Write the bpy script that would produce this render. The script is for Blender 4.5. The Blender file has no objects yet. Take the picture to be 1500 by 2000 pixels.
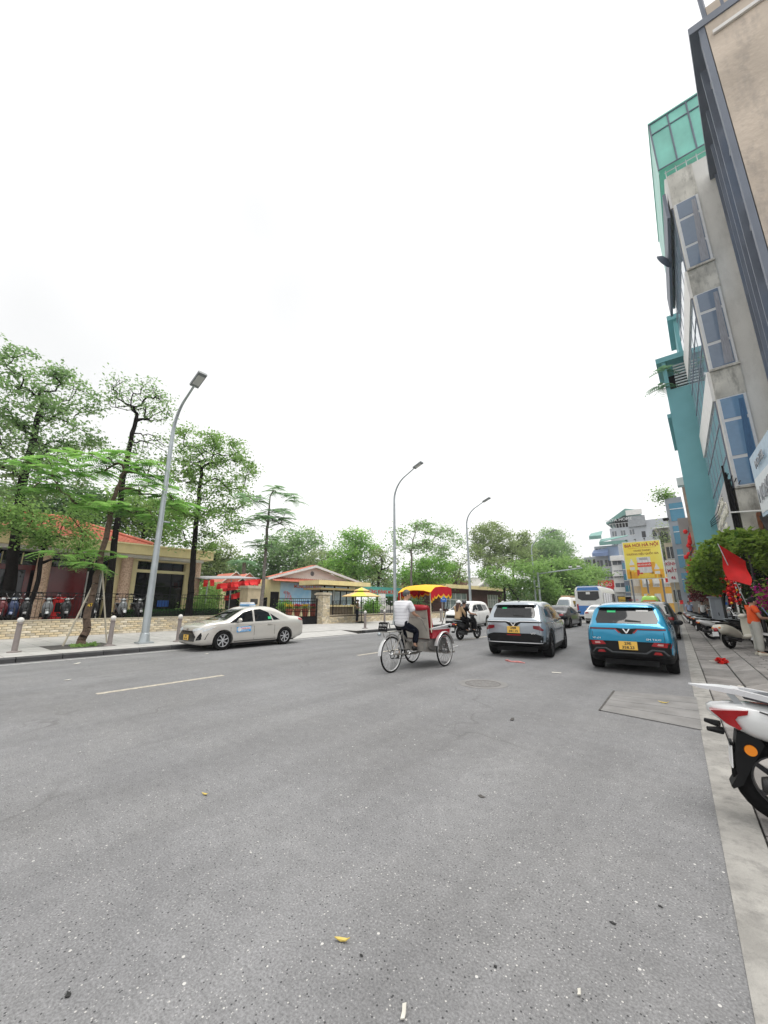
import bpy, bmesh, math, random
import numpy as np
from mathutils import Vector, Matrix
from mathutils.bvhtree import BVHTree
S = bpy.context.scene
COL = S.collection
R = math.radians
# ------------------------------------------------------------------ camera, sky, sun, exposure
CAMH, PITCH, YAW, FPX = 1.55, R(13.4), R(39.4), 751.0
cd = bpy.data.cameras.new('camera'); cam = bpy.data.objects.new('camera', cd); COL.objects.link(cam)
cam.location = (0, 0, CAMH); cam.rotation_euler = (R(90) + PITCH, 0, YAW)
cd.sensor_fit = 'HORIZONTAL'; cd.sensor_width = 36; cd.lens = 36 * FPX / 1500
cd.clip_start = .05; cd.clip_end = 3000
S.camera = cam
SUN_EL, SUN_AZ = R(74), R(70)          # azimuth measured clockwise from +Y
W = bpy.data.worlds.new('World'); S.world = W; W.use_nodes = True
nt = W.node_tree; nt.nodes.clear()
wo = nt.nodes.new('ShaderNodeOutputWorld'); bg = nt.nodes.new('ShaderNodeBackground')
sky = nt.nodes.new('ShaderNodeTexSky'); sky.sky_type = 'NISHITA'; sky.sun_disc = False
sky.sun_elevation = SUN_EL; sky.sun_rotation = SUN_AZ
sky.air_density = 1.2; sky.dust_density = 6; sky.ozone_density = 1
bw = nt.nodes.new('ShaderNodeHueSaturation'); bw.inputs['Saturation'].default_value = .12
nz = nt.nodes.new('ShaderNodeTexNoise'); nz.inputs['Scale'].default_value = 1.15; nz.inputs['Detail'].default_value = 3; nz.inputs['Roughness'].default_value = .5
tc = nt.nodes.new('ShaderNodeTexCoord')
cr = nt.nodes.new('ShaderNodeValToRGB')
cr.color_ramp.elements[0].position = .27; cr.color_ramp.elements[0].color = (5.0, 5.06, 5.1, 1)
cr.color_ramp.elements[1].position = .55; cr.color_ramp.elements[1].color = (7.0, 7.0, 6.98, 1)
mx = nt.nodes.new('ShaderNodeMix'); mx.data_type = 'RGBA'; mx.inputs[0].default_value = .9
nt.links.new(tc.outputs['Generated'], nz.inputs['Vector'])
nt.links.new(sky.outputs[0], bw.inputs['Color']); nt.links.new(nz.outputs[0], cr.inputs[0])
nt.links.new(bw.outputs[0], mx.inputs[6]); nt.links.new(cr.outputs[0], mx.inputs[7])
nt.links.new(mx.outputs[2], bg.inputs[0]); nt.links.new(bg.outputs[0], wo.inputs[0])
bg.inputs[1].default_value = .1
sd = bpy.data.lights.new('sun', 'SUN'); sd.energy = 1.5; sd.angle = R(45); sd.color = (1, .97, .92)
sun = bpy.data.objects.new('sun', sd); COL.objects.link(sun)
_d = Vector((math.sin(SUN_AZ) * math.cos(SUN_EL), math.cos(SUN_AZ) * math.cos(SUN_EL), math.sin(SUN_EL)))
sun.rotation_euler = _d.to_track_quat('Z', 'Y').to_euler(); sun.location = (0, 0, 60)
S.view_settings.view_transform = 'Standard'; S.view_settings.look = 'None'
S.view_settings.exposure = .88; S.view_settings.gamma = 1
# ------------------------------------------------------------------ helpers
_fw = Vector((-math.sin(YAW) * math.cos(PITCH), math.cos(YAW) * math.cos(PITCH), math.sin(PITCH)))
_rt = Vector((math.cos(YAW), math.sin(YAW), 0)); _up = _rt.cross(_fw)
def at(px, py, X=None, Y=None, z=None):
    """survey point of the photograph at a known distance (plane X, plane Y or height z) -> world metres"""
    d = _rt * ((px - 750) / FPX) + _up * ((1000 - py) / FPX) + _fw
    t = X / d.x if X is not None else Y / d.y if Y is not None else (z - CAMH) / d.z
    return Vector((0, 0, CAMH)) + d * t
MATS = {}
def mat(name, col, rough=.6, metal=0, var=.12, scale=5, bump=0, bscale=60, spec=.5, coat=0, col2=None, edge=(.4, .6), coords='Object', emit=None, trans=0, stretch=None, grunge=0, orand=0, gcol=(.1, .09, .08), alpha=1):
    if name in MATS: return MATS[name]
    m = bpy.data.materials.new(name); m.use_nodes = True; MATS[name] = m
    n = m.node_tree; b = n.nodes['Principled BSDF']; L = n.links.new
    b.inputs['Roughness'].default_value = rough; b.inputs['Metallic'].default_value = metal
    b.inputs['Specular IOR Level'].default_value = spec; b.inputs['Coat Weight'].default_value = coat
    b.inputs['Coat Roughness'].default_value = .05
    b.inputs['Transmission Weight'].default_value = trans; b.inputs['Alpha'].default_value = alpha
    if emit: b.inputs['Emission Color'].default_value = (*col[:3], 1); b.inputs['Emission Strength'].default_value = emit
    t = n.nodes.new('ShaderNodeTexCoord'); src = t.outputs[coords]
    if stretch:
        mp = n.nodes.new('ShaderNodeMapping'); mp.inputs['Scale'].default_value = stretch; L(src, mp.inputs[0]); src = mp.outputs[0]
    nn = n.nodes.new('ShaderNodeTexNoise'); nn.inputs['Scale'].default_value = scale; nn.inputs['Detail'].default_value = 5; L(src, nn.inputs['Vector'])
    rp = n.nodes.new('ShaderNodeValToRGB'); e = rp.color_ramp.elements
    c2 = col2 or tuple(min(1, c * (1 + var)) for c in col); c1 = col if col2 else tuple(c * (1 - var) for c in col)
    e[0].position = edge[0] if col2 else .3; e[1].position = edge[1] if col2 else .7
    e[0].color = (*c1[:3], 1); e[1].color = (*c2[:3], 1); L(nn.outputs[0], rp.inputs[0]); out = rp.outputs[0]
    if grunge:
        g2 = n.nodes.new('ShaderNodeTexNoise'); g2.inputs['Scale'].default_value = scale * 2.3; g2.inputs['Detail'].default_value = 8; g2.inputs['Roughness'].default_value = .7
        mp2 = n.nodes.new('ShaderNodeMapping'); mp2.inputs['Scale'].default_value = (1, 1, .35); L(t.outputs[coords], mp2.inputs[0]); L(mp2.outputs[0], g2.inputs['Vector'])
        gr = n.nodes.new('ShaderNodeValToRGB'); gr.color_ramp.elements[0].position = .48; gr.color_ramp.elements[1].position = .75
        gr.color_ramp.elements[0].color = (0, 0, 0, 1); gr.color_ramp.elements[1].color = (grunge, grunge, grunge, 1); L(g2.outputs[0], gr.inputs[0])
        mg = n.nodes.new('ShaderNodeMix'); mg.data_type = 'RGBA'; L(gr.outputs[0], mg.inputs[0]); L(out, mg.inputs[6]); mg.inputs[7].default_value = (*gcol, 1); out = mg.outputs[2]
    if orand:
        oi = n.nodes.new('ShaderNodeObjectInfo'); hs = n.nodes.new('ShaderNodeHueSaturation'); mr = n.nodes.new('ShaderNodeMapRange'); mr.inputs[3].default_value = 1 - orand; mr.inputs[4].default_value = 1 + orand
        L(oi.outputs['Random'], mr.inputs[0]); L(mr.outputs[0], hs.inputs['Value']); L(out, hs.inputs['Color']); out = hs.outputs[0]
    L(out, b.inputs['Base Color'])
    if bump:
        bn = n.nodes.new('ShaderNodeTexNoise'); bn.inputs['Scale'].default_value = bscale; bn.inputs['Detail'].default_value = 3; L(src, bn.inputs['Vector'])
        bp = n.nodes.new('ShaderNodeBump'); bp.inputs['Strength'].default_value = bump; bp.inputs['Distance'].default_value = .02
        L(bn.outputs[0], bp.inputs['Height']); L(bp.outputs[0], b.inputs['Normal'])
    return m
def glassmat(name, col, rough=.04): return mat(name, col, rough=rough, spec=.5, var=.05, coat=.15)
class MB:
    def __init__(s): s.v = []; s.f = []; s.m = []; s.mi = 0
    def add(s, vs, fs, mi=None):
        o = len(s.v); s.v += [tuple(p) for p in vs]; s.f += [tuple(i + o for i in f) for f in fs]; s.m += [s.mi if mi is None else mi] * len(fs); return s
    def box(s, c, d, rz=0, M=None, mi=None):
        x, y, z = d[0] / 2, d[1] / 2, d[2] / 2
        vs = [Vector((a * x, b * y, e * z)) for a in (-1, 1) for b in (-1, 1) for e in (-1, 1)]
        if rz: q = Matrix.Rotation(rz, 3, 'Z'); vs = [q @ p for p in vs]
        if M is not None: vs = [M @ p for p in vs]
        c = Vector(c)
        return s.add([p + c for p in vs], [(0, 1, 3, 2), (4, 6, 7, 5), (0, 4, 5, 1), (2, 3, 7, 6), (0, 2, 6, 4), (1, 5, 7, 3)], mi)
    def bb(s, a, b, mi=None):
        return s.box([(a[i] + b[i]) / 2 for i in range(3)], [abs(b[i] - a[i]) for i in range(3)], mi=mi)
    def loft(s, rings, closed=True, cap=True, mi=None):
        n = len(rings[0]); vs = [p for r in rings for p in r]; fs = []
        for i in range(len(rings) - 1):
            for j in range(n if closed else n - 1):
                k = (j + 1) % n; fs.append((i * n + j, i * n + k, (i + 1) * n + k, (i + 1) * n + j))
        if cap and closed: fs += [tuple(range(n))[::-1], tuple(range((len(rings) - 1) * n, len(rings) * n))]
        return s.add(vs, fs, mi)
    def tube(s, path, r, n=8, mi=None, cap=True):
        path = [Vector(p) for p in path]; rs = r if hasattr(r, '__len__') else [r] * len(path)
        rings = []; t0 = (path[1] - path[0]).normalized(); a = t0.orthogonal().normalized()
        for i, p in enumerate(path):
            t = (path[min(i + 1, len(path) - 1)] - path[max(i - 1, 0)]).normalized()
            a = (a - t * a.dot(t));  a = a.normalized() if a.length > 1e-6 else t.orthogonal().normalized(); b = t.cross(a)
            rings.append([p + (a * math.cos(k * 2 * math.pi / n) + b * math.sin(k * 2 * math.pi / n)) * rs[i] for k in range(n)])
        return s.loft(rings, cap=cap, mi=mi)
    def cyl(s, p0, p1, r, r1=None, n=12, mi=None): return s.tube([p0, p1], [r, r if r1 is None else r1], n, mi)
    def lathe(s, prof, n=16, c=(0, 0, 0), axis='Z', mi=None):
        rings = []
        for r, z in prof:
            ring = []
            for k in range(n):
                a = 2 * math.pi * k / n; u, w = r * math.cos(a), r * math.sin(a)
                p = (u, w, z) if axis == 'Z' else (z, u, w) if axis == 'X' else (w, z, u)
                ring.append((p[0] + c[0], p[1] + c[1], p[2] + c[2]))
            rings.append(ring)
        return s.loft(rings, mi=mi)
    def torus(s, c, Rr, r, n=32, k=8, axis='X', mi=None, sq=1):
        prof = []
        vs = []
        for i in range(n):
            a = 2 * math.pi * i / n
            for j in range(k):
                b = 2 * math.pi * j / k; rr = Rr + r * math.cos(b); h = r * sq * math.sin(b)
                p = (h, rr * math.cos(a), rr * math.sin(a)) if axis == 'X' else (rr * math.cos(a), rr * math.sin(a), h) if axis == 'Z' else (rr * math.cos(a), h, rr * math.sin(a))
                vs.append((p[0] + c[0], p[1] + c[1], p[2] + c[2]))
        fs = [(i * k + j, ((i + 1) % n) * k + j, ((i + 1) % n) * k + (j + 1) % k, i * k + (j + 1) % k) for i in range(n) for j in range(k)]
        return s.add(vs, fs, mi)
    def ball(s, c, r, n=12, mi=None):
        r = (r, r, r) if not hasattr(r, '__len__') else r; h = max(4, n // 2)
        rings = [[(c[0] + r[0] * math.sin(a) * math.cos(b), c[1] + r[1] * math.sin(a) * math.sin(b), c[2] - r[2] * math.cos(a)) for b in [2 * math.pi * k / n for k in range(n)]] for a in [math.pi * (i + .03) / (h + .06) for i in range(h + 1)]]
        return s.loft(rings, mi=mi)
    def prism(s, poly, vec, mi=None):
        n = len(poly); p2 = [Vector(p) + Vector(vec) for p in poly]
        return s.add([tuple(p) for p in poly] + p2, [tuple(range(n))[::-1], tuple(range(n, 2 * n))] + [(i, (i + 1) % n, n + (i + 1) % n, n + i) for i in range(n)], mi)
    def shell(s, st, n=14, e=2.4, mi=None):
        """loft of superellipse sections (x, y, z, half width, half height) along a path in y"""
        rings = []
        for x, y, z, a, b in st:
            ring = []
            for k in range(n):
                t = 2 * math.pi * k / n; c_, s_ = math.cos(t), math.sin(t)
                ring.append((x + a * math.copysign(abs(c_) ** (2 / e), c_), y, z + b * math.copysign(abs(s_) ** (2 / e), s_)))
            rings.append(ring)
        return s.loft(rings, mi=mi)
    def mesh(s, name, mats, smooth=False):
        me = bpy.data.meshes.new(name); me.from_pydata([tuple(p) for p in s.v], [], s.f)
        for m in (mats if isinstance(mats, (list, tuple)) else [mats]):
            if m: me.materials.append(m)
        if any(s.m): me.polygons.foreach_set('material_index', s.m)
        bm = bmesh.new(); bm.from_mesh(me); bmesh.ops.recalc_face_normals(bm, faces=bm.faces); bm.to_mesh(me); bm.free()
        if smooth: shade(me, smooth if smooth is not True else .7)
        me.update(); return me
    def ob(s, name, mats, parent=None, smooth=False, loc=None): return ob(name, s.mesh(name, mats, smooth), parent, loc)
def shade(me, ang=.7):
    me.polygons.foreach_set('use_smooth', [True] * len(me.polygons))
    me.set_sharp_from_angle(angle=ang)
def ob(name, me, parent=None, loc=None):
    o = bpy.data.objects.new(name, me); COL.objects.link(o)
    if parent: o.parent = parent
    if loc is not None: o.location = loc
    return o
def tag(o, label=None, cat=None, group=None, kind=None):
    if label: o['label'] = label
    if cat: o['category'] = cat
    if group: o['group'] = group
    if kind: o['kind'] = kind
    return o
def thing(name, label, cat, loc=(0, 0, 0), rz=0, group=None):
    o = ob(name, None, None, loc); o.rotation_euler = (0, 0, rz); o.empty_display_size = .2
    return tag(o, label, cat, group)
def dup(root, loc, rz=0, label=None, group=None, sc=None):
    r = root.copy(); COL.objects.link(r); r.location = loc; r.rotation_euler = (0, 0, rz)
    if sc: r.scale = sc if hasattr(sc, '__len__') else (sc,) * 3
    if label: r['label'] = label
    if group: r['group'] = group
    def rec(a, b):
        for ch in a.children:
            c = ch.copy(); COL.objects.link(c); c.parent = b; rec(ch, c)
    rec(root, r); return r
def struct(name, mb, mats, parent=None, smooth=False, kind='structure'):
    o = mb.ob(name, mats, parent, smooth); o['kind'] = kind; return o
def text_mesh(body, size, mt, ext=.004, align='CENTER', sx=1.0, bold=0):
    cu = bpy.data.curves.new('lettering', 'FONT'); cu.body = body; cu.size = size; cu.extrude = ext; cu.align_x = align; cu.align_y = 'CENTER'; cu.offset = bold; cu.resolution_u = 2
    o = bpy.data.objects.new('lettering', cu); COL.objects.link(o)
    me = bpy.data.meshes.new_from_object(o.evaluated_get(bpy.context.evaluated_depsgraph_get()))
    bpy.data.objects.remove(o); bpy.data.curves.remove(cu); me.materials.clear(); me.materials.append(mt)
    if sx != 1: me.transform(Matrix.Diagonal((sx, 1, 1, 1)))
    return me
def letter(body, size, mt, parent, loc, rot=(R(90), 0, 0), ext=.004, sx=1., bold=0, name='lettering'):
    o = ob(name, text_mesh(body, size, mt, ext, sx=sx, bold=bold), parent, loc); o.rotation_euler = rot; return o
def evalmesh(o):
    dg = bpy.context.evaluated_depsgraph_get(); dg.update()
    return bpy.data.meshes.new_from_object(o.evaluated_get(dg))
rnd = random.Random(7)
def xr(y): return .02 - .05 * y          # right edge of the asphalt
# ------------------------------------------------------------------ materials
def asphalt():
    m = bpy.data.materials.new('asphalt'); m.use_nodes = True; n = m.node_tree; L = n.links.new; b = n.nodes['Principled BSDF']
    b.inputs['Roughness'].default_value = .82; b.inputs['Specular IOR Level'].default_value = .2
    t = n.nodes.new('ShaderNodeTexCoord').outputs['Object']
    def noise(sc, det=4, ro=.5):
        q = n.nodes.new('ShaderNodeTexNoise'); q.inputs['Scale'].default_value = sc; q.inputs['Detail'].default_value = det; q.inputs['Roughness'].default_value = ro; L(t, q.inputs['Vector']); return q.outputs[0]
    def ramp(i, p0, c0, p1, c1):
        q = n.nodes.new('ShaderNodeValToRGB'); e = q.color_ramp.elements; e[0].position = p0; e[1].position = p1; e[0].color = (*c0, 1); e[1].color = (*c1, 1); L(i, q.inputs[0]); return q.outputs[0]
    def mix(f, a, c, mode='MIX'):
        q = n.nodes.new('ShaderNodeMix'); q.data_type = 'RGBA'; q.blend_type = mode
        if isinstance(f, float): q.inputs[0].default_value = f
        else: L(f, q.inputs[0])
        for k, v in ((6, a), (7, c)):
            if isinstance(v, tuple): q.inputs[k].default_value = (*v, 1)
            else: L(v, q.inputs[k])
        return q.outputs[2]
    big = ramp(noise(.35, 6, .6), .3, (.183, .182, .183), .72, (.218, .219, .225))
    fine = ramp(noise(85, 3, .7), .28, (.58, .58, .58), .72, (1.36, 1.36, 1.36))
    c = mix(1., big, fine, 'MULTIPLY')
    mid = ramp(noise(9, 5, .65), .25, (.86, .86, .86), .7, (1.08, 1.08, 1.08)); c = mix(1., c, mid, 'MULTIPLY')
    for sc, thr, rad, colr in ((62, .95, .26, (.46, .45, .43)), (30, .984, .22, (.52, .51, .49)), (105, .92, .34, (.36, .355, .35)), (80, .93, .36, (.06, .06, .062))):
        v = n.nodes.new('ShaderNodeTexVoronoi'); v.inputs['Scale'].default_value = sc; L(t, v.inputs['Vector']); v.inputs['Randomness'].default_value = 1
        sx = n.nodes.new('ShaderNodeSeparateColor'); L(v.outputs['Color'], sx.inputs[0])
        a = n.nodes.new('ShaderNodeMath'); a.operation = 'GREATER_THAN'; a.inputs[1].default_value = thr; L(sx.outputs[0], a.inputs[0])
        d = n.nodes.new('ShaderNodeMath'); d.operation = 'LESS_THAN'; d.inputs[1].default_value = rad; L(v.outputs['Distance'], d.inputs[0])
        x = n.nodes.new('ShaderNodeMath'); x.operation = 'MULTIPLY'; L(a.outputs[0], x.inputs[0]); L(d.outputs[0], x.inputs[1])
        c = mix(x.outputs[0], c, colr)
    st = ramp(noise(1.6, 8, .72), .66, (0, 0, 0), .78, (.55, .55, .55)); c = mix(st, c, (.085, .083, .082))     # oil and tar stains
    mp = n.nodes.new('ShaderNodeMapping'); mp.inputs['Scale'].default_value = (1.1, .06, 1); L(t, mp.inputs[0])
    q = n.nodes.new('ShaderNodeTexNoise'); q.inputs['Scale'].default_value = 1.2; q.inputs['Detail'].default_value = 3; L(mp.outputs[0], q.inputs['Vector'])
    c = mix(1., c, ramp(q.outputs[0], .35, (.9, .9, .9), .65, (1.06, 1.06, 1.06)), 'MULTIPLY')        # wheel tracks along the road
    nd = n.nodes.new('ShaderNodeTexNoise'); nd.inputs['Scale'].default_value = 1.3; L(t, nd.inputs['Vector']); va = n.nodes.new('ShaderNodeVectorMath'); va.operation = 'ADD'; L(t, va.inputs[0]); L(nd.outputs['Color'], va.inputs[1])
    ve = n.nodes.new('ShaderNodeTexVoronoi'); ve.feature = 'DISTANCE_TO_EDGE'; ve.inputs['Scale'].default_value = .33; L(va.outputs[0], ve.inputs['Vector'])
    ck = ramp(ve.outputs['Distance'], .002, (1, 1, 1), .007, (0, 0, 0)); ckm = mix(1., ck, ramp(noise(.5, 2), .5, (0, 0, 0), .62, (.42, .42, .42)), 'MULTIPLY'); c = mix(ckm, c, (.09, .088, .086))     # patchy cracks
    c = mix(1., c, ramp(noise(.9, 4, .6), .3, (.90, .90, .905), .7, (1.07, 1.07, 1.065)), 'MULTIPLY')
    L(c, b.inputs['Base Color'])
    bp = n.nodes.new('ShaderNodeBump'); bp.inputs['Strength'].default_value = .55; bp.inputs['Distance'].default_value = .006; L(noise(110, 2), bp.inputs['Height']); L(bp.outputs[0], b.inputs['Normal'])
    return m
M_ASPH = asphalt()
M_CONC = mat('concrete strip', (.29, .28, .26), .85, var=.22, scale=3, bump=.5, bscale=60, grunge=.85, gcol=(.12, .115, .11))
M_SLAB = mat('paving slab', (.225, .212, .20), .85, var=.22, scale=2.2, bump=.5, bscale=50, grunge=.7, gcol=(.11, .10, .095), orand=.22)
M_SLABL = mat('pale granite paver', (.44, .43, .415), .75, var=.12, scale=1.5, bump=.15, bscale=80, grunge=.4, gcol=(.2, .19, .18))
M_KERB = mat('kerb stone', (.17, .165, .16), .8, var=.2, scale=3, bump=.3, bscale=60, grunge=.4)
M_KERBD = mat('dark kerb stone', (.05, .05, .052), .7, var=.3, scale=3, bump=.3, bscale=60)
M_JOINT = mat('dirty joint', (.075, .07, .065), .9, var=.3, scale=6)
M_SOIL = mat('park ground', (.16, .15, .13), .9, var=.3, scale=1.2)
M_LINE = mat('worn line paint', (.44, .40, .33), .8, var=.3, scale=12, grunge=.9, gcol=(.16, .155, .15))
M_WLINE = mat('white line paint', (.62, .62, .60), .8, var=.2, scale=9, grunge=.7, gcol=(.2, .2, .2))
M_BRICK = mat('cream stone brick', (.62, .50, .33), .85, var=.28, scale=3.2, bump=.6, bscale=30, coords='Object', grunge=.35, gcol=(.36, .27, .16))
M_MORT = mat('dark mortar', (.16, .13, .09), .9, var=.2, scale=10)
M_BLACK = mat('black iron', (.006, .006, .007), .5, var=.2, spec=.2)
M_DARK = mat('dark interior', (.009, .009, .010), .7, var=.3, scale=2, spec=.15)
M_GALV = mat('galvanised steel', (.42, .46, .48), .42, metal=.55, var=.1, scale=3)
M_WHITE = mat('white paint', (.78, .77, .75), .55, var=.05, scale=3, grunge=.15, gcol=(.4, .38, .35))
M_YEL = mat('cream yellow render', (.86, .76, .45), .75, var=.05, scale=2, grunge=.12, gcol=(.5, .4, .2))
M_YELD = mat('ochre fascia', (.80, .67, .36), .7, var=.07, scale=2, grunge=.2, gcol=(.35, .26, .12))
M_GRAN = mat('pink granite', (.48, .30, .21), .5, var=.3, scale=14, col2=(.72, .52, .38), bump=.2, bscale=40)
M_MAR = mat('maroon glazed tile', (.13, .012, .014), .16, var=.2, scale=1.5, coat=.3)
M_TILE = mat('red roof tile', (.56, .17, .11), .7, var=.2, scale=4, grunge=.35, gcol=(.2, .06, .04))
M_GLASSD = glassmat('dark window glass', (.006, .008, .011))
M_GLASSB = glassmat('blue window glass', (.05, .22, .34), .05)
M_RED = mat('red cloth', (.70, .012, .012), .7, var=.12, scale=4)
M_YELC = mat('yellow cloth', (.85, .48, .02), .7, var=.1, scale=4)
M_CHROME = mat('chrome', (.72, .72, .72), .18, metal=1, var=.05)
M_RUB = mat('tyre rubber', (.008, .008, .0085), .85, var=.3, scale=20, spec=.15)
M_PLAS = mat('black plastic', (.009, .0095, .0105), .5, var=.2, scale=8, spec=.22)
M_REDL = mat('red lamp lens', (.30, .006, .010), .12, var=.15, coat=.6)
M_ORL = mat('orange lamp lens', (.90, .27, .01), .18, var=.08, coat=.4)
M_PLY = mat('yellow number plate', (.85, .52, .09), .45, var=.05)
M_PLW = mat('white number plate', (.75, .75, .74), .45, var=.05)
M_INK = mat('dark lettering', (.03, .03, .035), .6, var=.05)
# ------------------------------------------------------------------ ground, road, pavements
g = MB(); g.add([(-700, -300, -.14), (700, -300, -.14), (700, 900, -.14), (-700, 900, -.14)], [(0, 1, 2, 3)]); struct('ground', g, M_SOIL)
g = MB(); N = 40
ys = [-16 + i * 6 for i in range(N)]
g.add([(-14.62, y, 0) for y in ys] + [(xr(min(y, 74)) + (0 if y < 74 else 0), y, 0) for y in ys], [(i, N + i, N + i + 1, i + 1) for i in range(N - 1)]); struct('road', g, M_ASPH)
g = MB()
for y0, y1 in ((-9.5, -6.8), (-3.9, -.6), (2.45, 4.8), (9.15, 11.9), (15.6, 18.4), (22, 25), (29, 32), (36, 39)): g.add([(-8.63, y0, .004), (-8.49, y0, .004), (-8.49, y1, .004), (-8.63, y1, .004)], [(0, 1, 2, 3)])
struct('lane_dashes', g, M_LINE)
g = MB()
g.add([(-14.30, -10, .004), (-14.22, -10, .004), (-14.22, 60, .004), (-14.30, 60, .004)], [(0, 1, 2, 3)])
struct('edge_line', g, M_WLINE)
# right hand gutter: pale concrete band, slabs, sloped kerb, pavers. Local frame along the kerb line
RZ = math.atan(.05)
def rp(u, y, z=0): return Vector((xr(y) + u, y, z))          # u metres right of the asphalt edge
g = MB(); ys = [-6 + i * 2 for i in range(40)]; n = len(ys)
g.add([rp(0, y, .005) for y in ys] + [rp(.235, y, .006) for y in ys], [(i, n + i, n + i + 1, i + 1) for i in range(n - 1)]); struct('gutter_band', g, M_CONC)
g = MB(); g.add([rp(.2, -6, -.03), rp(40, -6, -.03), rp(40, 74, -.03), rp(.2, 74, -.03)], [(0, 1, 2, 3)]); base = struct('pavement_right', g, M_JOINT)
def piece(name, u0, u1, y0, y1, z0, z1, zin, mt, par, r=None):
    """one bevelled paving piece; z0/z1 top heights at u0/u1"""
    r = r or rnd; j = lambda: r.uniform(-.006, .006)
    b = .012; P = MB()
    tp = [rp(u0 + b, y0 + b, z0 + j()), rp(u1 - b, y0 + b, z1 + j()), rp(u1 - b, y1 - b, z1 + j()), rp(u0 + b, y1 - b, z0 + j())]
    md = [rp(u0, y0, z0 - b), rp(u1, y0, z1 - b), rp(u1, y1, z1 - b), rp(u0, y1, z0 - b)]
    bt = [Vector((p.x, p.y, zin)) for p in md]
    P.add(tp + md + bt, [(0, 1, 2, 3)] + [(4 + i, 4 + (i + 1) % 4, (i + 1) % 4, i) for i in range(4)] + [(8 + i, 8 + (i + 1) % 4, 4 + (i + 1) % 4, 4 + i) for i in range(4)])
    return P.ob(name, mt, par)
far = MB()
y = 1.0; k = 0
while y < 40:
    l = rnd.choice((.55, .9, 1.2, .75)); piece('gutter_slab', .25, .80, y + .014, y + l - .014, .008, .012, -.06, M_SLAB, base); y += l
y = 1.0
while y < 40:
    l = rnd.choice((.7, .95, .95)); piece('kerb_block', .815, 1.19, y + .01, y + l - .01, .03, .125, -.06, M_KERB if 0 else M_SLAB, base); y += l
cnt = 0
y = 6.0; row = 0
while y < 23 and cnt < 290:
    u = 1.20; k = 0
    while u < 3.0 and u + xr(y) < .095 * y + .5:
        w = .42 if (k or row % 2) else .21
        piece('paver', u + .009, u + w - .009, y + .010, y + .190, .125, .125, .05, M_SLAB, base); u += w; k += 1; cnt += 1
    y += .2; row += 1
g = MB()
for yy in np.arange(y, 70, .45):
    for u in np.arange(1.2, 7, .45): g.bb((xr(yy) + u + .01, yy + .01, 0), (xr(yy) + u + .44, yy + .44, .12 + rnd.uniform(-.004, .004)))
for yy in np.arange(40, 73, .9):
    g.bb((xr(yy) + .3, yy + .01, -.05), (xr(yy) + 1.18, yy + .88, .08))
struct('far_pavers', g, M_SLAB, base, kind='stuff')
# concrete trench cover in the road by the scooter
g = MB()
def on(px, py, z): return at(px, py, z=z)
q = [on(1200, 1350, .004), on(1172, 1388, .004), on(1372, 1427, .004), on(1360, 1362, .004)]
cx = sum(q, Vector()) / 4
M_PATCH = mat('patched concrete cover', (.205, .20, .195), .85, var=.18, scale=2.5, bump=.3, bscale=70, grunge=.3)
rows = 4
for i in range(rows):
    a0, a1 = (i + .02) / rows, (i + .98) / rows
    e = [q[0].lerp(q[1], a0), q[3].lerp(q[2], a0), q[3].lerp(q[2], a1), q[0].lerp(q[1], a1)]
    P = MB(); P.prism(e, (0, 0, .006 + .001 * i)); o = P.ob('trench_cover_slab', M_PATCH, base)
P = MB(); P.prism([q[0] + Vector((-.02, 0, .001)), q[1] + Vector((-.02, 0, .001)), q[1] + Vector((.01, 0, .001)), q[0] + Vector((.01, 0, .001))], (0, 0, .01)); P.ob('trench_frame', M_JOINT, base)
# manhole
c = on(943, 1335, .004); t = thing('manhole_cover', 'round iron manhole cover set in the road behind the grey car', 'manhole', (c.x, c.y, 0))
P = MB(); P.lathe([(.001, .008), (.30, .008), (.31, .003)], 28); P.ob('lid', mat('worn iron', (.16, .155, .15), .7, var=.3, scale=20, bump=.5, bscale=50), t)
P = MB(); P.torus((0, 0, .005), .335, .014, 32, 6, 'Z', sq=.3); P.ob('rim', mat('worn rim', (.13, .125, .12), .8), t)
P = MB(); P.lathe([(.48, -.002), (.48, .0035), (.46, .0035)], 24); P.ob('surround', M_PATCH, t)
# left pavement with kerb stones
LZ = .13
g = MB(); g.bb((-60, -16, -.1), (-14.86, 11.0, LZ - .006)); g.bb((-60, 11.0, -.1), (-15.9, 100, LZ - .006)); pl = struct('pavement_left', g, M_JOINT)
y = -.8; i = 0
while y < 60:
    if not 11.0 < y < 15.5:
        P = MB(); P.prism([(-14.86, y + .01, -.06), (-14.62, y + .01, -.06), (-14.62, y + .01, LZ - .02), (-14.65, y + .01, LZ + .004), (-14.86, y + .01, LZ + .004)], (0, .98, 0)); P.ob('kerb_stone', M_KERBD, pl)
    y += 1.0
P = MB(); P.prism([(-15.9, 11.0, LZ), (-14.62, 11.0, .012), (-14.62, 15.6, .012), (-15.9, 15.6, LZ)], (0, 0, -.1)); P.ob('ramp_slab', M_SLABL, pl)
P = MB(); P.prism([(-15.9, 15.6, -.05), (-14.62, 15.6, -.05), (-14.62, 15.6, .012), (-15.9, 15.6, LZ)], (0, 1, 0)); 
P = MB(); P.bb((-15.9, 15.62, -.05), (-14.86, 60, LZ - .006)); P.ob('pavement_edge', M_JOINT, pl)
g = MB(); y = .2
r2 = random.Random(3)
while y < 46:
    x = -14.88
    while x > -24:
        if not (11.0 < y + .3 < 15.6 and x > -15.95) and not (4.17 - .75 < y + .3 < 4.17 + .75 and -17.7 < x - .3 < -16.2):
            g.bb((x - .590, y + .006, LZ - .05), (x - .006, y + .594, LZ + r2.uniform(-.002, .003)))
        x -= .6
    y += .6
struct('granite_pavers', g, M_SLABL, pl, kind='stuff')
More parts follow.
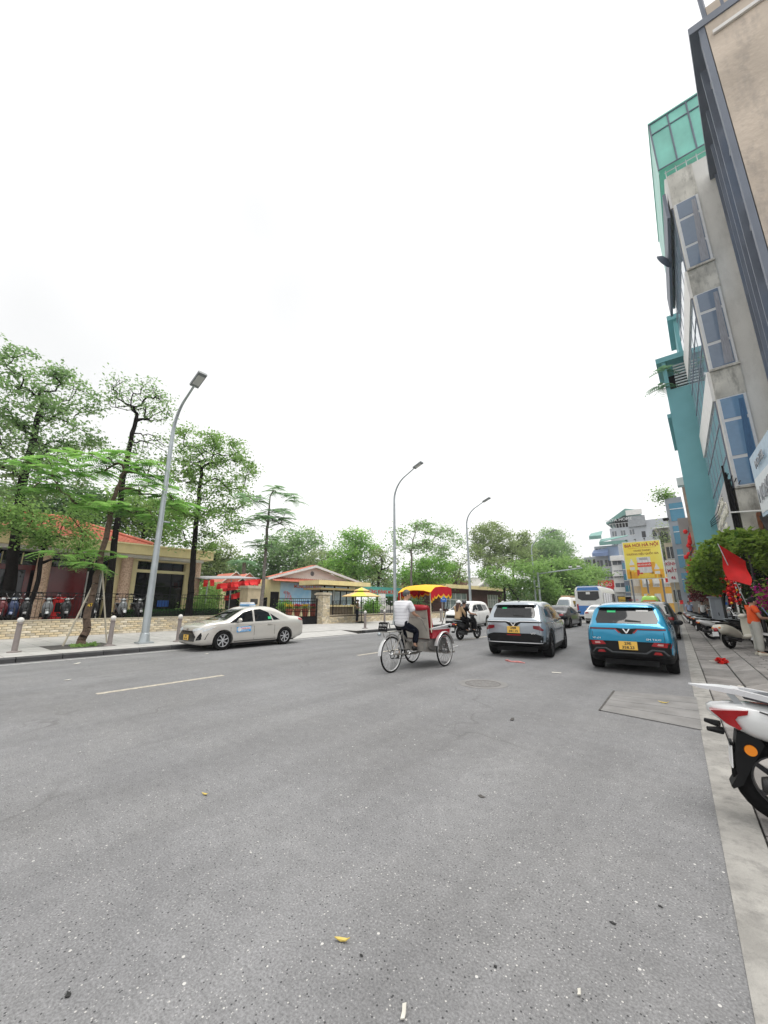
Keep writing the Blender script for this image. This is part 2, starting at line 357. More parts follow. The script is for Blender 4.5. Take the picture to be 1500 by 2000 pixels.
M_EARTH = mat('tree pit earth', (.24, .17, .11), .95, var=.25, scale=9, bump=.6)
P = MB(); P.bb((-17.75, 3.4, .02), (-16.2, 4.95, LZ - .02)); P.ob('tree_pit', M_EARTH, pl)
# raised yard and park ground
g = MB(); g.bb((-60, -14, -.05), (-22.75, 12.9, .72)); struct('yard', g, mat('yard concrete', (.3, .29, .27), .8, var=.1))
# ------------------------------------------------------------------ low brick wall, left
def brick_wall(name, label, x, y0, y1, z0, z1, th, bl, bh, single, loc=None):
    t = thing(name, label, 'wall', (x, (y0 + y1) / 2, z0)); m0 = (y0 + y1) / 2
    P = MB(); P.bb((-th, y0 - m0, 0), (-.018, y1 - m0, z1 - z0 - .01)); P.ob('core', M_MORT, t)
    protos = []
    for k in range(5):
        q = MB(); j = lambda a: rnd.uniform(-a, a); bx = .026
        vs = [(0, 0, 0), (0, 1, 0), (0, 1, 1), (0, 0, 1)]; L_, H_ = bl - .012, bh - .010
        f = [(bx * .5 + j(.006), .012 + j(.004), .010), (bx * .5 + j(.006), L_ - .012 + j(.004), .010), (bx * .5 + j(.006), L_ - .014, H_ - .009), (bx * .5 + j(.006), .014, H_ - .009)]
        m = [(0, 0, 0), (0, L_, 0), (0, L_, H_), (0, 0, H_)]; b = [(-bx, p[1], p[2]) for p in m]
        q.add(f + m + b, [(0, 1, 2, 3)] + [(4 + i, 4 + (i + 1) % 4, (i + 1) % 4, i) for i in range(4)] + [(8 + i, 8 + (i + 1) % 4, 4 + (i + 1) % 4, 4 + i) for i in range(4)])
        protos.append(q)
    tints = [mat('cream stone brick %d' % k, c, .85, var=.2, scale=5, bump=.5, bscale=30) for k, c in enumerate(((.70, .61, .45), (.62, .53, .38), (.77, .69, .55), (.65, .54, .36), (.52, .46, .36)))]
    rows = int((z1 - z0) / bh); big = MB()
    meshes = [q.mesh('brick', tints[k]) for k, q in enumerate(protos)]
    for r_ in range(rows):
        y = y0 - m0 - (bl / 2 if r_ % 2 else 0)
        while y < y1 - m0 - .02:
            k = rnd.randrange(5); yy = max(y, y0 - m0)
            if single and yy + bl < y1 - m0 + .1: ob('brick', meshes[k], t, (rnd.uniform(-.004, .006), yy, r_ * bh))
            elif yy + bl < y1 - m0 + .1: big.add([(v[0] + rnd.uniform(-.003, .005), v[1] + yy, v[2] + r_ * bh) for v in protos[k].v], protos[k].f, k)
            y += bl
    if big.v: tag(big.ob('bricks', tints, t), kind='stuff')
    P = MB(); P.bb((-th - .03, y0 - m0, z1 - z0 - .01), (.03, y1 - m0, z1 - z0 + .03)); P.ob('coping', mat('pale coping', (.5, .44, .34), .8, var=.15), t)
    return t
brick_wall('low_brick_wall', 'low cream brick wall under the black railing, left of the taxi', -22.45, 1.2, 12.7, LZ, .84, .3, .31, .10, True)
brick_wall('low_brick_wall', 'low cream brick wall running right from the gate pillar past the guard', -21.55, 19.95, 45, LZ, .70, .3, .30, .095, False)
# ------------------------------------------------------------------ railing on the wall
def railing(label, x, y0, y1, z0, z1, step=.145, ring=.8, name='iron_railing'):
    t = thing(name, label, 'railing', (x, y0, z0)); L_ = y1 - y0; h = z1 - z0
    P = MB(); P.cyl((0, 0, 0), (0, 0, h - .02), .009, n=6); bm_ = P.mesh('bar', M_BLACK)
    y = .05
    while y < L_: ob('bar', bm_, t, (0, y, 0)); y += step
    for z in (.12, h - .16, h):
        P = MB(); P.box((0, L_ / 2, z), (.03, L_, .03)); P.ob('rail', M_BLACK, t)
    P = MB(); P.torus((0, 0, 0), .062, .011, 14, 6); me = P.mesh('ring', M_BLACK); y = .3
    while y < L_: ob('ring', me, t, (0, y, h - .08)); y += ring
    P = MB(); P.box((0, 0, h / 2), (.05, .05, h + .05)); me = P.mesh('post', M_BLACK); y = 0
    while y <= L_ + .01: ob('post', me, t, (0, y, 0)); y += 2.3
    return t
railing('black iron railing with rings on the low wall before the maroon and yellow building', -22.6, 1.2, 12.7, .86, 2.02)
railing('black iron railing on the low wall to the right of the guard booth', -21.7, 20.4, 44, .72, 1.75, step=.3, ring=50)
# ------------------------------------------------------------------ lamp posts
def lamp(label, x, y, top, reach, head, zc, droop=0):
    t = thing('street_lamp', label, 'street lamp', (x, y, LZ), 0, 'curved street lamps along the left pavement')
    P = MB(); P.cyl((0, 0, .02), (0, 0, zc), .135, .075, 14); P.ob('pole', M_GALV, t, .6)
    P = MB(); pts = []
    for k in range(13):
        a = k / 12 * R(68); pts.append((reach * .62 * (1 - math.cos(a)) / (1 - math.cos(R(68))), 0, zc + (top - zc) * .80 * math.sin(a) / math.sin(R(68))))
    pts.append((reach, 0, top - .05)); P.tube(pts, [.075 - .03 * i / 13 for i in range(14)], 10); P.ob('arm', M_GALV, t, .6)
    P = MB(); Mx = Matrix.Rotation(R(-22), 3, 'Y'); P.box((reach + .3, 0, top + .08), (.78, .34, .10), M=Mx); h = P.ob('lamp_head', mat('lamp head grey', (.22, .24, .25), .5, var=.1), t)
    P = MB(); P.box((reach + .33, 0, top + .022), (.5, .26, .02), M=Mx); P.ob('lens', mat('lamp lens', (.55, .56, .55), .2, var=.05), h)
    P = MB(); P.box((0, 0, .03), (.5, .5, .05)); P.lathe([(.19, .05), (.15, .35), (.14, .36)], 12); P.ob('base_plate', M_GALV, t)
    P = MB(); P.box((0, .16, 4.6), (.12, .34, .05)); P.ob('bracket', M_GALV, t)
    return t
lamp('tall curved steel street lamp nearest, left of the silver taxi', -16.3, 5.9, 10.05, 1.55, 0, 8.3)
lamp('curved steel street lamp rising behind the cyclo', -17.0, 21.9, 11.1, 1.9, 0, 8.9)
lamp('curved steel street lamp above the white car and motorbike, camera box on its pole', -17.0, 33.3, 10.9, 1.9, 0, 8.8)
lamp('far curved street lamp over the trees behind the grey car', -17.0, 51.3, 10.4, 2.6, 0, 8.2)
t = thing('camera_gantry', 'steel gantry pole with long horizontal arm, beside the farthest street lamp', 'pole', (-16.2, 50.5, LZ))
P = MB(); P.cyl((0, 0, 0), (0, 0, 5.3), .15, .12); P.ob('pole', M_GALV, t, .6)
P = MB(); P.cyl((0, 0, 5.1), (5.2, 0, 5.55), .10, .06); P.ob('arm', M_GALV, t, .6)
for x in (3.9, 4.8):
    P = MB(); P.box((x, 0, 5.75), (.35, .18, .18)); P.ob('camera_box', M_WHITE, t)
# bollards
def bollard(label, x, y):
    t = thing('bollard', label, 'bollard', (x, y, LZ), 0, 'grey bollards with white ball tops')
    P = MB(); P.lathe([(.17, 0), (.17, .025), (.075, .05), (.068, .80), (.085, .81), (.085, .84), (.06, .86)], 14); P.ob('shaft', mat('bollard grey', (.23, .20, .19), .6, var=.15), t, .6)
    P = MB(); P.ball((0, 0, .93), .085, 14); P.ob('ball_top', mat('ball top', (.68, .66, .63), .5, var=.05), t, 1.2)
bollard('grey bollard with white ball, leftmost, at the left edge of the photo', -16.26, 2.37)
bollard('grey bollard with white ball between leaning tree and nearest lamp', -16.23, 4.79)
bollard('grey bollard with white ball at the front bumper of the taxi', -15.95, 6.95)
bollard('grey bollard with white ball right of the guard, on the pavement island', -15.75, 17.43)
bollard('grey bollard with white ball just left of the cyclo driver', -17.2, 21.0)
bollard('grey bollard with white ball partly behind the cyclo canopy', -17.0, 28.0)
# ------------------------------------------------------------------ building with maroon tiles, left
FX = -27.5
T = thing('office_building', 'single storey building with maroon tiles, cream walls and red tiled roof', 'building', (FX, 4, .72))
def lb(name, y0, y1, z0, z1, d0, d1, m, par=None):     # world y / z, depth d measured out from the facade
    P = MB(); P.bb((d0, y0 - 4, z0 - .72), (d1, y1 - 4, z1 - .72)); return P.ob(name, m, par or T)
lb('wall', -5, 12.75, .72, 4.9, -6, -.9, M_DARK)
lb('tile_wall', 4.75, 6.5, .72, 3.55, -.9, -.3, M_MAR)
for k in range(5):
    for j in range(2): lb('tile', 4.77 + j * .86, 4.77 + j * .86 + .84, .74 + k * .56, .74 + k * .56 + .54, -.3, -.285, M_MAR)
lb('cash_machine', 5.2, 5.75, .75, 1.95, -.28, -.1, M_RED)
lb('screen', 5.3, 5.65, 1.1, 1.6, -.1, -.09, M_DARK)
lb('wall_panel', 7.6, 9.05, .72, 4.4, -.9, -.2, M_YEL); lb('wall_panel', 12.05, 12.75, .72, 4.4, -.9, -.2, M_YEL); lb('wall_panel', 9.05, 12.05, 3.5, 3.68, -.9, -.2, M_YEL); lb('wall_panel', 9.05, 12.05, 4.22, 4.4, -.9, -.2, M_YEL)
w = lb('window', 9.05, 12.05, .72, 3.5, -.9, -.45, M_GLASSD)
for yy in (9.08, 10.2, 11.3, 12.02): lb('mullion', yy - .03, yy + .03, .72, 3.5, -.45, -.38, M_BLACK, w)
lb('transom', 9.1, 12.0, 2.65, 2.71, -.45, -.39, M_BLACK, w); lb('notice', 10.55, 11.25, 1.35, 1.75, -.37, -.35, mat('blue notice', (.02, .1, .4), .5), w)
for k in range(4):
    w = lb('window', 9.08 + k * .745, 9.08 + k * .745 + .70, 3.69, 4.21, -.9, -.5, M_GLASSD)
for yy, mm in ((1.2, M_DARK), (6.6, M_DARK)): pass
lb('door_frame', 6.58, 6.64, .72, 3.4, -.9, -.5, M_WHITE); lb('door_frame', 7.3, 7.36, .72, 3.4, -.9, -.5, M_WHITE); lb('door_frame', 6.6, 7.36, 1.6, 1.66, -.9, -.52, M_WHITE)
lb('clerestory', 1, 7.5, 3.58, 4.2, -.88, -.5, M_GLASSD)
for k in range(8): lb('mullion', 1.2 + k * .8, 1.25 + k * .8, 3.6, 4.2, -.5, -.44, M_YEL)
lb('window', 1.0, 3.9, .72, 3.3, -.88, -.6, M_GLASSD); lb('lintel', 1.0, 4.2, 3.3, 3.56, -.88, -.4, M_MAR)
lb('pier', 3.85, 4.05, .72, 3.3, -.88, -.4, M_MAR)
s_ = lb('sign_board', .8, 2.75, 3.55, 4.05, -.4, -.2, mat('blue sign', (.01, .05, .25), .5))
letter('BƯU CỤC GIAO DỊCH SỐ', .17, M_WHITE, s_, (-.19, 1.75 - 4, 3.9 - .72), (R(90), 0, R(90)), .003); letter('HÀ NỘI 1 - 75 B', .15, M_WHITE, s_, (-.19, 1.75 - 4, 3.68 - .72), (R(90), 0, R(90)), .003)
for yy in (.6, 4.45, 8.35, 12.6):
    P = MB(); P.lathe([(.33, 0), (.30, 3.7)], 18, (.15, yy - 4, 0)); P.ob('column', M_GRAN, T, .8)
lb('soffit_band', -5, 12.9, 4.32, 4.5, -1, .5, M_WHITE)
lb('fascia', -5, 13.35, 4.5, 5.05, -6, .95, M_YELD); lb('cornice', -5, 13.45, 5.05, 5.13, -6, 1.05, M_YEL)
rf = MB(); a = [(.9, -9, 4.42), (.9, 5.3, 4.42), (-3.0, 1.5, 6.05), (-3.0, -9, 6.05), (-7, 5.3, 4.42), (-7, -9, 4.42)]
rf.add(a, [(0, 1, 2, 3), (1, 4, 2), (3, 2, 4, 5)]); roof = rf.ob('roof', M_TILE, T)
P = MB()
def tiles(P, A, B, C, D, nu, nv, r=.06):
    """half round tile courses on the quad A B (eaves) C D (ridge)"""
    A, B, C, D = map(Vector, (A, B, C, D)); nrm = (B - A).cross(D - A).normalized()
    if nrm.z < 0: nrm = -nrm
    for i in range(nu):
        u0, u1 = i / nu, (i + .62) / nu; um = (u0 + u1) / 2
        for j in range(nv):
            v0, v1 = j / nv, (j + 1.05) / nv
            f = lambda u, v, h: A.lerp(B, u).lerp(D.lerp(C, u), v) + nrm * h
            P.add([f(u0, v0, .01), f(um, v0, r), f(u1, v0, .01), f(u0, v1, 0), f(um, v1, r * .6), f(u1, v1, 0)], [(0, 1, 4, 3), (1, 2, 5, 4), (0, 2, 1)])
tiles(P, (.9, -5, 4.42), (.9, 5.3, 4.42), (-3, 1.5, 6.05), (-3, -5, 6.05), 44, 12); tiles(P, (.9, 5.3, 4.42), (-7, 5.3, 4.42), (-3.0, 1.52, 6.05), (-3.0, 1.5, 6.05), 26, 10)
tag(P.ob('roof_tiles', M_TILE, roof), kind='stuff')
P = MB(); P.tube([(-3, -9, 6.1), (-3, 1.5, 6.1), (.95, 5.35, 4.5)], .1, 8); P.ob('ridge', M_TILE, roof)
# hedge in the yard
def leaf_cloud(pts, size, rng, flat=.6, asp=1.9):
    """numpy: one folded two-triangle leaf per point"""
    n = len(pts); a = rng.uniform(0, 2 * np.pi, n); d = np.stack([np.cos(a), np.sin(a), rng.normal(-.15, flat, n)], 1); d /= np.linalg.norm(d, axis=1)[:, None]
    s = np.cross(d, rng.normal(0, 1, (n, 3)) * [.5, .5, 1] + [0, 0, .6]); s /= np.linalg.norm(s, axis=1)[:, None] + 1e-6
    L_ = size * rng.uniform(.7, 1.35, n)[:, None]; w = L_ / asp / 2; up = np.cross(s, d)
    v = np.stack([pts, pts + d * L_ * .5 + s * w + up * w * .35, pts + d * L_, pts + d * L_ * .5 - s * w + up * w * .35], 1).reshape(-1, 3)
    return v
def quads_mesh(name, v, m):
    n = len(v) // 4; me = bpy.data.meshes.new(name); me.vertices.add(len(v)); me.vertices.foreach_set('co', v.astype(np.float32).ravel())
    me.loops.add(n * 4); me.loops.foreach_set('vertex_index', np.arange(n * 4, dtype=np.int32)); me.polygons.add(n)
    me.polygons.foreach_set('loop_start', np.arange(0, n * 4, 4, dtype=np.int32)); me.materials.append(m); me.update(calc_edges=True); return me
def leafmat(name, c1, c2, tr=.45, sc=1.1):
    m = bpy.data.materials.new(name); m.use_nodes = True; n = m.node_tree; L = n.links.new; b = n.nodes['Principled BSDF']; o = n.nodes['Material Output']
    t = n.nodes.new('ShaderNodeTexCoord'); q = n.nodes.new('ShaderNodeTexNoise'); q.inputs['Scale'].default_value = sc; q.inputs['Detail'].default_value = 6; q.inputs['Roughness'].default_value = .75; L(t.outputs['Object'], q.inputs['Vector'])
    r_ = n.nodes.new('ShaderNodeValToRGB'); e = r_.color_ramp.elements; e[0].position = .32; e[1].position = .68; e[0].color = (*c1, 1); e[1].color = (*c2, 1); L(q.outputs[0], r_.inputs[0]); L(r_.outputs[0], b.inputs['Base Color'])
    b.inputs['Roughness'].default_value = .5; b.inputs['Specular IOR Level'].default_value = .12
    tn = n.nodes.new('ShaderNodeBsdfTranslucent'); hs = n.nodes.new('ShaderNodeHueSaturation'); hs.inputs['Value'].default_value = 1.5; L(r_.outputs[0], hs.inputs['Color']); L(hs.outputs[0], tn.inputs[0])
    mx_ = n.nodes.new('ShaderNodeMixShader'); mx_.inputs[0].default_value = tr; L(b.outputs[0], mx_.inputs[1]); L(tn.outputs[0], mx_.inputs[2]); L(mx_.outputs[0], o.inputs[0]); return m
ML_MID = leafmat('leaf mid green', (.11, .21, .055), (.30, .46, .14)); ML_BRIGHT = leafmat('leaf bright green', (.12, .28, .06), (.30, .48, .12))
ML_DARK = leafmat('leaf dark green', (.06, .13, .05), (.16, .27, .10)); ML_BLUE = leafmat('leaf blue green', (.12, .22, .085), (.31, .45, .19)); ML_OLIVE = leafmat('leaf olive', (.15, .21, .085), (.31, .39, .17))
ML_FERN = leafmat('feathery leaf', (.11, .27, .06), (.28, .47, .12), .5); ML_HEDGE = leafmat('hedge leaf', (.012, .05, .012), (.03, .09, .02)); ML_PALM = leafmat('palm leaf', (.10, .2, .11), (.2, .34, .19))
ML_VINE = leafmat('vine leaf', (.045, .13, .02), (.36, .48, .09), .4, 4); ML_PINK = leafmat('magenta bract', (.35, .01, .16), (.55, .04, .3)); ML_REDB = leafmat('red bract', (.30, .01, .01), (.55, .02, .02)); ML_TAN = leafmat('dry tan leaf', (.20, .17, .10), (.34, .28, .16))
def box_leaves(name, a, b, n, size, m, seed, parent=None, surf=True):
    rng = np.random.default_rng(seed); a = np.array(a); b = np.array(b); p = rng.uniform(0, 1, (n, 3))
    if surf:
        ax = rng.integers(0, 3, n); sd_ = rng.random(n) < .5; p[np.arange(n), ax] = np.where(sd_, rng.uniform(-.02, .12, n), rng.uniform(.88, 1.02, n))
    return ob(name, quads_mesh(name, leaf_cloud(a + p * (b - a), size, rng, .8), m), parent)
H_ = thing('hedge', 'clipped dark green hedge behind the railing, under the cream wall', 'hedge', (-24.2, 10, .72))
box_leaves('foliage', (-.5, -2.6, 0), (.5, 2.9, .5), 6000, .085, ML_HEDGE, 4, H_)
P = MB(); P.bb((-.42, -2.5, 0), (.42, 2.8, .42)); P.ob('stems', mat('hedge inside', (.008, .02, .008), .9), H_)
# ------------------------------------------------------------------ gate area
BRP = [mat('cream stone brick %d' % k, (.6, .5, .3)) for k in range(5)]
def pillar(label, x, y, w, h, bricks=True, plaque=False):
    t = thing('gate_pillar', label, 'pillar', (x, y, LZ)); P = MB(); P.bb((-w / 2, -w / 2, 0), (w / 2, w / 2, h - .12)); P.ob('core', M_MORT if bricks else mat('smooth cream stone', (.56, .46, .31), .7, var=.12, scale=4, grunge=.2, gcol=(.3, .24, .16)), t)
    if bricks:
        P = MB()
        for k in range(int((h - .14) / .095)):
            for sgn in (0, 1, 2, 3):
                q = -w / 2 + (.0 if (k + sgn) % 2 else -.12)
                while q < w / 2 - .03:
                    l0, l1 = max(q, -w / 2), min(q + .235, w / 2); c = (l0 + l1) / 2; e = rnd.uniform(0, .012)
                    if l1 - l0 > .05:
                        if sgn == 0: P.bb((w / 2 - .01, l0, k * .095), (w / 2 + .014 + e, l1 - .012, k * .095 + .083), mi=rnd.randrange(5))
                        if sgn == 1: P.bb((-w / 2 - .014 - e, l0, k * .095), (-w / 2 + .01, l1 - .012, k * .095 + .083), mi=rnd.randrange(5))
                        if sgn == 2: P.bb((l0, -w / 2 - .014 - e, k * .095), (l1 - .012, -w / 2 + .01, k * .095 + .083), mi=rnd.randrange(5))
                        if sgn == 3: P.bb((l0, w / 2 - .01, k * .095), (l1 - .012, w / 2 + .014 + e, k * .095 + .083), mi=rnd.randrange(5))
                    q += .235
        tag(P.ob('bricks', BRP, t), kind='stuff')
    P = MB(); P.box((0, 0, h - .06), (w + .2, w + .2, .12)); P.box((0, 0, h + .03), (w + .05, w + .05, .06)); P.ob('cap', mat('pale coping', (.5, .44, .34)), t)
    if plaque:
        P = MB(); P.box((w / 2 + .012, 0, h * .62), (.02, w * .55, .34)); P.ob('plaque', mat('dark plaque', (.05, .045, .04), .4), t)
    return t
pillar('cream brick gate pillar with flat cap, left of the guard booth', -21.85, 19.55, .72, 2.15)
c = at(486, 1200, X=-23.2); pillar('smooth cream gate pillar with dark plaque, behind the taxi roof', -23.2, c.y, .95, 2.5, False, True)
def barred_gate(label, p0, p1, z0, z1, n, name='iron_gate', solid=0):
    p0, p1 = Vector(p0), Vector(p1); t = thing(name, label, 'gate', (p0.x, p0.y, z0), math.atan2(p1.y - p0.y, p1.x - p0.x)); L_ = (p1 - p0).length; h = z1 - z0
    P = MB(); P.box((0, 0, h / 2), (.02, .02, h)); me = P.mesh('bar', M_BLACK)
    for k in range(n): ob('bar', me, t, (L_ * (k + .5) / n, 0, 0))
    for z in (.06, h * .5, h - .2, h): P = MB(); P.box((L_ / 2, 0, z), (L_, .04, .04)); P.ob('rail', M_BLACK, t)
    for x in (0, L_): P = MB(); P.box((x, 0, h / 2), (.07, .07, h)); P.ob('stile', M_BLACK, t)
    if solid: P = MB(); P.box((L_ / 2, .0, solid / 2), (L_, .03, solid)); P.ob('kick_panel', M_BLACK, t)
    return t
a = at(556, 1200, X=-23.6)
barred_gate('black barred gate leaf between taxi and brick pillar, flower pots behind', (-22.0, 19.1, .15), (-22.6, 15.9, .15), LZ, 1.9, 22, solid=.55)
barred_gate('black barred gate leaf standing open behind the taxi roof', (-23.4, 15.8, .15), (-26.3, 17.5, .15), LZ, 1.95, 20)
# gatehouse with gable front
GX = -30
T = thing('gatehouse', 'low gatehouse with white gable, red tiles and a big blue festive banner', 'building', (GX, 26, LZ))
def gb(name, y0, y1, z0, z1, d0, d1, m, par=None):
    P = MB(); P.bb((d0, y0 - 26, z0 - LZ), (d1, y1 - 26, z1 - LZ)); return P.ob(name, m, par or T)
gb('wall', 20.9, 32.0, LZ, 3.75, -2.4, -.5, M_YEL)
P = MB(); P.prism([(-.5, -4.9, 3.62), (-.5, 6, 3.62), (-.5, -.28, 5.0)], (-.3, 0, 0)); P.ob('gable', mat('cream gable', (.86, .82, .75), .7, var=.04, scale=2), T)
for s_, e in ((-1, -5.7), (1, 6.7)):
    P = MB(); v = Vector((0, e + .28, -1.45)); P.prism([(0.1, -.28, 5.16), (0.1, e, 3.70), (0.1, e, 3.5), (0.1, -.28, 4.94)], (-.25, 0, 0)); P.ob('bargeboard', M_WHITE, T)
    P = MB(); P.add([(.02, -.28, 5.18), (.02, e, 3.72), (-.8, e, 3.72), (-.8, -.28, 5.18)], [(0, 1, 2, 3)]); r_ = P.ob('roof', M_TILE, T)
    P = MB(); tiles(P, (.02, e, 3.72), (-.8, e, 3.72), (-.8, -.28, 5.18), (.02, -.28, 5.18), 3, 14, .05); tag(P.ob('roof_tiles', M_TILE, r_), kind='stuff')
P = MB(); P.add([(.35, -5.4, 3.42), (.35, 6.4, 3.42), (-.5, 6.2, 3.8), (-.5, -5.2, 3.8)], [(0, 1, 2, 3)]); r_ = P.ob('pent_roof', M_TILE, T)
P = MB(); tiles(P, (.35, -5.4, 3.42), (.35, 6.4, 3.42), (-.5, 6.2, 3.8), (-.5, -5.2, 3.8), 44, 4, .05); tag(P.ob('roof_tiles', M_TILE, r_), kind='stuff')
P = MB(); P.lathe([(.001, .03), (.24, .03), (.24, 0)], 20, (-.5, -.3, 4.35), 'X'); v_ = P.ob('vent', mat('vent grey', (.3, .3, .3), .6), T)
for k in range(4): P = MB(); P.box((-.46, -.3, 4.21 + k * .09), (.02, .40 - abs(k - 1.5) * .07, .03)); P.ob('louvre', M_DARK, v_)
BAN = mat('banner sky blue', (.26, .55, .80), .55, var=.3, scale=.5, col2=(.74, .86, .92), edge=(.3, .7))
bn = gb('banner', 21.95, 31.2, 1.25, 3.50, -.5, -.46, BAN)
MOR = mat('orange red lettering', (.72, .10, .02), .5)
letter('MỪNG ĐẤT NƯỚC', .42, MOR, bn, (-.45, 25.3 - 26, 3.15 - LZ), (R(90), 0, R(90)), .004, 1.0, .008); letter('MỪNG XUÂN', .36, MOR, bn, (-.45, 27.9 - 26, 2.7 - LZ), (R(90), 0, R(90)), .004, 1.2, .008)
P = MB(); bl = MB(); rr = random.Random(5)
def twig(p, d, l, w):
    q = p + d * l; P.prism([p + Vector((0, -d.z * w, d.y * w)), p - Vector((0, -d.z * w, d.y * w)), q - Vector((0, -d.z * w * .5, d.y * w * .5)), q + Vector((0, -d.z * w * .5, d.y * w * .5))], (.004, 0, 0))
    if l > .22:
        for s_ in (-1, 1, .3): a_ = math.atan2(d.z, d.y) + s_ * rr.uniform(.3, .8); twig(q, Vector((0, math.cos(a_), math.sin(a_))), l * .68, w * .6)
    for k in range(2): c_ = p.lerp(q, rr.random()); bl.lathe([(.001, .006), (.03 + rr.random() * .025, .006), (.01, 0)], 6, (c_.x + .004, c_.y + rr.uniform(-.08, .08), c_.z + rr.uniform(-.08, .08)), 'X')
twig(Vector((-.456, -4.0, 1.3)), Vector((0, .8, .6)).normalized(), .62, .02)
P.ob('blossom_branch', mat('blossom twig', (.7, .34, .34), .7), bn); bl.ob('blossom', mat('blossom pink', (.85, .30, .34), .7), bn)
P = MB()
for k in range(26): y0 = 21.98 + k * .35; P.bb((-.458, y0 - 26, 1.27 - LZ), (-.452, y0 + .3 - 26, 1.4 + rr.uniform(.1, .5) - LZ))
P.ob('city_print', mat('printed skyline', (.10, .22, .55), .6, var=.4, scale=2, col2=(.65, .66, .75), edge=(.42, .5)), bn)
gb('door', 20.95, 21.8, LZ, 2.6, -.5, -.4, M_DARK)
for yy, zz in ((19.3, 3.9), (18.0, 3.8)):     # lower wing with white upturned hips
    P = MB(); P.prism([(-1.5, yy - 26 - 1.1, 3.2), (-1.5, yy - 26 + 1.1, 3.2), (-1.5, yy - 26, 4.05)], (-3, 0, 0)); P.ob('hip_roof', M_TILE, T)
    P = MB(); P.tube([(-1.45, yy - 26 - 1.2, 3.2), (-1.45, yy - 26, 4.1), (-1.45, yy - 26 + 1.2, 3.2)], .04, 6); P.ob('ridge_trim', mat('weathered trim', (.6, .52, .45), .8), T)
gb('wing_wall', 16.8, 20.6, LZ, 3.35, -5, -1.6, M_YEL); gb('wing_opening', 17.3, 20.2, LZ, 2.7, -1.6, -1.5, M_DARK)
# flower pots before the banner
FL = [('yellow', (.80, .52, .02)), ('red', (.62, .02, .03)), ('yellow', (.85, .60, .03)), ('red', (.68, .03, .08))]
GT = 'potted flowers inside the gate'
for k, (nm, cc) in enumerate(FL):
    c = at(565 + k * 15.5, 1193, X=-24.5); q = ('first', 'second', 'third', 'fourth')[k]
    t = thing('flower_pot', 'terracotta pot of %s flowers, %s from the left behind the gate' % (nm, q), 'flower pot', (-24.5, c.y, LZ + .44), 0, GT)
    P = MB(); P.lathe([(.18, 0), (.27, .5), (.30, .52), (.30, .6), (.24, .6), (.2, .55)], 14); P.ob('pot', mat('terracotta', (.33, .10, .06), .8, var=.15), t, .6)
    rng = np.random.default_rng(k); p = rng.normal(0, 1, (260, 3)) * [.14, .14, .08] + [0, 0, .72]; ob('leaves', quads_mesh('leaves', leaf_cloud(p, .11, rng), ML_MID), t)
    p = rng.normal(0, 1, (160, 3)) * [.15, .15, .05] + [0, 0, .84]; ob('blooms', quads_mesh('blooms', leaf_cloud(p, .10, rng, .3, 1.1), leafmat('bloom %d' % k, tuple(x * .8 for x in cc), cc, .2)), t)
for y0 in (0,):
    t = thing('planter_bench', 'low red and dark planter bench under the flower pots', 'bench', (-24.45, 20.9, LZ)); P = MB(); P.bb((-.35, -2.2, .36), (.45, 2.2, .44)); P.ob('bench_top', mat('red bench', (.35, .05, .05), .7), t)
    for yy in (-1.8, 1.8): P = MB(); P.bb((-.3, yy - .1, 0), (.3, yy + .1, .36)); P.ob('foot', M_DARK, t)
# guard booth
BX = -23.6
T = thing('guard_booth', 'glass guard booth with flat ochre roof behind the low brick wall', 'booth', (BX, 24.6, LZ))
def kb(name, y0, y1, z0, z1, d0, d1, m, par=None):
    P = MB(); P.bb((d0, y0 - 24.6, z0 - LZ), (d1, y1 - 24.6, z1 - LZ)); return P.ob(name, m, par or T)
yl, yr_ = at(628, 1165, X=BX).y, at(690, 1165, X=BX).y; ym = yl + (yr_ - yl) * .36
kb('lower_panel', yl, yr_, LZ, 1.35, -1.3, 0, mat('booth timber', (.16, .12, .08), .6, var=.3, scale=5)); kb('counter', yl + .3, yr_ + .1, 1.30, 1.44, -1.3, .18, M_YELD)
kb('roof_slab', yl - .7, yr_ + .5, 2.62, 2.76, -1.4, .7, mat('roof slab', (.55, .43, .22), .7, var=.1)); kb('roof_fascia', at(608, 1143, X=BX).y, at(709, 1147, X=BX).y, 2.98, 3.32, -1.5, .9, M_YELD)
for yy in (yl + .6, ym + .4, yr_ - .3): kb('roof_strut', yy - .05, yy + .05, 2.76, 2.98, -.4, -.3, M_BLACK)
for yy in (yl, ym, yr_): kb('frame_post', yy - .09, yy + .09, 1.35, 2.62, -.12, .02, M_BLACK if yy != ym else M_GALV)
for a_, b_ in ((yl + .1, ym - .1), (ym + .1, yr_ - .1)):
    n_ = 2 if b_ - a_ < 1.2 else 3
    for k in range(n_):
        q0, q1 = a_ + (b_ - a_) * k / n_, a_ + (b_ - a_) * (k + 1) / n_; w_ = kb('window', q0 + .05, q1 - .05, 1.52, 2.52, -.08, -.05, mat('pale booth glass', (.42, .52, .58), .06, var=.3, scale=1.5, coat=.5)); kb('window_frame', q0 - .035, q0 + .035, 1.44, 2.6, -.1, .0, M_BLACK, w_); kb('window_frame', q0, q1, 2.52, 2.6, -.1, .0, M_BLACK, w_)
kb('back_wall', yl, yr_, 1.35, 2.62, -1.3, -1.25, mat('booth glass back', (.35, .42, .45), .3))
